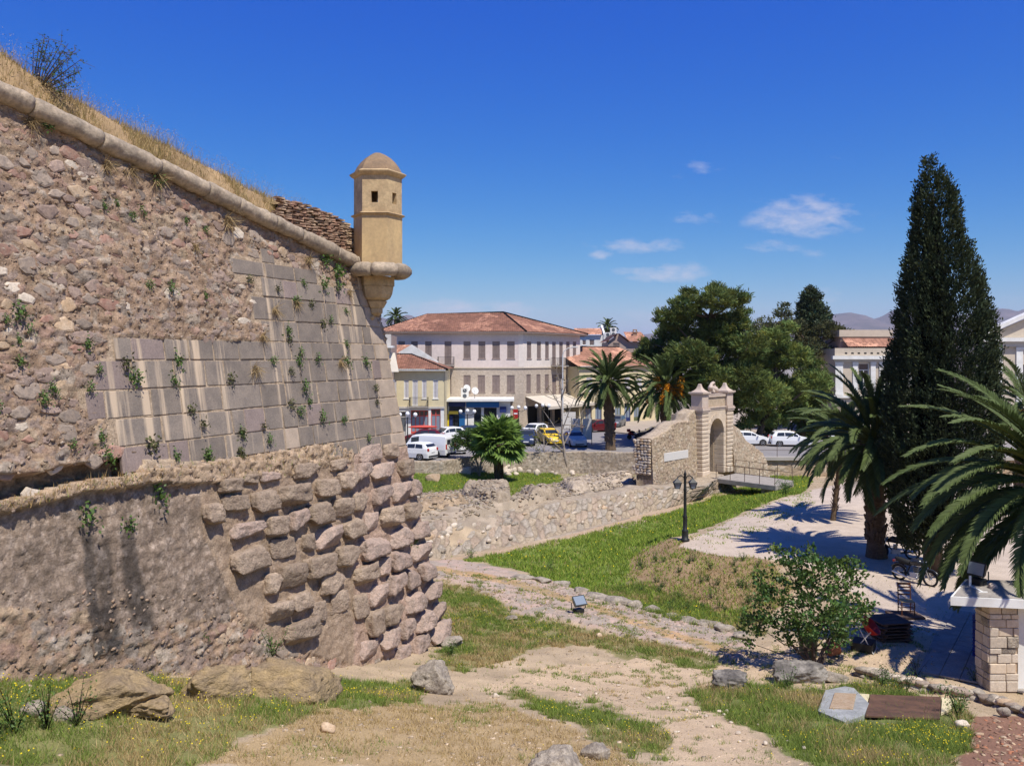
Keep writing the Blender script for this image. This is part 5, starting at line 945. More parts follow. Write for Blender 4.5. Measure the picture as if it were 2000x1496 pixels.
# --- flat-roofed shop
shop = thing('corner_shop', 'flat-roofed shop with a white canopy, blue fascia and dark glass front', 'shop', (-3.5, 99, 0)); shi = Matrix.Translation(-shop.location); fs = Fac((-7.5, 98.6), (-.2, 98.6))
MB().prism([(-7.6, 97.4), (.25, 97.9), (.25, 103.9), (-7.6, 103.9)], 3.72, 3.98).build('canopy', M['white'], shop, shi)
So = [(fs.u(zx(690)), fs.u(zx(828)), .1, 3.3), (fs.u(zx(905)), fs.u(zx(968)), .1, 2.95), (fs.u(zx(990)), fs.u(zx(1100)), .1, 2.95)]
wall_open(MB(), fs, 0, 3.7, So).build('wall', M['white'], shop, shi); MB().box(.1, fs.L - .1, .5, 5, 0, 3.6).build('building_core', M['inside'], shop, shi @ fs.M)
for (a, b, c, d) in So:
    n = 3
    for i in range(n): MB().box(a + (b - a) * i / n + .04, a + (b - a) * (i + 1) / n - .02, .15, .18, c, d - .05).build('pane', M['glass'], shop, shi @ fs.M)
MB().box(fs.u(911), fs.u(975), -.42, -.30, 3.0, 3.66).build('fascia', M['blue'], shop, shi @ fs.M); MB().box(fs.u(976), fs.u(989), -.3, -.2, 2.4, 3.1).build('sign_board', M['bluepaint'], shop, shi @ fs.M)
MB().box(fs.u(876), fs.u(909), -.12, -.04, 3.1, 3.6).build('fascia', M['bluepaint'], shop, shi @ fs.M)
for a, b, z0, z1, m in ((876, 895, 2.2, 2.55, 'plate_yellow'), (878, 884, .3, 2.0, 'bluepaint'), (897, 908, .3, 2.4, 'blue'), (874, 877, .2, 2.2, 'flower')): MB().box(fs.u(a), fs.u(b), -.06, -.003, z0, z1).build('shop_sign', M[m], shop, shi @ fs.M)
def ac_unit(p, label, sc=1.0, n=2):
    a = thing('air_conditioner', label, 'air conditioner', p, 0); MB().box(-.45 * sc, .45 * sc, 0, .35, 0, .62 * n * sc).build('casing', M['white'], a, bevel=.02)
    for k in range(n): MB().lathe([(.24 * sc, 0), (.24 * sc, .02), (.1, .03)], (0, 0, 0), 14).build('fan_grille', M['cargrey'], a, Matrix.Translation((0, -.002, (.31 + .62 * k) * sc)) @ Matrix.Rotation(math.pi / 2, 4, 'X'))
    return a
ac_unit((-5.55, 99.2, 3.98), 'white twin-fan air conditioner on the flat shop roof', 1.0, 2)
for i, (px, py, lb) in enumerate(((911, 759, 'white satellite dish beside the air conditioner on the shop roof'), (927, 764, 'white satellite dish standing alone on the shop roof'))):
    p = P(px, py, 99.4); d = thing('satellite_dish', lb, 'satellite dish', (p.x, p.y, 3.98)); h = p.z - 3.98; MB().tube([(0, .15, 0), (0, .15, h)], .03, 6).build('mast', M['cargrey'], d)
    MB().lathe([(.02, 0), (.25, .05), (.42, .15), (.44, .16), (.40, .16), (.2, .06)], (0, 0, 0), 16).build('dish', M['white'], d, Matrix.Translation((0, .1, h)) @ Matrix.Rotation(math.radians(70), 4, 'X') @ Matrix.Rotation(.4, 4, 'Y'), sm=True); MB().tube([(0, .1, h), (.05, -.45, h + .1)], .02, 5).build('feed_arm', M['cargrey'], d)
# --- houses beyond
def simple_house(name, label, A, B, z1, ops, m, depth, sm=SHB):
    t = thing(name, label, 'building', ((A[0] + B[0]) / 2, A[1], 0)); i = Matrix.Translation(-t.location); f = Fac(A, B); wall_open(MB(), f, 0, z1, ops).build('front_wall', M[m], t, i)
    MB().box(0, .3, .36, depth, 0, z1).box(f.L - .3, f.L, .36, depth, 0, z1).box(.3, f.L - .3, depth - .3, depth, 0, z1).build('side_wall', M[m], t, i @ f.M)
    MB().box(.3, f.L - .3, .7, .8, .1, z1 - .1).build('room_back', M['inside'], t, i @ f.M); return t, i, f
f_ = Fac(P(1128, 0, 135).xy, P(1181, 0, 135).xy); ops = [f_.op(1137, 1145, 664, 674), f_.op(1151, 1161, 663, 675)]
wh, wi, wf = simple_house('white_house', 'small white house with a tiled roof behind the townhouse', f_.A, f_.B, f_.z(1150, 655), ops, 'white', 8)
for o in ops: window(wf, o, wh, wi, SHB, 'white')
tile_roof('roof', [(f_.A.x - .3, 134.6, f_.z(1150, 655) + .05), (f_.B.x - .5, 134.6, f_.z(1150, 655) + .05), (f_.B.x, 139, f_.z(1150, 640)), (f_.A.x - .3, 139, f_.z(1150, 640))], wh, wi, M['tile_new'], seed=31)
MB().add([(f_.B.x - .2, 134.8, 11), (f_.B.x + .1, 134.8, 11), (f_.B.x + .1, 134.8, 12.6), (f_.B.x - .2, 134.8, 12.6), (f_.B.x - .2, 139.2, 11), (f_.B.x + .1, 139.2, 11), (f_.B.x + .1, 139.2, 14.2), (f_.B.x - .2, 139.2, 14.2)], [(0, 1, 2, 3), (5, 4, 7, 6), (1, 5, 6, 2), (4, 0, 3, 7), (3, 2, 6, 7)]).build('parapet', M['white'], wh, wi)
f_ = Fac(P(1188, 0, 124).xy, P(1262, 0, 124).xy); ops = [f_.op(1197, 1210, 670, 688), f_.op(1186.5 + 2, 1191, 672, 680)]
bh, bhi, bf = simple_house('brown_house', 'pinkish brown gabled house with a chimney beside the pine', f_.A, f_.B, f_.z(1200, 668), [ops[0]], 'brownw', 9); window(bf, ops[0], bh, bhi, SHB, 'shutter')
za, zr = f_.z(1200, 668), f_.z(1200, 655); gx0, gx1, gp = f_.A.x, f_.A.x + 2.9, f_.A.x + 1.45
MB().add([(gx0, 124, za), (gx1, 124, za), (gp, 124, zr + .2), (gx0, 124.3, za), (gx1, 124.3, za), (gp, 124.3, zr + .2)], [(0, 1, 2), (5, 4, 3), (0, 2, 5, 3), (1, 4, 5, 2)]).build('gable', M['brownw'], bh, bhi)
tile_roof('roof', [(gx1 + .3, 123.5, za), (gx1 + .3, 133, za), (gp, 133, zr + .3), (gp, 123.5, zr + .3)], bh, bhi, M['tile_new'], seed=33); tile_roof('roof', [(gx0 - .3, 133, za), (gx0 - .3, 123.5, za), (gp, 123.5, zr + .3), (gp, 133, zr + .3)], bh, bhi, M['tile_new'], seed=34)
tile_roof('roof', [(gx1, 123.5, za), (f_.B.x + .3, 123.5, za), (f_.B.x, 129, za + 1.6), (gx1, 129, za + 1.6)], bh, bhi, M['tile_new'], seed=35)
c = P(1240, 650, 127); MB().box(c.x - .3, c.x + .3, 126.7, 127.3, za, c.z).box(c.x - .42, c.x + .42, 126.6, 127.4, c.z + .003, c.z + .15).box(c.x - .3, c.x + .3, 126.75, 127.25, c.z + .35, c.z + .5).box(c.x - .3, c.x - .2, 126.8, 127.2, c.z + .153, c.z + .347).box(c.x + .2, c.x + .3, 126.8, 127.2, c.z + .153, c.z + .347).build('chimney', M['brick'], bh, bhi)
fl2 = Fac((8.8, 110.5), (20, 118)); lowh = thing('low_house', 'long low cream house with a broad tiled roof and green shop doors behind the palms', 'building', (14, 114, 0)); li = Matrix.Translation(-lowh.location)
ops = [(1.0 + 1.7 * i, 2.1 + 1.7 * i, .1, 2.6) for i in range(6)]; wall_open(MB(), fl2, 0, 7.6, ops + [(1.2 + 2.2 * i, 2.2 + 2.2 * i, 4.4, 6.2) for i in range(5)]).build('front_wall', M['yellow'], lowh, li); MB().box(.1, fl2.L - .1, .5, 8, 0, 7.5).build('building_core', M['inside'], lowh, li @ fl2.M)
for i, o in enumerate(ops): shop_door(fl2, o, lowh, li, 2, 'bluepaint' if i % 3 == 1 else ('barrel' if i % 2 else 'shutter'), 'glass_blue')
for i in range(5): window(fl2, (1.2 + 2.2 * i, 2.2 + 2.2 * i, 4.4, 6.2), lowh, li, SHP, 'white')
pA, pB = fl2.M @ Vector((-.5, -.5, 7.65)), fl2.M @ Vector((fl2.L + .5, -.5, 7.65)); pC, pD = fl2.M @ Vector((fl2.L - 1, 6.5, 10.3)), fl2.M @ Vector((-.5, 6.5, 10.3)); tile_roof('roof', [pA, pB, pC, pD], lowh, li, M['tile_new'], seed=41, tint=.95); ridge('ridge_tiles', pD, pC, lowh, li)
MB().box(0, .3, .4, 8, 0, 7.6).build('side_wall', M['yellow'], lowh, li @ fl2.M)
ac_unit(tuple(P(1187, 658, 133)), 'white air conditioner left of a pair on the roofs behind the palm', 1.1, 1); ac_unit(tuple(P(1198, 657, 133)), 'taller white air conditioner right of a pair on the roofs behind the palm', 1.1, 2)
# --- neoclassical building on the right
neo = thing('neoclassical_building', 'cream neoclassical building with white pilasters, parapet and pediment', 'building', (48, 96, 0)); ni = Matrix.Translation(-neo.location); fn = Fac((36.35, 95), (54.5, 95))
nzz = lambda py: fn.z(1700, py); Nw = [fn.op(1677, 1698, 709, 757), fn.op(1728, 1749, 709, 757), fn.op(1780, 1801, 709, 757), fn.op(1832, 1853, 709, 757), fn.op(1884, 1905, 709, 757)]; Ng = [(o[0], o[1], .9, 3.2) for o in Nw]
wall_open(MB(), fn, .1, 9.8, Nw + Ng).build('front_wall', M['cream'], neo, ni); MB().box(.1, fn.L - .05, .5, 14, .1, 9.7).build('building_core', M['brownw'], neo, ni @ fn.M); MB().box(.003, .3, .36, 14, .1, 9.8).build('side_wall', M['cream'], neo, ni @ fn.M)
for k, px in enumerate((1631, 1665, 1700, 1717, 1752, 1770, 1805, 1822, 1857, 1875)): 
    u = fn.u(px); w = .85 if k == 0 else .55; MB().box(u, u + w, -.12, -.002, nzz(772), nzz(707)).box(u - .06, u + w + .06, -.17, -.123, nzz(707) - .25, nzz(707)).box(u - .05, u + w + .05, -.16, -.123, nzz(772), nzz(772) + .25).build('pilaster', M['white'], neo, ni @ fn.M)
def moulding(fac, y0, z0, z1, m, nm, dx=.2): return MB().box(-dx, fac.L + .0, y0, -.003, z0, z1).build(nm, M[m], neo, ni @ fac.M)
moulding(fn, -.25, nzz(777), nzz(772.5), 'white', 'string_course'); moulding(fn, -.18, nzz(706.5), nzz(702), 'greyw', 'architrave'); moulding(fn, -.50, nzz(701.8), nzz(695), 'white', 'cornice', .45); moulding(fn, -.15, nzz(694.8), 9.85, 'cream', 'parapet_face', .1)
for k in range(16): u = fn.u(1649 + 12.5 * k); MB().box(u, u + .28, -.158, -.148, nzz(691.5), nzz(688.5)).build('parapet_vent', M['inside'], neo, ni @ fn.M)
for o in Nw + Ng:
    u0, u1, z0, z1 = o; b = MB(); f = .09; b.box(u0, u0 + f, .14, .22, z0, z1).box(u1 - f, u1, .14, .22, z0, z1).box(u0 + f, u1 - f, .14, .22, z0, z0 + f).box(u0 + f, u1 - f, .14, .22, z1 - f, z1).box((u0 + u1) / 2 - .04, (u0 + u1) / 2 + .04, .14, .22, z0 + f, z0 + (z1 - z0) * .7).box(u0 + f, u1 - f, .14, .22, z0 + (z1 - z0) * .7, z0 + (z1 - z0) * .7 + .08).box(u0 - .05, u1 + .05, -.08, .05, z0 - .08, z0 - .003)
    w = b.build('window', M['white'], neo, ni @ fn.M); MB().box(u0 + f, u1 - f, .23, .25, z0, z1).build('pane', M['glass'], w)
    for s_ in (u0 - .002, u1 - .36): MB().box(s_ + .1, s_ + .30, .27, .30, z0, z1 - .4).build('curtain', M['shutter_pale'], w)
MB().box(fn.u(1662), fn.u(1762), 3, 9, 9.75, 11.2).build('attic_block', M['brownw'], neo, ni @ fn.M); MB().box(fn.u(1660) - .1, fn.u(1766), 2.8, 9.2, 11.203, 12.0).build('attic_parapet', M['cream'], neo, ni @ fn.M)
q = [(fn.A.x + 1.9, 96.1, 10.0), (fn.A.x + 8.4, 96.1, 10.0), (fn.A.x + 8.4, 97.9, 11.0), (fn.A.x + 1.9, 97.9, 11.0)]; tile_roof('roof', q, neo, ni, M['tile_new'], seed=51)
fp = Fac((49.6, 88.5), (66, 88.5)); pz_ = lambda py: fp.z(1960, py); Pw = [fp.op(1997, 2020, 712, 752)]; wall_open(MB(), fp, .1, pz_(664), Pw).build('front_wall', M['cream'], neo, ni); MB().box(0, .3, .36, 6.5, .1, pz_(664)).build('side_wall', M['cream'], neo, ni @ fp.M)
MB().box(Pw[0][0], Pw[0][1], .2, .25, Pw[0][2], Pw[0][3]).build('pane', M['glass'], neo, ni @ fp.M)
for px in (1944, 1984, 2024): u = fp.u(px); MB().box(u, u + .68, -.14, -.002, .6, pz_(678)).box(u - .07, u + .75, -.2, -.143, pz_(678) - .3, pz_(678)).build('pilaster', M['white'], neo, ni @ fp.M)
zt = pz_(664); pedL = fp.L + .6
MB().box(-.35, pedL, -.25, .3, pz_(677.5), pz_(668)).build('architrave', M['greyw'], neo, ni @ fp.M); MB().box(-.7, pedL, -.65, .3, pz_(667.5), pz_(660)).build('cornice', M['white'], neo, ni @ fp.M)
zc0 = pz_(659.5); rise = 4.0; cxp = 8.2
MB().add([(-.3, .0, zc0), (cxp * 2 + .3, .0, zc0), (cxp, .0, zc0 + rise - .35)] + [(-.3, .25, zc0), (cxp * 2 + .3, .25, zc0), (cxp, .25, zc0 + rise - .35)], [(0, 1, 2), (5, 4, 3), (0, 2, 5, 3), (1, 4, 5, 2)]).build('tympanum', M['cream'], neo, ni @ fp.M)
for sgn in (0, 1):
    a, b = ((-.8, zc0 + .0), (cxp, zc0 + rise)) if sgn == 0 else ((cxp * 2 + .8, zc0), (cxp, zc0 + rise)); v = [(a[0], -.65, a[1]), (b[0], -.65, b[1]), (b[0], -.65, b[1] + .42), (a[0], -.65, a[1] + .42)]; v = v + [(x, .3, z) for x, y, z in v]
    MB().add(v, [(0, 1, 2, 3), (7, 6, 5, 4), (0, 4, 5, 1), (3, 2, 6, 7), (0, 3, 7, 4)]).build('raking_cornice', M['white'], neo, ni @ fp.M)
tile_roof('roof', [fp.M @ Vector((-.5, 1.6, zc0 + .1)), fp.M @ Vector((-.5, .32, zc0 + .1)), fp.M @ Vector((cxp, .32, zc0 + rise - .2)), fp.M @ Vector((cxp, 1.6, zc0 + rise - .2))], neo, ni, M['tile_new'], seed=53)
# ------------------------------------------------------------------ cars
def car(name, label, paint, pos, head, L_=4.0, Wd=1.72, H=1.48, kind='hatch', plate='plate', sc=1.0):
    """head: direction of the bonnet in degrees in plan (0 = +x)"""
    t = thing(name, label, 'car' if kind != 'van' else 'van', pos, math.radians(head)); hl = L_ / 2; hw = Wd / 2
    if kind == 'hatch': st = [(-1, .60, .60, .82), (-.985, .92, .93, .92), (-.93, .98, 1.12, .97), (-.80, 1.0, H - .10, 1), (-.62, 1.0, H - .01, 1), (-.10, .98, H, 1), (.12, .97, H - .06, 1), (.40, .95, 1.06, 1), (.48, .95, .97, .99), (.78, .86, .87, .96), (.93, .70, .71, .88), (1, .52, .52, .76)]
    elif kind == 'sedan': st = [(-1, .62, .62, .84), (-.985, .94, .95, .93), (-.72, 1.0, 1.02, .98), (-.66, 1.0, 1.06, 1), (-.42, .98, H - .06, 1), (-.10, .97, H, 1), (.12, .96, H - .05, 1), (.40, .93, 1.02, 1), (.47, .93, .95, .99), (.80, .84, .85, .95), (.95, .68, .69, .86), (1, .5, .5, .76)]
    else: st = [(-1, .60, .60, .95), (-.995, 1.12, H - .22, .99), (-.97, 1.14, H - .04, 1), (-.5, 1.12, H, 1), (.35, 1.10, H - .02, 1), (.48, 1.10, H - .10, 1), (.66, 1.08, 1.30, 1), (.70, 1.08, 1.12, .99), (.92, .95, .96, .94), (.98, .75, .76, .88), (1, .5, .5, .82)]
    zl = .22 if kind != 'van' else .28; rt = .80 if kind != 'van' else .90; V = []; rings = []
    for x, zb, zt, w in st:
        w = w * hw; cab = zt > zb + .05; wr = w * (1 - (1 - rt) * min(1, max(0, (zt - zb) / (H - 1.0))) ) if cab else w * .94
        rings.append([(x * hl, -w * .94, zl), (x * hl, -w, .5 * (zl + zb)), (x * hl, -w * .985, zb), (x * hl, -wr, zt - .05 if cab else zt), (x * hl, -wr * .86, zt + .005), (x * hl, wr * .86, zt + .005), (x * hl, wr, zt - .05 if cab else zt), (x * hl, w * .985, zb), (x * hl, w, .5 * (zl + zb)), (x * hl, w * .94, zl)])
    n = 10; b = MB(); b.add([v for r_ in rings for v in r_], [(i * n + k, i * n + k + 1, (i + 1) * n + k + 1, (i + 1) * n + k) for i in range(len(rings) - 1) for k in range(n - 1)] + [tuple(range(n)), tuple((len(rings) - 1) * n + k for k in range(n - 1, -1, -1))] + [((i + 1) * n, (i + 1) * n + n - 1, i * n + n - 1, i * n) for i in range(len(rings) - 1)])
    b.build('body', M[paint], t, sm=False)
    def lerp(a, c, f): return tuple(a[i] + (c[i] - a[i]) * f for i in range(3))
    def onring(x, k, f):
        xs = [s[0] * hl for s in st]; i = max(0, min(len(xs) - 2, int(np.searchsorted(xs, x)) - 1)); g = (x - xs[i]) / (xs[i + 1] - xs[i]); a = lerp(rings[i][k], rings[i][k + 1], f); c = lerp(rings[i + 1][k], rings[i + 1][k + 1], f); return lerp(a, c, g)
    spans = {'hatch': [(-.74, -.36), (-.33, .06), (.085, .30)], 'sedan': [(-.46, -.22), (-.19, .10), (.12, .32)], 'van': [(.16, .50)]}[kind]
    for sd in (0, 1):
        for a, c in spans:
            k = 2 if sd == 0 else 6; q = []
            for x, f in ((a * hl, .12), (c * hl, .12), (c * hl, .9), ((a + (.06 if a < -.4 else 0)) * hl, .9)):
                ff = f if sd == 0 else 1 - f; p = onring(x, k, ff); q.append((p[0], p[1] + (-.012 if sd == 0 else .012), p[2]))
            qq = q + [(x, y * .97, z) for x, y, z in q]; MB().add(qq, [(0, 1, 2, 3), (7, 6, 5, 4), (0, 4, 5, 1), (1, 5, 6, 2), (2, 6, 7, 3), (3, 7, 4, 0)]).build('side_window', M['glass'], t)
    def panel(i0, i1, f0, f1, nm, m, off=.012):
        a, c = rings[i0], rings[i1]; mz = lambda p, q_, f: lerp(p, q_, f); q = [mz(a[4], c[4], f0), mz(a[5], c[5], f0), mz(a[5], c[5], f1), mz(a[4], c[4], f1)]; nrm = (Vector(q[1]) - Vector(q[0])).cross(Vector(q[3]) - Vector(q[0])).normalized(); nrm = nrm if nrm.z > 0 else -nrm
        u = [tuple(Vector(v) + nrm * off) for v in q] + [tuple(Vector(v) - nrm * .03) for v in q]; MB().add(u, [(0, 1, 2, 3), (7, 6, 5, 4), (0, 4, 5, 1), (1, 5, 6, 2), (2, 6, 7, 3), (3, 7, 4, 0)]).build(nm, M[m], t)
    if kind == 'hatch': panel(6, 7, .08, .95, 'windscreen', 'glass'); panel(2, 3, .05, .92, 'rear_window', 'glass')
    elif kind == 'sedan': panel(6, 7, .08, .95, 'windscreen', 'glass'); panel(3, 4, .08, .92, 'rear_window', 'glass')
    else:
        panel(5, 6, .08, .92, 'windscreen', 'glass')
        for y in (-.62, .06): MB().box(-hl * 1.0 - .012, -hl * .99, y, y + .56, 1.18, 1.60).build('rear_window', M['glass'], t)
    r_ = .30 if kind != 'van' else .33
    for x in (-.60, .62):
        for sd in (-1, 1):
            y = sd * (hw - .09); w = MB().lathe([(r_ - .02, -.09), (r_, -.06), (r_, .06), (r_ - .02, .09), (.19, .10)], (0, 0, 0), 18).build('wheel', M['tyre'], t, Matrix.Translation((x * hl, y, r_)) @ Matrix.Rotation(-sd * math.pi / 2, 4, 'X'))
            rb_ = MB(); rb_.lathe([(.205, .085), (.20, .105), (.10, .09), (.05, .11)], (0, 0, 0), 14); rb_.build('rim', M['rim'], w)
            MB().lathe([(r_ + .055, -.02), (r_ + .055, .012)], (0, 0, 0), 18).build('wheel_arch', M['tyre'], t, Matrix.Translation((x * hl, sd * (hw - .012) * (.995), r_ + .01)) @ Matrix.Rotation(-sd * math.pi / 2, 4, 'X'))
    for sd in (-1, 1):
        MB().box(.86 * hl, .955 * hl, sd * hw * .62 - .16, sd * hw * .62 + .16, .62, .76).build('headlight', M['lamp_clear'], t, bevel=.03)
        zt = .80 if kind != 'van' else .75; MB().box(-hl * 1.005, -hl * .95, sd * hw * .80 - .11, sd * hw * .80 + .11, zt, zt + (.24 if kind != 'van' else .45)).build('tail_light', M['lamp_red'], t, bevel=.02)
        MB().box(.34 * hl, .41 * hl, sd * (hw + .10) - .09, sd * (hw + .10) + .09, .96, 1.10).build('wing_mirror', M[paint], t, bevel=.03)
    MB().box(hl * .985, hl * 1.005, -.26, .26, .40, .51).build('number_plate', M[plate], t); MB().box(-hl * 1.012, -hl * .99, -.26, .26, .66, .77).build('number_plate', M[plate], t)
    MB().box(hl * .94, hl * 1.0, -.45, .45, .25, .38).build('grille', M['tyre'], t); MB().box(-hl * 1.01, -hl * .96, -hw * .8, hw * .8, .28, .42).build('bumper_strip', M['tyre'], t)
    for sd in (-1, 1): MB().box(-.12 * hl, -.05 * hl, sd * (hw * .985) - .015, sd * (hw * .985) + .015, .84, .87).build('door_handle', M[paint], t)
    return t
def gpx(px, py): p = GP(px, py, .03); return (p.x, p.y, .03)
CG = 'cars parked along the street'
def pc(*a, **k): c = car(*a, **k); c['group'] = CG; return c
pc('parked_car', 'white hatchback with red tail lamps parked nearest the bastion edge', 'whitec', gpx(808, 896), 152)
pc('parked_van', 'white panel van parked behind the white hatchback by the bastion', 'whitec', gpx(836, 890.5), 152, L_=4.8, Wd=1.85, H=1.94, kind='van')
pc('parked_car', 'white hatchback seen from behind just right of the white van', 'whitec', gpx(882, 884), 118, L_=3.7, Wd=1.65, H=1.5)
pc('parked_car', 'white hatchback facing the camera in front of the red shop doors', 'whitec', gpx(872, 862), 215, L_=3.9, H=1.5)
dr = pc('parked_car', 'dark red car with an orange canoe on its roof behind the white van', 'maroon', gpx(826, 866), 175, L_=4.1)
cano = thing('canoe', 'orange canoe strapped on the roof of the dark red car', 'canoe', tuple(Vector(dr.location) + Vector((0, 0, 1.5)))); cb_ = MB(); cb_.lathe([(.03, -1.5), (.16, -1.1), (.24, -.4), (.25, .4), (.16, 1.1), (.03, 1.5)], (0, 0, 0), 10); cb_.build('hull', M['reddoor'], cano, Matrix.Rotation(math.radians(5), 4, 'Z') @ Matrix.Translation((0, 0, .18)) @ Matrix.Diagonal((1, 1, .7, 1)) @ Matrix.Rotation(math.pi / 2, 4, 'Y'), sm=True)
pc('parked_car', 'dark blue car between the white hatchback and the fan palm', 'carblue', gpx(908, 858), 190)
pc('parked_car', 'white hatchback angled at the kerb behind the fan palm crown', 'whitec', gpx(1042, 854), 235, L_=3.7, H=1.5)
pc('parked_car', 'dark blue car with its nose beside the fan palm crown', 'carblue', gpx(1030, 868), 265)
pc('parked_taxi', 'yellow taxi parked behind the bare young tree', 'taxi', gpx(1074, 866), 285, L_=4.2, H=1.5)
pc('parked_car', 'silver car parked beside the yellow taxi', 'silver', gpx(1122, 870), 280, kind='sedan', L_=4.3, H=1.42)
pc('car', 'dark red saloon with a yellow plate driving on the street', 'maroon', gpx(1166, 843), 205, kind='sedan', L_=4.4, H=1.45, plate='plate_yellow')
pc('parked_car', 'grey hatchback behind the trunk of the tall palm', 'cargrey', gpx(1204, 834), 250, H=1.5)
pc('parked_car', 'black car just above the gate wall beside the red motor scooter', 'dark', gpx(1278, 859), 178, kind='sedan', L_=4.3, H=1.42)
pc('parked_car', 'white saloon right of the gate with its rear behind the ruined wall', 'whitec', gpx(1462, 869), -4, kind='hatch', L_=4.0, H=1.42)
pc('parked_car', 'white hatchback with clear side windows on the road right of the gate', 'whitec', gpx(1543, 871), -5, L_=3.95, H=1.5)
pc('parked_car', 'white car half hidden behind the fronds of the lot palm', 'whitec', gpx(1650, 868), -5, L_=3.9, H=1.48)
# ------------------------------------------------------------------ street lamps, signs
def globe_lamp(label, px, py, Y, n=3):
    z0 = gz1((px - CX) / F * Y, Y) if Y < 74 else .03; p = P(px, py, Y); t = thing('globe_lamp', label, 'street lamp', (p.x, p.y, z0), group='three-globe street lamps'); h = p.z - z0
    MB().tube([(0, 0, 0), (0, 0, .5), (0, 0, .52), (0, 0, h - .35)], [.11, .10, .06, .05], 8).build('post', M['iron'], t)
    ar_ = MB().tube([(-.75, 0, h - .32), (-.3, 0, h - .52), (0, 0, h - .4), (.3, 0, h - .52), (.75, 0, h - .32)], .03, 6); ar_.build('arm', M['iron'], t)
    for x, z in ((-.75, h - .08), (0, h - .0), (.75, h - .08)): MB().lathe([(.06, -.24), (.14, -.17), (.20, -.06), (.205, .02), (.165, .12), (.08, .18), (.01, .20)], (x, 0, z), 12).build('globe', M['globe'], t, sm=True)
globe_lamp('three-globe street lamp on a black post before the red shop doors', 796, 808, 82); globe_lamp('three-globe street lamp in front of the navy shopfront', 913, 802, 92); globe_lamp('three-globe street lamp at the corner of the pink townhouse', 1013, 795, 95); globe_lamp('three-globe street lamp before the cafe awnings', 1060, 791, 100)
sg = thing('road_sign', 'small red and white road sign on the lamp post by the townhouse corner', 'sign', tuple(P(1007, 808, 94.8))); MB().tube([(0, .05, -3.0), (0, .05, .5)], .03, 6).build('post', M['iron_rust'], sg); MB().box(-.28, .28, -.02, .02, -.6, .5).build('panel', M['red'], sg); MB().box(-.20, .20, -.028, -.021, -.06, .10).build('white_bar', M['plate'], sg)
ib = thing('notice_board', 'pale two-panel notice board standing beside the silver car', 'notice board', gpx(1136, 868)); 
for x in (-.55, .55): MB().box(x - .45, x + .45, -.03, .03, .5, 2.6).build('panel', M['plaque'], ib); 
for x in (-1.02, 0, 1.02): MB().tube([(x, 0, 0), (x, 0, 2.7)], .04, 6).build('post', M['cargrey'], ib)
rs = thing('notice_board', 'pale round-topped sign panel behind the yellow taxi', 'notice board', gpx(1112, 852)); MB().box(-.7, .7, -.03, .03, .9, 2.7).build('panel', M['plaque'], rs); MB().tube([(0, .05, 0), (0, .05, 2.7)], .05, 6).build('post', M['cargrey'], rs)
tall = thing('street_lamp', 'tall grey arm street lamp in front of the townhouse side wall', 'street lamp', gpx(1099, 852)); MB().tube([(0, 0, 0), (0, 0, 6), (0, 0, 9.0), (.15, 0, 9.5), (.6, 0, 9.8), (1.2, 0, 9.9)], [.10, .08, .06, .05, .045, .04], 8).build('post', M['silver'], tall); MB().box(1.0, 1.7, -.12, .12, 9.86, 10.0).build('lamp_head', M['silver'], tall, bevel=.03)
# red scooter
sc_ = thing('motor_scooter', 'red motor scooter parked on the road by the black car', 'scooter', gpx(1240, 858), math.radians(5))
for x in (-.6, .6): MB().lathe([(.24, -.06), (.27, -.03), (.27, .03), (.24, .06), (.12, .06)], (0, 0, 0), 14).build('wheel', M['tyre'], sc_, Matrix.Translation((x, 0, .27)) @ Matrix.Rotation(math.pi / 2, 4, 'X'))
MB().tube([(-.75, 0, .6), (-.5, 0, .68), (-.1, 0, .5), (.25, 0, .38), (.45, 0, .8), (.5, 0, 1.0)], [.10, .16, .14, .10, .14, .08], 8).build('body', M['red'], sc_, sm=True); MB().tube([(-.6, 0, .78), (-.3, 0, .82), (.0, 0, .76)], [.09, .13, .08], 8).build('seat', M['tyre'], sc_); MB().tube([(.45, -.32, 1.05), (.5, 0, 1.0), (.45, .32, 1.05)], .025, 6).build('handlebar', M['iron'], sc_); MB().box(-.85, -.5, -.2, .2, .8, 1.12).build('top_box', M['red'], sc_, bevel=.04)
# ------------------------------------------------------------------ vegetation helpers
def rdirs(n, rg): v = rg.normal(size=(n, 3)); return v / np.linalg.norm(v, axis=1, keepdims=True)
def leafquads(c, size, rg, asp=.55, axis=None, jit=.8):
    """leaf-sized diamonds: (n,3) centres -> vertices, quads"""
    n = len(c); size = np.broadcast_to(size, (n,))[:, None]; a = rdirs(n, rg)
    if axis is not None: a = axis + a * jit; a /= np.linalg.norm(a, axis=1, keepdims=True)
    b = np.cross(a, rdirs(n, rg)); b /= np.maximum(np.linalg.norm(b, axis=1, keepdims=True), 1e-6)
    V = np.stack([c - a * size, c - b * size * asp, c + a * size, c + b * size * asp], 1).reshape(-1, 3); return V, np.arange(4 * n).reshape(n, 4)
def tint(n, rg, sub, lo=.7, hi=1.3, warm=.12):
    k = rg.uniform(lo, hi, sub)[:, None]; w = rg.normal(0, warm, sub)[:, None]; return np.clip(k * np.hstack([1 + w, np.ones_like(w), 1 - w]), .1, 3)
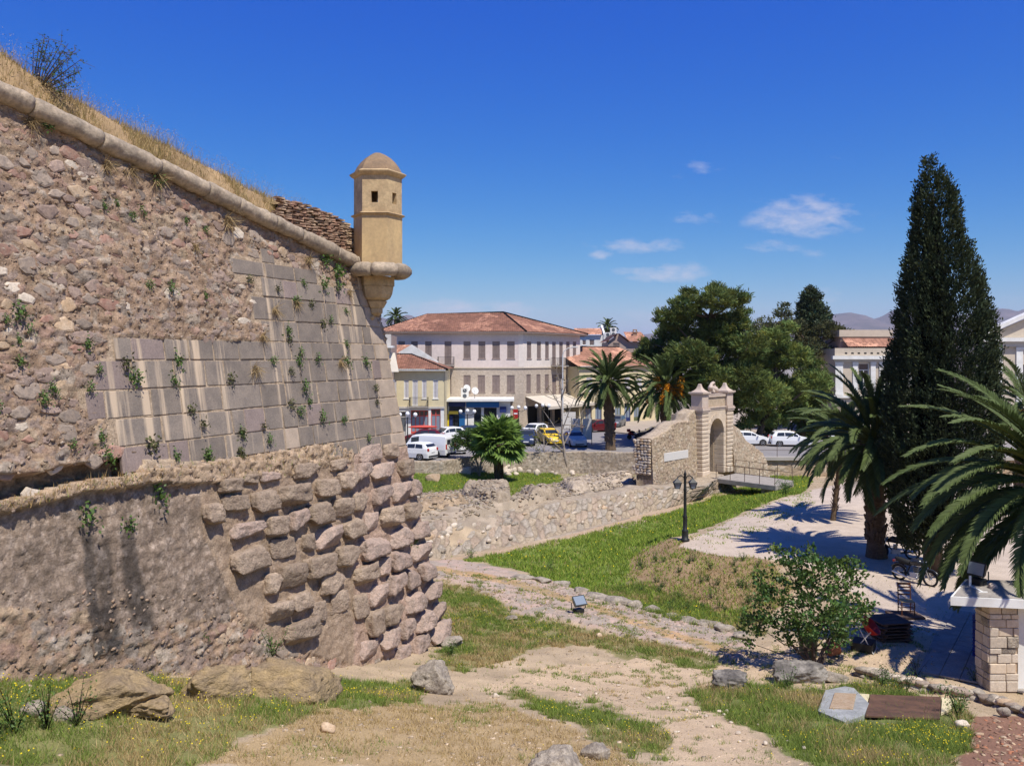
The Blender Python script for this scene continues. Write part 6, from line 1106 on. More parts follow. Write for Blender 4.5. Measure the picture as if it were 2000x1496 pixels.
def clump_tree(name, label, base, trunk_pts, clumps, Y, m, bark='bark', leaf=.13, dens=42, sub=.34, trunk_r=.3, seed=1, group=None, cat='tree', depth=1.0, flat=.8, per=22, limbs=True, col=(.72, 1.35), asp=.45, crown='crown', fill=1.0):
    rg = np.random.default_rng(seed); t = thing(name, label, cat, tuple(base), 0, group); Mi = Matrix.Translation(-t.location); mb = MB()
    tp = [Vector(p) for p in trunk_pts]; mb.tube(tp, [trunk_r * (1 - .5 * i / max(1, len(tp) - 1)) for i in range(len(tp))], 9); Vs, Fs, Cs, off = [], [], [], 0
    for (px, py, r) in clumps:
        rm_ = r / F * Y; c = P(px, py, Y); dy = rg.uniform(-1, 1) * depth * max(1.2 * rm_, .3); c = Vector((c.x, c.y + dy, c.z)); ctr = np.array(c)
        if limbs:
            j = min(range(len(tp)), key=lambda k: (tp[k] - c).length + (0 if tp[k].z < c.z else 3)); s = tp[j]; mid = s.lerp(c, .5) + Vector((0, 0, -.12 * (c - s).length)); mb.tube([s, mid, c], [trunk_r * .42, trunk_r * .26, trunk_r * .08], 6)
        ns = max(4, int(dens * rm_ ** 2 / sub ** 2 * .30)); d = rdirs(ns, rg); d[:, 2] = d[:, 2] * flat; rad = rm_ * (.35 + .65 * rg.random(ns) ** .45) * (1 + .18 * (rg.random(ns) - .3)); sc = ctr + d * rad[:, None]
        k = per; cc = np.repeat(sc, k, 0) + rg.normal(size=(ns * k, 3)) * sub * .42 * np.array([1, 1, .72]); ax = np.repeat(d + np.array([0, 0, .5]), k, 0)
        V, Q = leafquads(cc, leaf * rg.uniform(.6, 1.25, ns * k), rg, asp, ax, .9); Vs.append(V); Fs.append(Q + off); off += len(V)
        tn = tint(ns, rg, ns, *col); Cs.append(np.repeat(np.repeat(tn, k, 0) * rg.uniform(.8, 1.2, (ns * k, 1)), 4, 0))
    mb.build('trunk', M[bark], t, Mi, sm=True); link(crown, mesh_np(crown, np.vstack(Vs), np.vstack(Fs), M[m], np.vstack(Cs)), t, Mi); return t
def gY(px, Y): return (px - CX) / F * Y
# ------------------------------------------------------------------ pines and other trees beyond the gate
Yp = 88
clump_tree('pine_tree', 'tall broad dark green pine with its crown highest behind the orange-fruited palm', (gY(1372, Yp), Yp, .1), [(gY(1372, Yp), Yp, 0), (gY(1366, Yp), Yp, 3), (gY(1375, Yp), Yp, 6.5), (gY(1380, Yp), Yp, 10), (gY(1385, Yp), Yp, 13)],
  [(1388, 588, 34), (1335, 600, 32), (1428, 585, 26), (1302, 622, 30), (1360, 640, 48), (1425, 636, 42), (1290, 682, 34), (1262, 694, 22), (1335, 695, 48), (1405, 692, 55), (1452, 676, 36), (1300, 715, 30), (1375, 742, 46), (1440, 735, 42), (1452, 612, 18), (1395, 555 + 10, 16), (1318, 650, 30), (1260, 668, 12), (1345, 570, 14), (1400, 655, 40), (1350, 760, 40), (1410, 780, 42)], Yp, 'pine', 'bark', .26, 32, .50, .42, 3, 'park trees beyond the gate', depth=1.3, flat=.62, per=26, col=(.55, 1.2), asp=.2)
Yp = 89
clump_tree('pine_tree', 'lighter green leaning pine hanging over the road right of the gate', (gY(1478, Yp), Yp, .1), [(gY(1478, Yp), Yp, 0), (gY(1488, Yp), Yp, 1.6), (gY(1508, Yp), Yp + .5, 3.6), (gY(1520, Yp), Yp + 1, 6.5), (gY(1522, Yp), Yp + 1, 9)],
  [(1505, 705, 48), (1550, 695, 38), (1478, 765, 46), (1540, 765, 50), (1490, 812, 30), (1438, 790, 34), (1580, 745, 30), (1562, 800, 32), (1450, 826, 16), (1510, 660, 30), (1460, 725, 34), (1520, 820, 26), (1540, 640, 16)], Yp, 'pine', 'bark', .25, 32, .46, .36, 4, 'park trees beyond the gate', depth=1.0, flat=.65, per=26, col=(.85, 1.75), asp=.2)
Yc = 108
clump_tree('conifer_tree', 'dark rounded cone of a conifer rising highest among the park trees', (gY(1588, Yc), Yc, .1), [(gY(1588, Yc), Yc, 0), (gY(1588, Yc), Yc, 6), (gY(1588, Yc), Yc, 14)], [(1585, 566, 9), (1585, 580, 18), (1586, 600, 26), (1587, 622, 32), (1588, 645, 36), (1588, 675, 38)], Yc, 'cypress', 'bark', .17, 42, .5, .4, 5, 'park trees beyond the gate', depth=.3, flat=1, per=26, limbs=False, col=(.9, 1.7))
Yo = 101
clump_tree('cedar_tree', 'olive brown spreading evergreen below the dark conifer', (gY(1580, Yo), Yo, .1), [(gY(1580, Yo), Yo, 0), (gY(1575, Yo), Yo, 5), (gY(1585, Yo), Yo, 10)], [(1530, 612, 16), (1545, 640, 28), (1508, 642, 18), (1612, 645, 28), (1638, 655, 18), (1600, 682, 38), (1512, 668, 26), (1630, 692, 26), (1560, 680, 36), (1538, 596, 8), (1650, 668, 10)], Yo, 'leaf_olive', 'bark', .17, 26, .55, .35, 6, 'park trees beyond the gate', flat=.6, per=24, col=(.5, 1.05))
clump_tree('ivy_tree', 'dense dark green tree at the left edge of the neoclassical building', (gY(1605, 93), 93, .1), [(gY(1605, 93), 93, 0), (gY(1605, 93), 93, 4), (gY(1605, 93), 93, 8)], [(1586, 735, 32), (1598, 780, 28), (1586, 815, 30), (1586, 765, 34), (1570, 845, 18), (1600, 715, 20), (1606, 750, 18)], 93, 'pine', 'bark', .13, 36, .45, .3, 7, 'park trees beyond the gate', per=26, col=(.55, 1.15))
clump_tree('broadleaf_tree', 'yellowish green thin-crowned tree between the pine and the conifer', (gY(1490, 97), 97, .1), [(gY(1490, 97), 97, 0), (gY(1488, 97), 97, 5), (gY(1486, 97), 97, 9)], [(1485, 640, 22), (1500, 655, 26), (1470, 655, 18), (1495, 632, 16), (1480, 690, 26)], 97, 'leaf_olive', 'bark_pale', .15, 20, .5, .2, 8, 'park trees beyond the gate', per=16, col=(.9, 1.7))
clump_tree('shrub', 'dark clipped shrub by the leaning pine trunk beside the white cars', (gY(1506, 92), 92, .1), [(gY(1506, 92), 92, 0), (gY(1506, 92), 92, 1)], [(1504, 836, 10), (1508, 826, 8), (1503, 844, 10)], 92, 'pine', 'bark', .10, 40, .3, .1, 9, None, 'shrub', per=20, col=(.6, 1))
# ------------------------------------------------------------------ cypress
def cypress(px, Y, prof, seed):
    rg = np.random.default_rng(seed); x0 = gY(px, Y); t = thing('cypress_tree', 'tall dark green cypress towering over the gravel lot', 'tree', (x0, Y, 0)); Mi = Matrix.Translation(-t.location)
    ys = np.array([p[0] for p in prof]); ys = ys + 6; zs = CZ - (ys - HY) / F * Y; rs = np.array([p[1] for p in prof]) / F * Y * .88; xs = (np.array([p[2] for p in prof]) - px) / F * Y
    n = 8600; zz = rg.uniform(zs.min(), zs.max(), n * 3); rr_ = np.interp(-zz, -zs, rs); k = rg.random(n * 3) < (rr_ / rs.max()) ** .9 + .04; zz = zz[k][:n]; rr_ = rr_[k][:n]; n = len(zz); th = rg.uniform(0, 2 * math.pi, n)
    lump_ = .78 + .46 * fbm(th * 2.2, zz * 1.1, 3, 5); fr_ = (.62 + .38 * rg.random(n) ** .5) * lump_; c = np.stack([x0 + np.interp(-zz, -zs, xs) + np.cos(th) * rr_ * fr_, Y + np.sin(th) * rr_ * fr_, zz], -1); out = np.stack([np.cos(th) * .75, np.sin(th) * .75, np.full(n, 1.0)], -1)
    kk = 15; cc = np.repeat(c, kk, 0) + np.repeat(out, kk, 0) * rg.uniform(-.02, .30, (n * kk, 1)) + rg.normal(size=(n * kk, 3)) * .055; V, Q = leafquads(cc, .062 * rg.uniform(.6, 1.4, n * kk), rg, .42, np.repeat(out, kk, 0), .7)
    tn = tint(n, rg, n, .7, 1.35, .08); C_ = np.repeat(np.repeat(tn, kk, 0) * rg.uniform(.8, 1.25, (n * kk, 1)), 4, 0)
    link('crown', mesh_np('crown', V, Q, M['cypress'], C_), t, Mi); MB().tube([(x0, Y, -.1), (x0, Y, 3), (x0, Y, 9), (x0, Y, 15.5)], [.38, .32, .2, .04], 10).build('trunk', M['bark'], t, Mi, sm=True)
    b = MB(); zi = np.linspace(1.8, 14.5, 14); b.lathe([(.02, zi[0])] + [(float(np.interp(-z, -zs, rs)) * .40, z) for z in zi] + [(.02, 15)], (x0, Y, 0), 14); b.build('dark_crown_core', M['cypress'], t, Mi, sm=True)  # solid dark core stands in for the shade deep inside the crown
cypress(1822, 34.1, [(308, 2, 1814), (330, 7, 1815), (345, 17, 1822), (380, 36, 1826), (420, 40, 1826), (455, 46, 1827), (500, 60, 1832), (540, 72, 1838), (580, 86, 1842), (640, 96, 1842), (700, 100, 1840), (760, 110, 1840), (850, 116, 1838), (950, 106, 1836), (1010, 92, 1832), (1070, 64, 1830)], 12)
# ------------------------------------------------------------------ palms
def frond_mesh(name, L_, el, droop, m, seed, n=46, lf=.55, wid=.026, vee=.55):
    """a feather frond: the midrib leaves the crown at elevation el and bends down under its weight; two rows of leaflets"""
    rg = np.random.default_rng(seed); N = 26; s = np.linspace(0, 1, N); ang = el - droop * s ** 1.35; x = np.cumsum(np.cos(ang)) * L_ / N; z = np.cumsum(np.sin(ang)) * L_ / N; yb = rg.normal(0, .10) * L_ * s ** 2
    mid_ = np.stack([x, yb, z], -1); tan = np.gradient(mid_, axis=0); tan /= np.linalg.norm(tan, axis=1, keepdims=True); V, Q, C_ = [], [], []
    def addq(pts, c):
        i = len(V); V.extend(pts); Q.append((i, i + 1, i + 2, i + 3)); C_.extend([c] * 4)
    for i in range(N - 1):      # midrib
        w0, w1 = .045 * (1 - s[i]) + .008, .045 * (1 - s[i + 1]) + .008; side = np.array([0, 1, 0]); addq([mid_[i] - side * w0, mid_[i] + side * w0, mid_[i + 1] + side * w1, mid_[i + 1] - side * w1], np.array([1.35, 1.15, .8])); addq([mid_[i] - side * w0 * .3 - np.array([0, 0, w0]), mid_[i] + side * w0, mid_[i + 1] + side * w1, mid_[i + 1] - np.array([0, 0, w1])], np.array([1.25, 1.1, .8]))
    for k in range(n):
        f = .16 + .84 * (k + .5) / n; p = np.array([np.interp(f, s, mid_[:, i]) for i in range(3)]); t_ = np.array([np.interp(f, s, tan[:, i]) for i in range(3)]); t_ /= np.linalg.norm(t_); ll = lf * (math.sin(math.pi * min(1, .16 + .80 * f)) ** .55) * rg.uniform(.85, 1.1); up = np.cross(t_, np.array([0, 1., 0])); up = -up if up[2] < 0 else up
        for sd in (-1, 1):
            lat = np.array([0, sd, 0.]) * math.cos(vee) + up * math.sin(vee) * rg.uniform(.5, 1.2); d = lat * .78 + t_ * (.62 + .5 * f); d /= np.linalg.norm(d); wv = np.cross(d, up); wv = wv / max(1e-6, np.linalg.norm(wv)); wv = wv * .45 + up * .35 + t_ * .5; wv -= d * wv.dot(d); wv /= np.linalg.norm(wv); w = wid * rg.uniform(.8, 1.2); c = np.array([1, 1, 1]) * rg.uniform(.75, 1.25); p1 = p + d * ll * .5; p2 = p + d * ll + np.array([0, 0, -.22 * ll * rg.uniform(.5, 1.4)])
            addq([p - wv * w * .7, p + wv * w * .7, p1 + wv * w, p1 - wv * w], c); addq([p1 - wv * w, p1 + wv * w, p2 + wv * w * .12, p2 - wv * w * .12], c * 1.05)
    return mesh_np(name, np.array(V), np.array(Q), m, np.array(C_))
def palm(label, base, crown, L_, nf, seed, tr=.4, group='feather palms', fruit=0, lean=None, thin=False, n=46, wid=.026, elmin=-38, elmax=82, lf=.55, sc_tex=1, name='palm_tree', nvar=3):
    rg = np.random.default_rng(seed); t = thing(name, label, 'palm tree', tuple(base), 0, group); Mi = Matrix.Translation(-t.location); b0, c0 = Vector(base), Vector(crown); mb = MB(); N = 14; pts = [b0.lerp(c0, i / N) for i in range(N + 1)]
    rad = [tr * (1.25 if i == 0 else 1.0 + .10 * (i % 2) + (.25 if i > N - 3 else 0)) for i in range(N + 1)]; mb.tube(pts, rad, 12); mb.build('trunk', M['palmtrunk'], t, Mi, sm=False)
    st_ = MB()
    for k in range(int(16 + 26 * (c0 - b0).length)):    # old leaf bases
        f = rg.uniform(.12, 1); p = b0.lerp(c0, f); a = rg.uniform(0, 2 * math.pi); r_ = tr * (1.0 + (.25 if f > .82 else 0)); q = p + Vector((math.cos(a) * r_, math.sin(a) * r_, 0)); e = q + Vector((math.cos(a) * .10, math.sin(a) * .10, .16)); st_.tube([q - Vector((0, 0, .05)), e], [tr * .20, tr * .10], 5)
    st_.build('leaf_bases', M['palmtrunk'], t, Mi); els = np.radians(np.interp([82, 66, 50, 34, 18, 2, -16, elmin], [-90, 20, 82], [-90, min(20, elmax * .4), elmax])); vr = {}
    for k in range(nf):
        f = k / (nf - 1); e = float(np.interp(f ** .85, np.linspace(0, 1, len(els)), els)); key = (int(f * 7.99), k % nvar)
        if key not in vr: vr[key] = frond_mesh('frond', L_ * (.80 + .2 * math.sin(math.pi * min(1, f * .9 + .15))) * rg.uniform(.92, 1.05), e, math.radians(np.interp(f, [0, .5, .8, 1], [46, 70, 56, 34])) * rg.uniform(.85, 1.15), M['palm'], seed * 100 + k, n, lf, wid)
        az = k * 2.39996 + rg.uniform(-.2, .2)
        if thin and math.radians(85) < az % (2 * math.pi) < math.radians(172) and (f > .06): continue  # back fronds left out so the sun reaches the ground behind
        if thin and math.radians(218) < az % (2 * math.pi) < math.radians(318) and f > .34: continue
        p = c0 + Vector((math.cos(az), math.sin(az), 0)) * tr * .35 + Vector((0, 0, .25 * (1 - f))); sc = rg.uniform(.9, 1.06); link('frond', vr[key], t, Mi @ Matrix.Translation(p) @ Matrix.Rotation(az, 4, 'Z') @ Matrix.Diagonal((sc, sc, sc, 1)))
    for k in range(fruit):
        az = rg.uniform(3.4, 6.0) if k % 4 else rg.uniform(0, 6.28); d = rg.uniform(1.0, 2.3); p = c0 + Vector((math.cos(az) * d, math.sin(az) * d, rg.uniform(-1.3, .9))); cc = np.array(p) + rg.normal(size=(220, 3)) * np.array([.17, .17, .26]); V, Q = leafquads(cc, .06, rg, .8); link('fruit_cluster', mesh_np('fruit_cluster', V, Q, M['palmfruit']), t, Mi); MB().tube([c0, c0.lerp(p, .6) + Vector((0, 0, .2)), p], .025, 5).build('fruit_stalk', M['palmfruit'], t, Mi)
    return t
c_ = P(2075, 965, 24.4); palm('large feather palm overhanging the kiosk roof at the right edge', (c_.x + .2, 24.8, 0), c_, 5.4, 230, 21, .42, fruit=2, thin=True, elmax=62, n=100, wid=.019, elmin=-58, lf=.50, nvar=3)
b_ = GP(1712, 1088); c_ = P(1706, 868, b_.y); palm('thick-trunked feather palm against the cypress in the shade of the lot', (b_.x, b_.y, 0), c_, 4.0, 90, 22, .38, n=60, wid=.024, elmin=-58, lf=.52)
b_ = GP(1627, 1016); c_ = P(1645, 868, b_.y); palm('slender-trunked feather palm leaning over the gravel lot', (b_.x, b_.y, 0), c_, 3.0, 70, 23, .13, n=56, wid=.022, elmin=-55, lf=.42)
b_ = GP(1191, 878); c_ = P(1188, 752, b_.y); palm('tall feather palm with a thick patterned trunk at the street edge', (b_.x, b_.y - .6, 0), c_, 3.9, 84, 24, .44, n=46, wid=.038, elmin=-42, lf=.6)
c_ = P(1300, 765, 84); palm('feather palm hung with orange fruit clusters left of the gate', (c_.x, 84, 0), c_, 4.9, 100, 25, .45, fruit=18, n=48, wid=.038, elmin=-48, lf=.65)
c_ = P(1955, 838, 47); palm('feather palm with orange fruit behind the large palm at the right edge', (c_.x + 1, 47, 0), P(2010, 800, 47), 3.6, 40, 26, .4, fruit=6, n=46, wid=.03, elmin=-45)
for px, py, Y, lb in ((773, 622, 150, 'small palm crown showing over the roofs left of the townhouse'), (1187, 641, 160, 'small palm crown between the roofs right of the townhouse')):
    c_ = P(px, py, Y); palm(lb, (c_.x, Y, 0), c_, 2.2, 26, 27 + px, .2, group='far palms', n=22, wid=.07, lf=.6, nvar=1)
c_ = P(1567, 822, 92); palm('small shaggy palm standing in the plaza behind the white cars', (c_.x, 92, .1), c_, 1.9, 34, 29, .32, group='far palms', n=26, wid=.05, elmin=-65, lf=.5, nvar=1)
# fan palm
def fan_leaf(name, r_, m, seed, n=26):
    rg = np.random.default_rng(seed); V, Q, C_ = [], [], []
    def addq(p, c): i = len(V); V.extend(p); Q.append((i, i + 1, i + 2, i + 3)); C_.extend([c] * 4)
    Lp = r_ * .75; addq([(0, -.02, 0), (0, .02, 0), (Lp, .015, Lp * .05), (Lp, -.015, Lp * .05)], np.array([1.2, 1.1, .9])); o = np.array([Lp, 0, Lp * .05])
    for k in range(n):
        a = -2.25 + 4.5 * (k + .5) / n; d = np.array([math.cos(a), math.sin(a), .12 * math.cos(a)]); w = np.array([-math.sin(a), math.cos(a), (.35 if k % 2 else -.35)]) * r_ * .085; l = r_ * (1 - .22 * abs(a) / 2.25) * rg.uniform(.92, 1.05); c = np.ones(3) * rg.uniform(.8, 1.25); p1 = o + d * l * .62; p2 = o + d * l + np.array([0, 0, -.16 * l * rg.uniform(.6, 2.0)])
        addq([o, o + w * .2, p1 + w, p1 - w], c); addq([p1 - w, p1 + w, p2 + w * .1, p2 - w * .1], c)
    return mesh_np(name, np.array(V), np.array(Q), m, np.array(C_))
rg = np.random.default_rng(5); b_ = on_ground(975, 942); fpm = thing('fan_palm', 'bushy bright green fan palm with a dark shaggy trunk on the terrace', 'palm tree', tuple(b_)); Yf = b_.y; c_ = P(972, 868, Yf); Mi = Matrix.Translation(-fpm.location)
MB().tube([b_ - Vector((0, 0, .2)), b_.lerp(c_, .45), b_.lerp(c_, .85), c_], [.34, .36, .42, .22], 10).build('trunk', M['palmtrunk'], fpm, Mi); fls = [fan_leaf('fan_leaf', 1.15 * k_, M['fanpalm'], 60 + i) for i, k_ in enumerate((1, 1.1, .9, 1.05))]
for k in range(64):
    f = k / 63; el = math.radians(np.interp(f, [0, .3, .7, 1], [80, 42, 8, -35])); az = k * 2.39996; p = c_ + Vector((math.cos(az) * .2, math.sin(az) * .2, .25 - .5 * f)); link('fan_leaf', fls[k % 4], fpm, Mi @ Matrix.Translation(p) @ Matrix.Rotation(az, 4, 'Z') @ Matrix.Rotation(-el, 4, 'Y') @ Matrix.Rotation(rg.uniform(-.9, .9), 4, 'X') @ Matrix.Diagonal((1.2,) * 3 + (1,)))
skirt = []
for k in range(260): a = rg.uniform(0, 6.28); z = rg.uniform(.15, 1); skirt.append(np.array(b_.lerp(c_, z)) + np.array([math.cos(a) * .36, math.sin(a) * .36, -.1]))
V, Q = leafquads(np.array(skirt), .22, rg, .25, np.array([[0, 0, 1.]]), .35); link('dead_leaf_skirt', mesh_np('dead_leaf_skirt', V, Q, M['palmtrunk']), fpm, Mi)
# small trees on the terrace
b_ = on_ground(936, 932); Yt = b_.y
clump_tree('small_tree', 'small pale many-stemmed tree with a green crown left of the fan palm', b_, [b_, P(932, 905, Yt), P(922, 880, Yt)], [(905, 858, 20), (922, 866, 16), (893, 868, 12), (915, 846, 10)], Yt, 'leaf', 'bark_pale', .11, 30, .3, .12, 41, per=18, col=(.5, .95))
mb = MB()
for e in ((944, 890), (956, 880), (950, 868)): mb.tube([b_, P(938, 908, Yt), P(*e, Yt)], [.11, .08, .05], 6)
mb.build('stem', M['bark_pale'], COL.objects[[o for o in COL.objects.keys() if o.startswith('small_tree')][-1]], Matrix.Translation(-b_))
def bare_tree(label, base, tips, top, r_, seed, leaves=120, m='leaf_olive'):
    rg = np.random.default_rng(seed); Y = base.y; t = thing('bare_tree', label, 'tree', tuple(base)); Mi = Matrix.Translation(-t.location); mb = MB(); tp = [base] + [P(*q, Y) for q in top]; mb.tube(tp, [r_ * (1 - .75 * i / (len(tp) - 1)) for i in range(len(tp))], 8); mb.build('trunk', M['bark_pale'], t, Mi, sm=True); br_ = MB(); pts = []
    for (sx_, sy_, ex, ey) in tips:
        s, e = P(sx_, sy_, Y), P(ex, ey, Y + rg.uniform(-1.2, 1.2)); md = s.lerp(e, .5) + Vector((0, rg.uniform(-.2, .2), .12)); br_.tube([s, md, e], [r_ * .4, r_ * .25, r_ * .08], 5)
        for k in range(6):
            q = s.lerp(e, rg.uniform(.35, 1)); d = Vector(rg.normal(size=3)) * .55; d.z = abs(d.z) * .8; br_.tube([q, q + d * .5, q + d], [r_ * .12, r_ * .09, r_ * .04], 4); pts += [np.array(q + d * rg.uniform(.3, 1.1)) for _ in range(max(1, leaves // (6 * len(tips))))]
    br_.build('branches', M['bark_pale'], t, Mi); c = np.array(pts) + rg.normal(size=(len(pts), 3)) * .10; V, Q = leafquads(c, .085, rg, .6); link('leaves', mesh_np('leaves', V, Q, M[m], np.repeat(np.clip(rg.normal(1, .35, (len(c), 1)), .4, 2) * np.array([[1.5, 1.0, .7]]), 4, 0)), t, Mi); return t
b_ = on_ground(1110, 925)
bare_tree('slender pale almost leafless tree rising from the terrace in front of the taxi', b_, [(1098, 860, 1060, 800), (1098, 840, 1125, 770), (1097, 800, 1070, 755), (1096, 780, 1112, 740), (1100, 870, 1140, 800), (1099, 880, 1045, 838), (1097, 760, 1085, 722), (1104, 890, 1078, 862), (1098, 830, 1140, 835)], [(1103, 890), (1098, 850), (1097, 800), (1096, 740)], .16, 51, 240)
b_ = on_ground(1066, 918)
bare_tree('smaller leaning bare sapling beside the slender pale tree', b_, [(1063, 880, 1040, 850), (1064, 872, 1085, 850), (1062, 862, 1050, 835), (1064, 885, 1090, 870), (1063, 890, 1035, 872)], [(1063, 885), (1062, 850)], .09, 52, 260, 'leaf')
# ------------------------------------------------------------------ leafy shrub tree in the foreground
b_ = on_ground(1592, 1303); Yt = b_.y
clump_tree('leafy_tree', 'round-leaved bushy young tree in front of the gravel lot', b_, [b_, P(1588, 1270, Yt), P(1582, 1225, Yt), P(1585, 1170, Yt)], [(1545, 1118, 36), (1600, 1115, 42), (1655, 1128, 38), (1505, 1178, 42), (1580, 1180, 60), (1655, 1195, 40), (1482, 1226, 28), (1540, 1226, 30), (1620, 1226, 30), (1692, 1182, 18), (1520, 1082, 16), (1592, 1082, 15), (1672, 1098, 14), (1466, 1258, 12), (1650, 1246, 14), (1500, 1140, 24), (1462, 1205, 16), (1560, 1090, 16)], Yt, 'leaf', 'bark', .052, 21, .20, .06, 61, cat='tree', depth=.9, flat=.9, per=14, col=(.55, 1.25), asp=.78)
mb = MB()
for e, s in (((1530, 1240), (1590, 1300)), ((1625, 1235), (1596, 1300)), ((1550, 1200), (1586, 1302)), ((1650, 1215), (1600, 1302))): p0, p1 = P(*s, Yt), P(*e, Yt); mb.tube([p0, p0.lerp(p1, .5) + Vector((0, .1, -.04)), p1], [.055, .045, .02], 6)
lt = [o for o in COL.objects if o.name.startswith('leafy_tree')][0]; mb.build('stem', M['bark'], lt, Matrix.Translation(-b_))
# ------------------------------------------------------------------ sapling on top of the bank
tS = 11.3; ps_ = fpt(tS, float(zc(tS))); b_ = Vector((ps_[0] - N1[0] * .9, ps_[1] - N1[1] * .9, ps_[2] + .80)); Ys = b_.y; bx_, by_ = [float(v) for v in proj(b_.x, b_.y, b_.z)]
sap = thing('bank_shrub', 'wispy green shrub on thin stems growing on the grassy bank top', 'shrub', tuple(b_)); Mi = Matrix.Translation(-b_); mb = MB(); pts = []; rg = np.random.default_rng(71); dx_, dy_ = bx_ - 135, by_ - 183
for e in ((140, 84), (150, 72), (158, 80), (168, 96), (182, 88), (196, 88), (212, 98), (222, 118), (222, 140), (212, 160), (198, 178), (186, 120), (128, 100), (205, 130), (175, 130), (190, 150)):
    s = b_; en = P(e[0] + dx_, e[1] + dy_, Ys + rg.uniform(-.35, .35)); md = s.lerp(en, .5) + Vector((-.05, 0, -.04)); mb.tube([s, md, en], [.016, .011, .004], 5)
    for k in range(9):
        q = s.lerp(en, rg.uniform(.45, 1.0)); d = Vector(rg.normal(size=3)) * .13; mb.tube([q, q + d], [.005, .003], 4); pts += [np.array(q + d * rg.uniform(.2, 1.1)) for _ in range(5)]
mb.build('stems', M['bark'], sap, Mi); c = np.array(pts) + rg.normal(size=(len(pts), 3)) * .03; V, Q = leafquads(c, .026, rg, .5); link('leaves', mesh_np('leaves', V, Q, M['leaf'], np.repeat(rg.uniform(.5, 1.1, (len(c), 1)) * np.ones((1, 3)), 4, 0)), sap, Mi)
# ------------------------------------------------------------------ tufts growing out of the wall
def tuft_mesh(name, m, n, r_, seed, dry=False):
    rg = np.random.default_rng(seed)
    if dry:
        base = rg.normal(size=(n, 3)) * r_ * .12; d = rdirs(n, rg); d[:, 2] = np.abs(d[:, 2]); d[:, 1] -= .8; d /= np.linalg.norm(d, axis=1, keepdims=True); w = np.cross(d, rdirs(n, rg)) * .006; tip = base + d * r_ * rg.uniform(.6, 1.4, (n, 1)); V = np.stack([base - w, base + w, tip + w * .2, tip - w * .2], 1).reshape(-1, 3); Q = np.arange(4 * n).reshape(n, 4)
    else:
        c = rg.normal(size=(n, 3)) * np.array([.45, .55, .32]) * r_ + np.array([0, -.25 * r_, .3 * r_]); V, Q = leafquads(c, .035 * rg.uniform(.6, 1.2, n), rg, .6)
    return mesh_np(name, V, Q, m, np.repeat(rg.uniform(.6, 1.3, (n, 1)) * np.ones((1, 3)), 4, 0))
strawleaf = mat('dry_weed', (.36, .26, .13), None, rough=.8, attr=True, fine=.1, transl=.2); TG = [tuft_mesh('wall_plant', M['leaf'], 70, .16, 80 + k) for k in range(4)]; TO = [tuft_mesh('wall_plant', M['leaf_olive'], 60, .15, 90 + k) for k in range(3)]; TD = [tuft_mesh('wall_plant', strawleaf, 80, .26, 95 + k, True) for k in range(3)]
z3 = [(310, 170), (520, 235), (710, 195), (855, 205), (960, 225), (650, 315), (765, 345), (1020, 400), (910, 465), (850, 490), (595, 540), (605, 600), (1025, 640), (690, 705), (815, 745), (675, 770), (1025, 765), (485, 760), (1165, 770), (615, 840), (175, 890), (720, 950), (1235, 960), (1245, 1060), (750, 1060), (615, 1080), (845, 1170), (1000, 1190), (680, 1130), (415, 1235), (255, 1290), (460, 1335), (1185, 1325), (15, 1440), (240, 1430)]
z2 = [(910, 590, 1.3), (960, 690, 1.4), (1280, 570, 1.2), (1260, 720, 1), (1380, 930, 1), (1470, 1030, 1), (1750, 1100, .9), (1085, 1180, 1.5), (1270, 1270, 1), (1505, 1270, 1.2), (1740, 1250, 1)]; zr_ = [(130, 220, 1.4), (625, 450, 1), (715, 640, .8), (650, 770, .9), (375, 780, 1), (310, 850, 1), (1240, 40, 1), (1075, 20, .9), (1485, 100, .9), (725, 1130, .9), (135, 580, .8), (120, 420, .7), (35, 275, .7), (200, 350, .7), (525, 1190, .8), (780, 1270, 1.3), (-60, 900, 1)]
LA = ('small green plant rooted in a joint of the grey ashlar facing', 'plants in the ashlar joints'); LR = ('small green plant rooted in the rough rubble part of the bastion wall', 'plants in the rubble wall'); LD_ = ('dry straw-coloured tuft hanging from the bastion wall', 'dry tufts on the bastion wall'); rr = random.Random(8)
def wplant(px, py, s, meshes, lab):
    t, z = map(float, fpx(px, py)); o = link('wall_plant', rr.choice(meshes), None, fmat(t, z, .04, s, s, s, rr.uniform(-.3, .3))); tag(o, lab[0], 'plant', lab[1])
ORD = ('first', 'second', 'third', 'fourth', 'fifth', 'sixth', 'seventh', 'eighth', 'ninth', 'tenth', 'eleventh', 'twelfth', 'thirteenth', 'fourteenth')
pa = [(400 + a / 3.74, 500 + b / 3.74, rr.uniform(.75, 1.15), TG if rr.random() < .7 else TO) for a, b in z3] + [(a / 3.74, 550 + b / 3.74, s * .9, TG if rr.random() < .6 else TO) for a, b, s in z2]
prow = {}
for q_ in pa: prow.setdefault(int(sum(float(fpx(q_[0], q_[1])[1]) < z_ for z_ in rowz)), []).append(q_)
for r_ in prow:
    for k_, q_ in enumerate(sorted(prow[r_])): wplant(*q_, ('small green plant rooted in the %s ashlar course from the top, %s from the left' % (ORD[max(0, r_ - 1)], ORD[k_]), LA[1]))
for a, b, s in zr_: wplant(a / 3.74, 550 + b / 3.74, s * .85, TG, LR)
for px, py, s in ((275, 412, .8), (254, 420, .7), (200, 402, .6), (225, 397, .6), (640, 1110, .6), (395, 1240, .7), (490, 410, .6), (398, 448, .6), (360, 430, .6)): wplant(px, py, s, TG, LR)
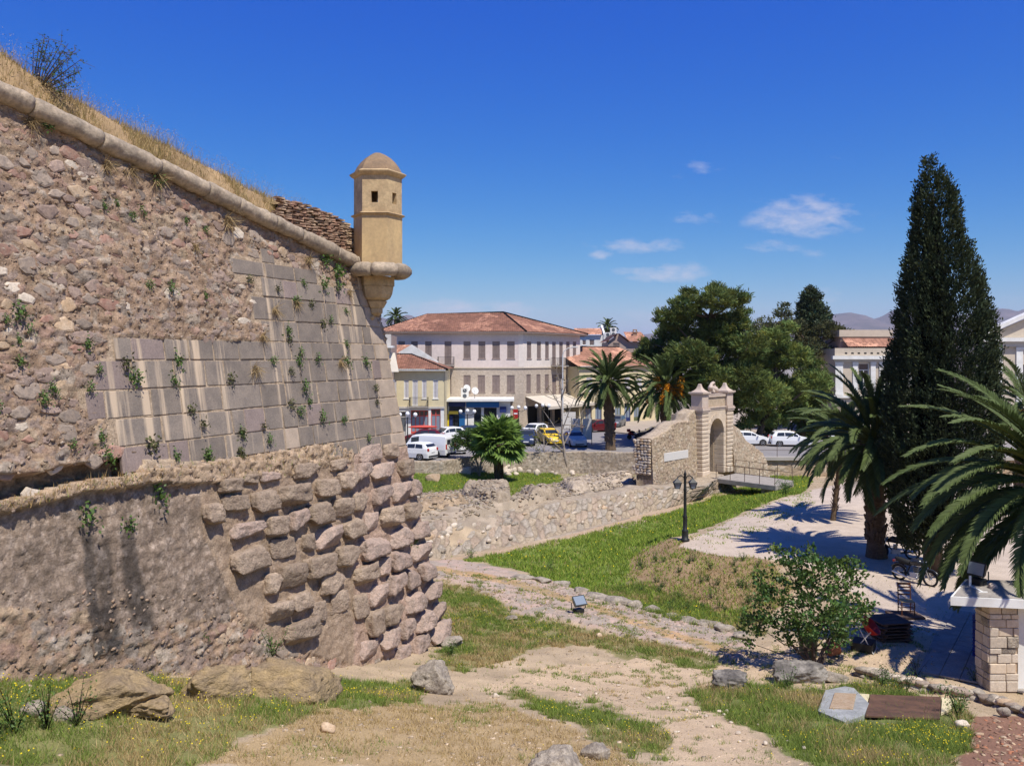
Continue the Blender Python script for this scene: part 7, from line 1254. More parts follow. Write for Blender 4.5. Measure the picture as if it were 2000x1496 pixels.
for px, py, s in ((534, 604, 1.1), (510, 655, 1), (495, 720, 1.2), (662, 706, 1.1), (680, 570, .9), (440, 430, 1.5), (300, 345, 1.5), (250, 330, 1.3), (205, 320, 1.1), (60, 238, 1.2), (450, 395, 1.2), (600, 505, 1.1), (380, 480, .9), (575, 592, 1)): wplant(px, py, s, TD, LD_)
for (px, py, s, lb) in ((166, 1006, 1.5, 'green plant at the head of the left dark streak on the lower bastion wall'), (240, 1022, 1.3, 'bright green plant at the head of the right dark streak on the lower bastion wall'), (305, 960, 1.7, 'large drooping plant on the ledge left of the bossed stones'), (655, 528, 1.9, 'leafy plant cluster under the cordon next to the sentry turret'), (86, 243, 1, 'single green plant under the cordon near the left edge'), (303, 350, 1.2, 'dark green plant under the cordon with dry stalks'), (630, 505, 1.4, 'green plant under the cordon left of the turret plants'), (808, 1053, .9, 'spiky plant on a bossed stone at the bastion corner')):
    wplant(px, py, s, TG, (lb, None))
# ------------------------------------------------------------------ grass
def blades(name, pts, h, w, col, rg, lean=.45, m=None):
    n = len(pts); a = rg.uniform(0, 2 * math.pi, n); wv = np.stack([np.cos(a), np.sin(a), 0 * a], -1) * np.asarray(w).reshape(-1, 1); l = rg.normal(0, lean, (n, 2)) * np.asarray(h).reshape(-1, 1)
    tip = pts + np.stack([l[:, 0], l[:, 1], np.broadcast_to(h, (n,)) * 1.0], -1); V = np.stack([pts - wv, pts + wv, tip], 1).reshape(-1, 3); return link(name, mesh_np(name, V, np.arange(3 * n).reshape(n, 3), m or M['grass'], np.repeat(col, 3, 0)), kind='stuff')
GREEN, LIME, DRYC, STRAW = np.array([.125, .20, .036]), np.array([.27, .33, .075]), np.array([.36, .26, .105]), np.array([.56, .43, .22])
def scatter(x0, x1, y0, y1, n, rg):
    x = rg.uniform(x0, x1, n); y = rg.uniform(y0, y1, n); z = ground_z(x, y); px, py = proj(x, y, z); v = (px > -80) & (px < 2080) & (py < 1560) & (y < edge_y(x) - .4); return x[v], y[v], z[v], px[v], py[v]
def wob(x, y, px, py, k): return px + (fbm(x * 1.1, y * 1.1, 3, 21) - .5) * 2 * k, py + (fbm(x * 1.1, y * 1.1, 3, 31) - .5) * k
rg = np.random.default_rng(100); x, y, z, px, py = scatter(-9, 16, 10.2, 36, 1150000, rg); qx, qy = wob(x, y, px, py, 30); qx = qx + (fbm(x * 4, y * 4, 2, 25) - .5) * 60; qy = qy + (fbm(x * 4, y * 4, 2, 35) - .5) * 34; cl_ = .5 * fbm(x * 1.6, y * 1.6, 4, 33) + .5 * fbm(x * 5, y * 5, 2, 39); f2 = fbm(x * .9, y * .9, 3, 37)
dens = np.full(len(x), .012); gr_ = np.full(len(x), .2); ht = np.full(len(x), .06)
for poly, d, g, h in ((DRY, .42, .10, .07), (MOUND, .16, .35, .10), (G_LEFT, 1.0, .60, .105), (G_SLOPE, .7, .75, .14), (G_CORNER, 1.0, .60, .09), (G_STRIP, 1.0, .74, .10), (G_RIGHT, 1.0, .80, .14)):
    k = inpoly(qx, qy, poly); dens[k] = d; gr_[k] = g; ht[k] = h
for poly, d in ((DIRT, .03), (LOT, .006), (SHELF, .05), (REDSOIL, .02)): k = inpoly(qx, qy, poly); dens[k] = np.where((cl_[k] > .58) & (d > .02), .35, np.minimum(dens[k], d)); ht[k] = .06; gr_[k] = .6
tt_, _zz = C0, 0; dface = (x - C0[0]) * N1[0] + (y - C0[1]) * N1[1] + B * z; keep = (rg.random(len(x)) < dens * np.clip((cl_ - .34) * 4.5, .05, 1.3)) & ((dface > .02) | (((x - C0[0]) * UX[0] + (y - C0[1]) * UX[1]) > .25))
for poly in ([(1597, 1400), (1612, 1350), (1660, 1343), (1700, 1360), (1862, 1364), (1858, 1412), (1650, 1416)],): keep &= ~inpoly(px, py, poly) | (rg.random(len(x)) < .03)
x, y, z, px, py, gr_, ht, f2, cl_ = (a[keep] for a in (x, y, z, px, py, gr_, ht, f2, cl_)); g = np.clip(gr_ + (f2 - .5) * 1.8 + (cl_ - .5) * .8 + rg.normal(0, .20, len(x)), 0, 1)[:, None]; far = np.clip(y / 16, .8, 2)
col = np.where(g > .5, GREEN * (1 - (g - .5) * 0) + (LIME - GREEN) * rg.random((len(x), 1)), DRYC + (STRAW - DRYC) * rg.random((len(x), 1))) * rg.uniform(.75, 1.25, (len(x), 1))
blades('grass', np.stack([x, y, z - .01], -1), ht * rg.uniform(.5, 1.7, len(x)), .0062 * far * rg.uniform(.7, 1.3, len(x)), col, rg, .5)
# flowers
pk = rg.random(len(x)) < np.where(gr_ > .45, .016, .0015) * np.where(px < 800, 1.9, 1) * np.where((px > 1500) & (py > 1430), 3.2, 1) * np.where(gr_ > .95, .2, 1) * np.clip((fbm(x * .7, y * .7, 3, 55) - .36) * 6, .1, 2)
fx = np.stack([x, y, z + ht * rg.uniform(1.0, 1.7, len(x))], -1)[pk]; V, Q = leafquads(fx, .012, rg, .9, np.array([[1., 0, 0]]), .9); link('wildflowers', mesh_np('wildflowers', V, Q, M['flower']), kind='stuff')
# ditch, mound and terrace grass
x, y, z, px, py = scatter(-14, 26, 30, 77, 700000, rg); qx, qy = wob(x, y, px, py, 10); cl_ = .6 * fbm(x * .8, y * .8, 4, 33) + .4 * fbm(x * 3, y * 3, 2, 43); dens = np.full(len(x), .01); gr_ = np.full(len(x), .4); ht = np.full(len(x), .08)
for poly, d, g, h in ((MOUND, .45, .62, .12), (G_SLOPE, .75, .72, .16), (G_TERR, .7, .8, .16), (G_DITCH, 1.0, .86, .15)): k = inpoly(qx, qy, poly); dens[k] = d; gr_[k] = g; ht[k] = h
k = inpoly(qx, qy, LOT); dens[k] = .012 * (px[k] < 1560); k = inpoly(qx, qy, SHELF); dens[k] = .02; k = (y > 55) & (px < 1240) & ~inpoly(qx, qy, G_TERR); dens[k] = .12
k = inpoly(qx, qy, [(1325, 1060), (1480, 990), (1580, 960), (1590, 985), (1500, 1030), (1420, 1062)]) & (cl_ > .52); dens[k] = .25; gr_[k] = .65
keep = rg.random(len(x)) < dens * np.clip((cl_ - .22) * 3, .1, 1.2); x, y, z, px, py, gr_, ht, cl_ = (a[keep] for a in (x, y, z, px, py, gr_, ht, cl_)); g = np.clip(gr_ + (cl_ - .5) * 1.0 + rg.normal(0, .2, len(x)), 0, 1)[:, None]
col = np.where(g > .45, np.array([.17, .32, .04]) + np.array([.26, .16, .05]) * rg.random((len(x), 1)), DRYC + (STRAW - DRYC) * rg.random((len(x), 1))) * rg.uniform(.8, 1.2, (len(x), 1)) * np.where(gr_ < .9, .85, 1)[:, None]
blades('grass', np.stack([x, y, z - .01], -1), ht * rg.uniform(.5, 1.5, len(x)), .024 * rg.uniform(.7, 1.3, len(x)), col, rg, .45)
pk = (gr_ > .7) & (rg.random(len(x)) < .004 * np.clip((fbm(x * .5, y * .5, 3, 57) - .40) * 8, .05, 2.5)); fx = np.stack([x, y, z + ht * 1.3], -1)[pk]; V, Q = leafquads(fx, .035, rg, .9, np.array([[1., 0, 0]]), .9); link('wildflowers', mesh_np('wildflowers', V, Q, M['flower']), kind='stuff')
# dry grass on the bank and on the wall's ledge
n = 60000; t_ = rg.uniform(1.5, 17, n); b__ = rg.uniform(.12, 2.6, n) ** 1.0; cl_ = fbm(t_ * 1.4, b__ * 1.4, 3, 66); k = rg.random(n) < np.clip((cl_ - .3) * 3, .15, 1); t_, b__, cl_ = t_[k], b__[k], cl_[k]; n = len(t_)
cpn = fpt(t_, zc(t_)); Hb = bank_h(t_); prof = np.where(b__ < .2, .12 + .4 * b__, .20 + (Hb - .2) * smooth(.1, 1.0, b__)) - .10 * np.maximum(b__ - 1.1, 0); pts = np.stack([cpn[:, 0] - b__ * N1[0] - .02, cpn[:, 1] - b__ * N1[1], cpn[:, 2] + prof - .04], -1)
keep = ~((t_ < 4.6) & (b__ < .45)); pts = pts[keep]; n = len(pts); cl_ = cl_[keep]; b__ = b__[keep]; gg = (rg.random((n, 1)) < .10); col = np.where(gg, np.array([.16, .17, .05]), DRYC * .95 + (STRAW - DRYC) * rg.random((n, 1)) * .9) * rg.uniform(.75, 1.25, (n, 1)); tall_ = rg.random(n) < .10; h = np.where(tall_, rg.uniform(.3, .55, n), rg.uniform(.08, .24, n))
blades('dry_grass', pts, h, np.where(tall_, .0055, .008), col, rg, .35)
sd = np.repeat(pts[tall_] + np.array([0, 0, 1.]) * h[tall_][:, None], 3, 0); sd = sd + rg.normal(0, .05, sd.shape); V, Q = leafquads(sd, .013, rg, .5); link('seed_heads', mesh_np('seed_heads', V, Q, M['straw']), kind='stuff')
vm = (m_she & (np.abs(disp) < 2)); iy, ix = np.where(vm & (fbm(T_ * 1.5, Z_ * 1.5, 3, 77) > .42)); sel = rg.integers(0, len(iy), 3000); pts = (BP + (disp + .0)[..., None] * NN)[iy[sel], ix[sel]] + rg.normal(0, .02, (3000, 3)); wgt = (bpx[iy[sel], ix[sel]] < 320) | (rg.random(3000) < .25); pts = pts[wgt]
blades('dry_grass', pts, rg.uniform(.05, .17, len(pts)), .006, np.where(rg.random((len(pts), 1)) < .25, LIME, .8 * STRAW * np.array([1.0, .86, .7])) * rg.uniform(.7, 1.2, (len(pts), 1)), rg, .5)
# leafy weeds: plants one can tell apart
def weed(label, px, py, s, m='leaf', n=160, group=None, tallness=1.0, p=None):
    p = p or on_ground(px, py); rg = np.random.default_rng(int(px * 7 + py)); t = thing('weed_plant', label, 'plant', tuple(p), 0, group); mb = MB(); cs = []
    for k in range(7):
        a = rg.uniform(0, 6.28); e = Vector((math.cos(a) * s * rg.uniform(.2, .7), math.sin(a) * s * rg.uniform(.2, .7), s * tallness * rg.uniform(.6, 1.2))); mb.tube([(0, 0, -.03), e * .5 + Vector((0, 0, .05 * s)), e], [.008, .006, .003], 4); cs += [np.array(e * rg.uniform(.15, 1.05)) for _ in range(n // 7)]
    mb.build('stems', M['leaf'], t); c = np.array(cs) + rg.normal(0, .12 * s, (len(cs), 3)); c[:, 2] = np.maximum(c[:, 2], .01); V, Q = leafquads(c, .05 * min(1.2, max(.5, s)) * rg.uniform(.6, 1.3, len(c)), rg, .4); link('leaves', mesh_np('leaves', V, Q, M[m], np.repeat(rg.uniform(.55, 1.3, (len(c), 1)) * np.ones((1, 3)), 4, 0)), t); return t
weed('tall dark thistle-like weed at the lower left edge', 30, 1432, .55, n=260, tallness=1.2); weed('dark spiky weed second from the left edge', 92, 1425, .50, n=240, tallness=1.2); weed('dark bushy weed at the right end of the left-hand weed patch', 150, 1418, .5, n=240); weed('low dark weed at the very left of the foreground grass', -12, 1450, .6, n=260)
weed('round green bush at the corner of the ditch grass', 920, 1092, .55, n=420); weed('green weed clump at the foot of the tan outcrop', 500, 1296, .5, n=320, p=Vector(fpt(8.6, 2.25, .9)))
weed('small green shrub beside the bridge abutment', 1535, 965, 1.0, n=700); weed('low green clump under the outer end of the footbridge', 1470, 965, .7, n=400); weed('leafy clump behind the rusty plate', 1725, 1345, .55, n=420); weed('second leafy clump behind the rusty plate near the wall', 1770, 1352, .5, n=360); weed('dark leafy weed at the right end of the rusty plate', 1872, 1400, .6, n=480); weed('broad green weed on the dirt beside the dark rock', 1540, 1345, .45, n=260)
weed('yellow green seedling in the shade before the stone pillar', 1905, 1335, .45, n=160); weed('thin flowering weed in front of the paved terrace', 1790, 1320, .6, 'leaf_olive', n=120); weed('dark green clump in the middle of the ditch grass', 1075, 1115, .5, n=300); weed('green clump on the corner grass below the bastion', 880, 1280, .45, n=360)
rr = random.Random(4)
for i in range(34): weed('small green weed tuft on the bare brown mound', rr.uniform(1240, 1480), rr.uniform(1085, 1200), rr.uniform(.2, .45), n=170, group='weeds on the mound')
# ------------------------------------------------------------------ rocks
def rock(label, px, py, w, h, d, m, seed, name='boulder', off=(0, 0, 0), rz=0.0, amp=.30, boxy=.2, sink=.25, sub=4, group=None, p=None, sc=1.5):
    p = p or on_ground(px, py); me = boulder(name, M[m], seed, sub, boxy, amp, None, sc); o = link(name, me); o.location = (p.x + off[0], p.y + off[1], p.z + h * (1 - sink) / 2 + off[2]); o.scale = (w / 2, d / 2, h / 2 * (1 + sink)); o.rotation_euler = (0, 0, rz); return tag(o, label, 'rock', group)
rock('large tan outcrop rock at the wall foot towards the left edge', 215, 1385, 1.7, .62, 1.2, 'outcrop', 401, rz=.4, amp=.36, sink=.5, sc=1.3, sub=5); rock('low tan slab trailing right of the left outcrop', 285, 1392, 1.0, .34, .7, 'outcrop', 402, rz=-.5, sub=5)
rock('rounded tan outcrop rock in the middle of the wall foot', 425, 1362, 1.25, .58, .9, 'outcrop', 403, amp=.36, sink=.5, rz=.5, sub=5); rock('largest tan outcrop rock at the wall foot left of the boss stones', 575, 1362, 2.0, .78, 1.3, 'outcrop', 404, amp=.40, sink=.5, rz=.5, sc=1.3, sub=5)
rock('angular pale grey boulder standing on the grass right of the wall foot', 848, 1350, 1.1, .72, .8, 'rock', 406, boxy=.35, amp=.26, sub=5); rock('grey brown rock breaking the soil at the bottom edge', 1095, 1505, .95, .34, .7, 'rock', 406, amp=.34, sink=.8, sub=5); rock('small flat rock right of the bottom edge rock', 1165, 1480, .5, .22, .4, 'rock', 407)
rock('dark shaded rock left of the leafy tree', 1425, 1345, .95, .5, .7, 'rock_dark', 408, amp=.3, sub=5); rock('dark topped ledge rock under the leafy tree', 1562, 1330, 1.35, .5, .8, 'rock_dark', 409, amp=.3, boxy=.6, sub=5); rock('pale ledge rock right of the rock under the leafy tree', 1625, 1330, .8, .22, .5, 'rock', 410, boxy=.6)
rock('grey flat stone at the base of the bastion corner', 882, 1262, .7, .25, .5, 'rock', 411, boxy=.7); rock('small white stone on the grass by the pale boulder', 968, 1362, .18, .12, .14, 'stone_pale', 412, sub=2); rock('small tan stone on the grass below the floodlight', 1170, 1245, .2, .16, .18, 'stone_tan', 413, sub=2); rock('flat pale stone at the shelf edge', 1000, 1210, .5, .14, .35, 'rock', 414, sub=3)
rock('pale stone low in the grass at the left edge', 130, 1408, .4, .2, .3, 'rock', 415, sub=3); rock('second pale stone low in the grass left of the outcrop', 65, 1395, .35, .2, .3, 'rock', 416, sub=3); rock('tan stone in the dry grass at the bottom', 640, 1428, .3, .18, .22, 'stone_tan', 417, sub=3); rock('square pale block lying on the terrace grass by the small tree', 908, 925, 1.1, .6, .7, 'stone_pale', 418, boxy=.9, amp=.08); rock('square brown block lying on the terrace grass at its left end', 845, 940, 1.3, .6, .8, 'stone_tan', 419, boxy=.9, amp=.08)
rr = random.Random(12)
for i in range(26): rock('loose pale stone at the foot of the street wall', rr.uniform(985, 1120), rr.uniform(918, 930), rr.uniform(.4, .9), rr.uniform(.3, .6), .5, 'stone_pale', 430 + i, 'loose_stone', sub=2, group='stones under the street wall')
for i in range(22): q = rr.uniform(0, 1); rock('small pale stone lying on the dirt path', 1000 + 560 * q + rr.uniform(-60, 60), 1310 + 150 * q + rr.uniform(-30, 30), rr.uniform(.05, .14), rr.uniform(.04, .08), .09, 'stone_pale', 470 + i, 'loose_stone', sub=2, group='stones on the dirt path')
# rocks edging the stone shelf on the ditch side
for i, (px, py) in enumerate(((1020, 1128), (1060, 1134), (1095, 1142), (1135, 1156), (1165, 1166), (1205, 1176), (1240, 1184), (1275, 1192), (1310, 1204), (1345, 1212), (1380, 1220), (1415, 1232), (1450, 1245))): rock('%s rough edge stone of the rock shelf beside the ditch grass, counted from the bastion' % ORD[i], px, py, rr.uniform(.6, 1.3), rr.uniform(.12, .24), .7, 'rock', 500 + i, 'edge_stone', rz=rr.uniform(-.8, .1), sub=4, amp=.4, sink=.7, group='edge stones of the rock shelf')
# ------------------------------------------------------------------ lamp post with two lanterns
p = on_ground(1338, 1057); lp = thing('lamp_post', 'black cast iron lamp post with two hanging lanterns beside the ditch', 'street lamp', tuple(p)); H = 3.35
MB().lathe([(.22, 0), (.22, .10), (.16, .14), (.15, .45), (.17, .50), (.11, .56), (.10, 1.1), (.12, 1.16), (.078, 1.25), (.068, 2.4), (.09, 2.45), (.065, 2.52), (.06, 3.15), (.08, 3.2), (.04, 3.28), (.015, 3.40)], (0, 0, 0), 12).build('post', M['iron'], lp, sm=True)
for sd in (-1, 1):
    MB().tube([(0, 0, 2.75), (sd * .06, 0, 3.05), (sd * .20, 0, 3.14), (sd * .34, 0, 3.05), (sd * .37, 0, 2.99)], .028, 6).build('arm', M['iron'], lp); x = sd * .37
    ln = MB().lathe([(.03, .52), (.07, .46), (.26, .31), (.27, .28)], (x, 0, 2.50), 4, math.pi / 4).lathe([(.13, 0), (.14, .02)], (x, 0, 2.50), 4, math.pi / 4)
    for k in range(4): a = math.pi / 4 + k * math.pi / 2; ln.tube([(x + .13 * math.cos(a), .13 * math.sin(a), 2.5), (x + .24 * math.cos(a), .24 * math.sin(a), 2.79)], .018, 4)
    l_ = ln.build('lantern', M['iron'], lp); MB().lathe([(.115, .02), (.22, .28)], (x, 0, 2.50), 4, math.pi / 4).build('lantern_glass', M['glass_blue'], l_)
# ------------------------------------------------------------------ floodlights
def flood(label, loc, rz, s, tilt, yoke='iron'):
    t = thing('floodlight', label, 'floodlight', loc, rz); MB().box(-.16 * s, .16 * s, -.14 * s, .14 * s, 0, .18 * s).build('base', M['iron'], t, bevel=.02); Mx = Matrix.Translation((0, 0, .42 * s)) @ Matrix.Rotation(tilt, 4, 'X')
    hd = MB(); hd.add([(-.26 * s, -.10 * s, -.2 * s), (.26 * s, -.10 * s, -.2 * s), (.26 * s, -.10 * s, .2 * s), (-.26 * s, -.10 * s, .2 * s), (-.14 * s, .16 * s, -.12 * s), (.14 * s, .16 * s, -.12 * s), (.14 * s, .16 * s, .12 * s), (-.14 * s, .16 * s, .12 * s)], [(0, 1, 2, 3), (7, 6, 5, 4), (0, 4, 5, 1), (1, 5, 6, 2), (2, 6, 7, 3), (3, 7, 4, 0)]).build('housing', M['iron'], t, Mx, bevel=.01)
    MB().box(-.22 * s, .22 * s, -.112 * s, -.101 * s, -.16 * s, .16 * s).build('lens', M['glass_blue'], t, Mx)
    y = MB()
    for sd in (-1, 1): y.tube([(sd * .16 * s, 0, .1 * s), (sd * .29 * s, 0, .18 * s), (sd * .29 * s, 0, .42 * s)], .018 * s, 5)
    y.build('yoke', M[yoke], t); return t
p = on_ground(1130, 1198); flood('black floodlight standing on the rock shelf aimed at the bastion', tuple(p), .5, 1.0, math.radians(-42))
# ------------------------------------------------------------------ kiosk with stone pillar
kio = thing('kiosk', 'stone and white kiosk corner with a flat concrete roof at the right edge', 'kiosk', (13.0, 22.2, 0)); ki = Matrix.Translation(-kio.location)
RFp = [(11.42, 22.0), (17.5, 20.9), (19.0, 23.0), (12.75, 23.75)]
MB().prism(RFp, 2.275, 2.50).build('roof_slab', M['white'], kio, ki); MB().prism([(11.52, 22.04), (17.4, 20.98), (18.9, 22.95), (12.78, 23.68)], 2.503, 2.52).build('roof_screed', M['concrete'], kio, ki)
zt, rr = 0.0, random.Random(6); MB().box(12.48, 13.20, 22.09, 22.7, -.2, 2.26).build('pillar_core', M['stone_tan'], kio, ki); stm = ['stone_pale', 'stone_pale', 'rock', 'gate', 'stone_pale']
while zt < 2.2:
    h = min(rr.uniform(.13, .33), 2.27 - zt); xs = [12.46]; 
    while xs[-1] < 13.14: xs.append(min(13.23, xs[-1] + rr.uniform(.14, .5)))
    for a, b in zip(xs[:-1], xs[1:]):
        if b - a > .05: MB().box(a + .008, b - .008, 22.05 + rr.uniform(-.03, .015), 22.16, zt + .008, zt + h - .008).build('pillar_stone', M[stm[rr.randrange(5)]], kio, ki, bevel=.018)
    ys = [22.07, 22.07 + rr.uniform(.22, .36), 22.70]
    for a, b in zip(ys[:-1], ys[1:]): MB().box(12.435 + rr.uniform(-.01, .02), 12.52, a + .008, b - .008, zt + .008, zt + h - .008).build('pillar_stone', M[stm[rr.randrange(5)]], kio, ki, bevel=.018)
    zt += h
MB().box(13.25, 17.4, 22.12, 22.34, -.1, 2.27).build('front_wall', M['white'], kio, ki); MB().prism([(14.3, 23.25), (18.6, 22.7), (18.6, 22.9), (14.3, 23.45)], 0, 2.27).build('back_wall', M['stonefac'], kio, ki)
flood('grey floodlight on the kiosk roof with a white bracket', (12.75, 23.1, 2.52), -1.1, 1.0, math.radians(-15)); brk = thing('lamp_bracket', 'loose white metal bracket lying on the kiosk roof edge', 'bracket', (12.45, 22.7, 2.52)); MB().box(-.03, .03, -.35, .25, 0, .02).box(-.03, .03, .25, .27, 0, .28).box(-.12, .12, -.38, -.34, 0, .02).build('bracket_plate', M['white'], brk)
rock('reddish stone lying on the kiosk roof beside the floodlight', 0, 0, .28, .16, .2, 'gate_pink', 520, p=Vector((12.95, 22.75, 2.50)), sub=3)
# paved terrace
pav = link('paved_terrace', MB().prism([(11.2, 23.3), (13.4, 22.4), (17.9, 28.6), (15.4, 29.8)], -.25, .03).me('paved_terrace', M['concrete']), kind='structure'); tb_ = [MB().box(.008, .492, .008, .492, -.02, .03).me('floor_tile', M['concrete'], bevel=.006)]
ta, td_ = math.atan2(.82, .57), Vector((.57, .82)); tn_ = Vector((.82, -.57))
for i in range(14):
    for j in range(5):
        q = Vector((11.25, 23.35)) + td_ * .5 * i + tn_ * .5 * j; link('floor_tile', tb_[0], pav, Matrix.Translation((q.x, q.y, .036 + random.uniform(-.003, .003))) @ Matrix.Rotation(ta - math.pi / 2, 4, 'Z') @ Matrix.Identity(4))
# low stone wall in front of the terrace
lw = thing('low_wall', 'low crooked dry stone wall running to the kiosk pillar', 'stone wall', tuple(on_ground(1800, 1345))); li_ = Matrix.Translation(-lw.location); path = [on_ground(px, py) for px, py in ((1668, 1318), (1720, 1328), (1780, 1342), (1850, 1358), (1910, 1368), (1960, 1384), (2040, 1410))]; lst = [boulder('wall_stone', M[k], 540 + i, 2, .65, .18) for i, k in enumerate(('rock', 'stone_pale', 'rock', 'stone_grey', 'stone_tan'))]
rr = random.Random(19)
for i in range(130):
    q = poly_at(path, rr.random()); lay = rr.choice((0, 0, 1, 1)); s = rr.uniform(.09, .20); link('wall_stone', lst[rr.randrange(5)], lw, li_ @ Matrix.Translation((q.x + rr.uniform(-.05, .05), q.y + rr.uniform(-.14, .14), q.z - .02 + lay * .16 + rr.uniform(0, .05))) @ Matrix.Rotation(rr.uniform(-.6, .2), 4, 'Z') @ Matrix.Diagonal((s * 1.3, s * .9, s * .62, 1)))
# slabs and plates in the grass
def plate(name, label, cat, poly, th, m, lift=.05, bevel=.01):
    pts = [on_ground(px, py) for px, py in poly]; c = sum(pts, Vector()) / len(pts); A_ = np.c_[np.array([(p.x - c.x, p.y - c.y) for p in pts]), np.ones(len(pts))]; k = np.linalg.lstsq(A_, np.array([p.z for p in pts]), rcond=None)[0]
    top = [Vector((p.x - c.x, p.y - c.y, k[0] * (p.x - c.x) + k[1] * (p.y - c.y) + lift)) for p in pts]; n = len(pts); b = MB(); b.add(top + [v - Vector((0, 0, th)) for v in top], [tuple(range(n)), tuple(range(2 * n - 1, n - 1, -1))] + [(i, n + i, n + (i + 1) % n, (i + 1) % n) for i in range(n)]); o = b.build(name, M[m], None, None, bevel=bevel); o.location = (c.x, c.y, float(k[2])); return tag(o, label, cat)
plate('concrete_slab', 'irregular blue grey concrete slab in the grass', 'slab', [(1597, 1398), (1612, 1356), (1650, 1346), (1668, 1350), (1697, 1382), (1688, 1406), (1650, 1416)], .16, 'slab_grey', .10)
plate('hatch_cover', 'square tan stone hatch cover lying on the concrete slab', 'hatch', [(1620, 1394), (1630, 1365), (1672, 1366), (1666, 1397)], .05, 'stone_tan', .155)
plate('metal_plate', 'rusty brown metal plate lying in the grass', 'metal plate', [(1690, 1406), (1700, 1364), (1838, 1368), (1836, 1412)], .04, 'rustplate', .10, .004); plate('yellow_board', 'pale yellow board edge left of the rusty plate', 'board', [(1664, 1360), (1698, 1362), (1692, 1390)], .06, 'yellow', .085, .004); plate('yellow_board', 'pale yellow board edge right of the rusty plate', 'board', [(1840, 1368), (1866, 1372), (1858, 1390), (1838, 1400)], .06, 'yellow', .085, .004)
# ------------------------------------------------------------------ chair, boards, cart and other things by the tree
p = GP(1776, 1207); brd = thing('plywood_board', 'dark flat board on the ground under the wooden chair', 'board', (p.x, p.y + .2, 0)); MB().box(-.55, .45, -.4, .4, .0, .08).build('board_panel', M['pallet'], brd)
ch = thing('wooden_chair', 'brown wooden ladder-back chair standing on the dark board', 'chair', (p.x, p.y + .22, .08), math.radians(-8))
for x in (-.20, .20): MB().tube([(x, .20, 0), (x, .20, .45), (x, .25, 1.0)], .019, 8).build('leg', M['wood'], ch); MB().tube([(x, -.20, 0), (x, -.20, .45)], .018, 8).build('leg', M['wood'], ch)
MB().box(-.22, .22, -.22, .21, .43, .46).build('seat', M['straw'], ch, bevel=.01)
for z in (.60, .72, .84, .94): y = .20 + .05 * (z - .45) / .55; MB().box(-.20, .20, y - .01, y + .01, z - .02, z + (.025 if z < .9 else .05)).build('backrest_slat', M['wood'], ch, bevel=.006)
st_ = MB()
for z in (.16, .28): st_.tube([(-.2, .2, z), (.2, .2, z)], .011, 6).tube([(-.2, -.2, z), (.2, -.2, z)], .011, 6).tube([(-.2, -.2, z + .04), (-.2, .2, z + .04)], .011, 6).tube([(.2, -.2, z + .04), (.2, .2, z + .04)], .011, 6)
st_.build('stretcher', M['wood'], ch)
p = GP(1733, 1246); rr = random.Random(2)
for i in range(6):
    b = thing('board_stack', ('dark weathered pallet board, ' + ('lowest' if i == 0 else 'topmost' if i == 5 else ORD[i] + ' from the ground') + ' in the stack beside the chair'), 'board', (p.x + rr.uniform(-.05, .05), p.y + rr.uniform(-.05, .05), .10 * i), rr.uniform(-.1, .1) + .15, 'stacked dark boards')
    for k in range(3): MB().box(-.52, .52, -.5 + k * .34, -.18 + k * .34, .055, .092).build('plank', M['pallet'], b)
    for x in (-.42, .34): MB().box(x, x + .08, -.5, .5, .0, .054).build('bearer', M['pallet'], b)
p = GP(1690, 1268); ct = thing('red_basin', 'red metal basin on a folding metal stand in front of the board stack', 'basin', (p.x, p.y, 0), 1.0); MB().lathe([(.08, 0), (.26, .06), (.33, .22), (.34, .24), (.31, .22), (.23, .09), (.05, .05)], (0, 0, 0), 20).build('bowl', M['red'], ct, Matrix.Translation((0, -.02, .62)) @ Matrix.Rotation(math.radians(48), 4, 'X'), sm=True)
sdm = MB()
for x in (-.32, .32): sdm.tube([(x, -.28, 0), (x * .8, .22, .85)], .016, 6).tube([(x, .28, 0), (x * .8, -.2, .62)], .016, 6)
sdm.tube([(-.3, .2, .8), (.3, .2, .8)], .016, 6).tube([(-.32, -.28, .02), (.32, -.28, .02)], .016, 6); sdm.build('stand', M['silver'], ct); MB().box(-.34, .3, -.25, .35, .02, .26).build('crate', M['iron'], ct, bevel=.01)
p = GP(1588, 1291); bl = thing('plastic_barrel', 'olive plastic barrel behind the stems of the leafy tree', 'barrel', (p.x, p.y + .4, 0)); MB().lathe([(.22, 0), (.25, .04), (.26, .25), (.25, .28), (.26, .31), (.26, .52), (.22, .60), (.08, .61)], (0, 0, 0), 18).build('drum', M['barrel'], bl, sm=True)
p = GP(1622, 1288); tp_ = thing('terracotta_pot', 'broken terracotta pot lying behind the leafy tree', 'pot', (p.x, p.y + .2, .16), .5); MB().lathe([(.12, 0), (.15, .02), (.21, .3), (.23, .31), (.20, .31), (.13, .04)], (0, 0, 0), 16).build('pot_body', M['clay'], tp_, Matrix.Rotation(math.radians(75), 4, 'Y'), sm=True)
cr0 = None
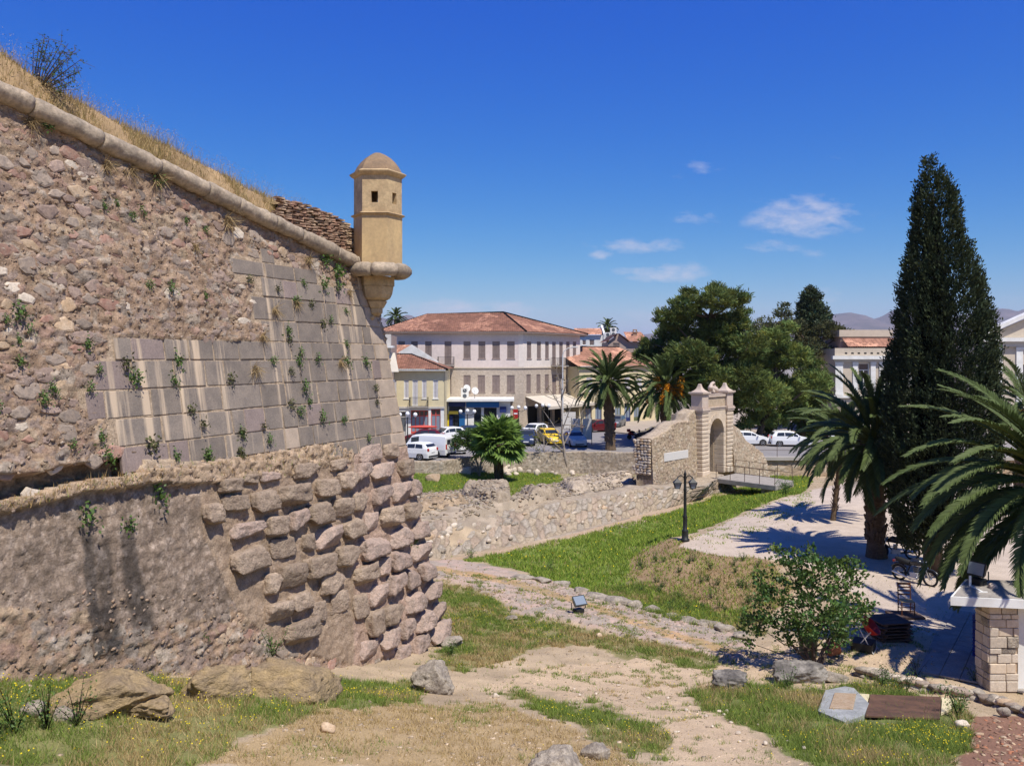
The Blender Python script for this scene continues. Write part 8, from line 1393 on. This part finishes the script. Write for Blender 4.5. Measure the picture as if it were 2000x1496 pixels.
for i in range(4):
    z = .31 * i; q = thing('plastic_crate', ('blue plastic crate at the bottom of the stack in the kiosk shade', 'blue plastic crate second from the bottom of the kiosk stack', 'blue plastic crate third from the bottom of the kiosk stack', 'blue plastic crate topmost of the kiosk stack')[i], 'crate', (13.75, 24.55, z + .03), .6, 'blue crates under the kiosk roof'); b = MB(); b.box(-.3, .3, -.2, .2, 0, .02)
    for s_ in (-1, 1):
        for z0, z1 in ((.021, .08), (.11, .16), (.19, .30)): b.box(-.3, .3, s_ * .2 - .012, s_ * .2 + .012, z0, z1).box(s_ * .3 - .012, s_ * .3 + .012, -.187, .187, z0, z1)
        for x in (-.28, 0, .28): b.box(x - .015, x + .015, s_ * .2 - .009, s_ * .2 + .009, .081, .189)
    b.build('crate_shell', M['bluecrate'], q)
bt = thing('round_table', 'round brown wooden table top beside the crates under the kiosk roof', 'table', (13.95, 23.7, 0)); MB().lathe([(.36, .70), (.38, .71), (.38, .74), (.36, .75)], (0, 0, 0), 22).build('table_top', M['clay'], bt); MB().lathe([(.22, 0), (.04, .05), (.035, .70)], (0, 0, 0), 10).build('pedestal', M['iron'], bt)
weed('tall green reed-like plant in the shade behind the stone pillar', 0, 0, .9, n=420, tallness=1.2, p=Vector((13.35, 22.9, .03)))
# ------------------------------------------------------------------ motorcycles
def motorbike(label, loc, rz):
    t = thing('motorcycle', label, 'motorcycle', loc, rz, 'motorcycles parked in the lot'); T = lambda b, n, m, sm=True: b.build(n, M[m], t, None, sm)
    for x in (-.62, .64):
        w = MB(); n, k = 28, 8; R_, r_ = .27, .042; vs = [((R_ + r_ * math.cos(2 * math.pi * j / k)) * math.cos(2 * math.pi * i / n) + x, r_ * 1.1 * math.sin(2 * math.pi * j / k), (R_ + r_ * math.cos(2 * math.pi * j / k)) * math.sin(2 * math.pi * i / n) + .31) for i in range(n) for j in range(k)]
        w.add(vs, [(i * k + j, ((i + 1) % n) * k + j, ((i + 1) % n) * k + (j + 1) % k, i * k + (j + 1) % k) for i in range(n) for j in range(k)]); wo = w.build('wheel', M['tyre'], t, None, True); s = MB(); s.lathe([(.05, -.05), (.055, 0), (.05, .05)], (0, 0, 0), 10)
        for i in range(14): a = 2 * math.pi * i / 14; s.tube([(.03 * math.cos(a), .03 * math.sin(a), .03 * (-1) ** i), (.235 * math.cos(a), .235 * math.sin(a), 0)], .004, 4)
        for i in range(24): a, a2 = 2 * math.pi * i / 24, 2 * math.pi * (i + 1) / 24; s.tube([(.235 * math.cos(a), .235 * math.sin(a), 0), (.235 * math.cos(a2), .235 * math.sin(a2), 0)], .012, 5, False)
        s.build('rim', M['chrome'], wo, Matrix.Translation((x, 0, .31)) @ Matrix.Rotation(math.pi / 2, 4, 'X'))
    f = MB()
    for y in (-.075, .075): f.tube([(.64, y, .31), (.50, y, .66), (.40, y, .94)], [.022, .024, .02], 8)
    T(f, 'fork', 'chrome'); T(MB().tube([(.30, -.34, 1.02), (.38, -.2, 1.0), (.42, 0, .96), (.38, .2, 1.0), (.30, .34, 1.02)], .014, 6), 'handlebar', 'iron')
    T(MB().lathe([(.02, -.05), (.08, -.03), (.095, .03), (.09, .05), (.02, .055)], (0, 0, 0), 14), 'headlight', 'chrome') if False else MB().lathe([(.02, -.07), (.08, -.04), (.095, .03), (.02, .045)], (0, 0, 0), 14).build('headlight', M['lamp_clear'], t, Matrix.Translation((.53, 0, .86)) @ Matrix.Rotation(math.pi / 2, 4, 'Y'), True)
    T(MB().tube([(.36, 0, .80), (.18, 0, .86), (-.05, 0, .82), (-.14, 0, .74)], [.07, .15, .14, .08], 12), 'tank', 'dark'); T(MB().tube([(-.08, 0, .77), (-.3, 0, .76), (-.62, 0, .82), (-.78, 0, .86)], [.09, .12, .11, .05], 10), 'seat', 'tyre')
    T(MB().tube([(.40, 0, .86), (.26, 0, .45), (-.05, 0, .26), (-.30, 0, .34), (-.62, 0, .31)], .028, 7).tube([(.38, 0, .84), (-.15, 0, .70), (-.75, 0, .76)], .024, 7).tube([(-.15, 0, .7), (-.30, 0, .34)], .024, 7), 'frame', 'iron')
    e = MB().box(-.12, .20, -.12, .12, .24, .44); T(e, 'engine', 'silver', False); c = MB()
    for i in range(6): c.box(.06 - .07, .06 + .09, -.085, .085, .45 + i * .035, .468 + i * .035)
    T(c, 'cylinder_fins', 'cargrey', False); T(MB().tube([(.16, -.13, .36), (.22, -.16, .22), (-.1, -.17, .2), (-.45, -.18, .28), (-.8, -.19, .36)], [.02, .022, .025, .045, .04], 8), 'exhaust', 'chrome')
    for x0, a0, a1 in ((.64, 20, 150), (-.62, 35, 150)): g = MB(); g.tube([(x0 + .35 * math.cos(math.radians(a)), 0, .31 + .35 * math.sin(math.radians(a))) for a in np.linspace(a0, a1, 9)], .045, 6); T(g, 'mudguard', 'dark')
    for y in (-.26, .26): MB().tube([(.34, y, 1.0), (.30, y * 1.1, 1.14)], .006, 4).lathe([(.055, -.01), (.06, .01)], (.30, y * 1.15, 1.17), 10).build('mirror', M['iron'], t)
    MB().box(-.86, -.80, -.06, .06, .70, .78).build('tail_light', M['lamp_red'], t); MB().tube([(.0, .14, .26), (-.06, .30, .02)], .012, 5).build('kick_stand', M['iron'], t); return t
p = GP(1803, 1146); motorbike('black motorcycle with a chrome front fork parked in the sun by the palm', (p.x - .1, p.y + .5, 0), math.radians(-56)); p = GP(1752, 1092); motorbike('dark motorcycle deep in the shade behind the palm fronds', (p.x, p.y, 0), math.radians(165))
pp = GP(1849, 1122); wp = thing('wooden_post', 'short pale wooden post under the large palm fronds', 'post', (pp.x, pp.y, 0)); MB().tube([(0, 0, -.1), (0.02, 0, .6), (0, 0, 1.15)], [.11, .10, .09], 8).build('post_shaft', M['bark_pale'], wp)
# rubble of red tile and brick in the corner
rr = random.Random(23); rbm = [boulder('rubble_piece', M[k], 560 + i, 1, .7, .2) for i, k in enumerate(('redsoil', 'redsoil', 'clay', 'brick', 'stone_tan', 'redsoil'))]; hp = thing('rubble_heap', 'heap of broken red tile and brick in the lower right corner', 'rubble heap', tuple(on_ground(1960, 1440))); hi_ = Matrix.Translation(-hp.location)
for i in range(290):
    px, py = rr.uniform(1885, 2020), rr.uniform(1402, 1510)
    if px < 1885 + (py - 1402) * .1 + 10: continue
    q = on_ground(px, py); s = rr.uniform(.02, .055); link('rubble_piece', rr.choice(rbm), hp, hi_ @ Matrix.Translation((q.x, q.y, q.z + s * .2)) @ Matrix.Rotation(rr.uniform(0, 6), 4, 'Z') @ Matrix.Rotation(rr.uniform(-.5, .5), 4, 'X') @ Matrix.Diagonal((s * 1.4, s, s * .5, 1)))
rock('pale stone at the edge of the red rubble heap', 1880, 1425, .3, .2, .25, 'stone_pale', 601, sub=3); rock('grey stone below the low wall at the red rubble heap', 1960, 1400, .34, .22, .26, 'rock', 602, sub=3)
# ------------------------------------------------------------------ thin air: far things fade to blue
hz = MB().box(-14000, 16000, -80, 23000, -60, 720); hm_ = bpy.data.materials.new('haze'); hm_.use_nodes = True; hn = hm_.node_tree; hn.nodes.clear(); ho = hn.nodes.new('ShaderNodeOutputMaterial'); hv = hn.nodes.new('ShaderNodeVolumePrincipled')
hv.inputs['Color'].default_value = (.62, .76, 1.0, 1); hv.inputs['Density'].default_value = 5e-5; hv.inputs['Anisotropy'].default_value = 0.0; hn.links.new(hv.outputs[0], ho.inputs['Volume'])
hz.build('haze', hm_, kind='stuff')
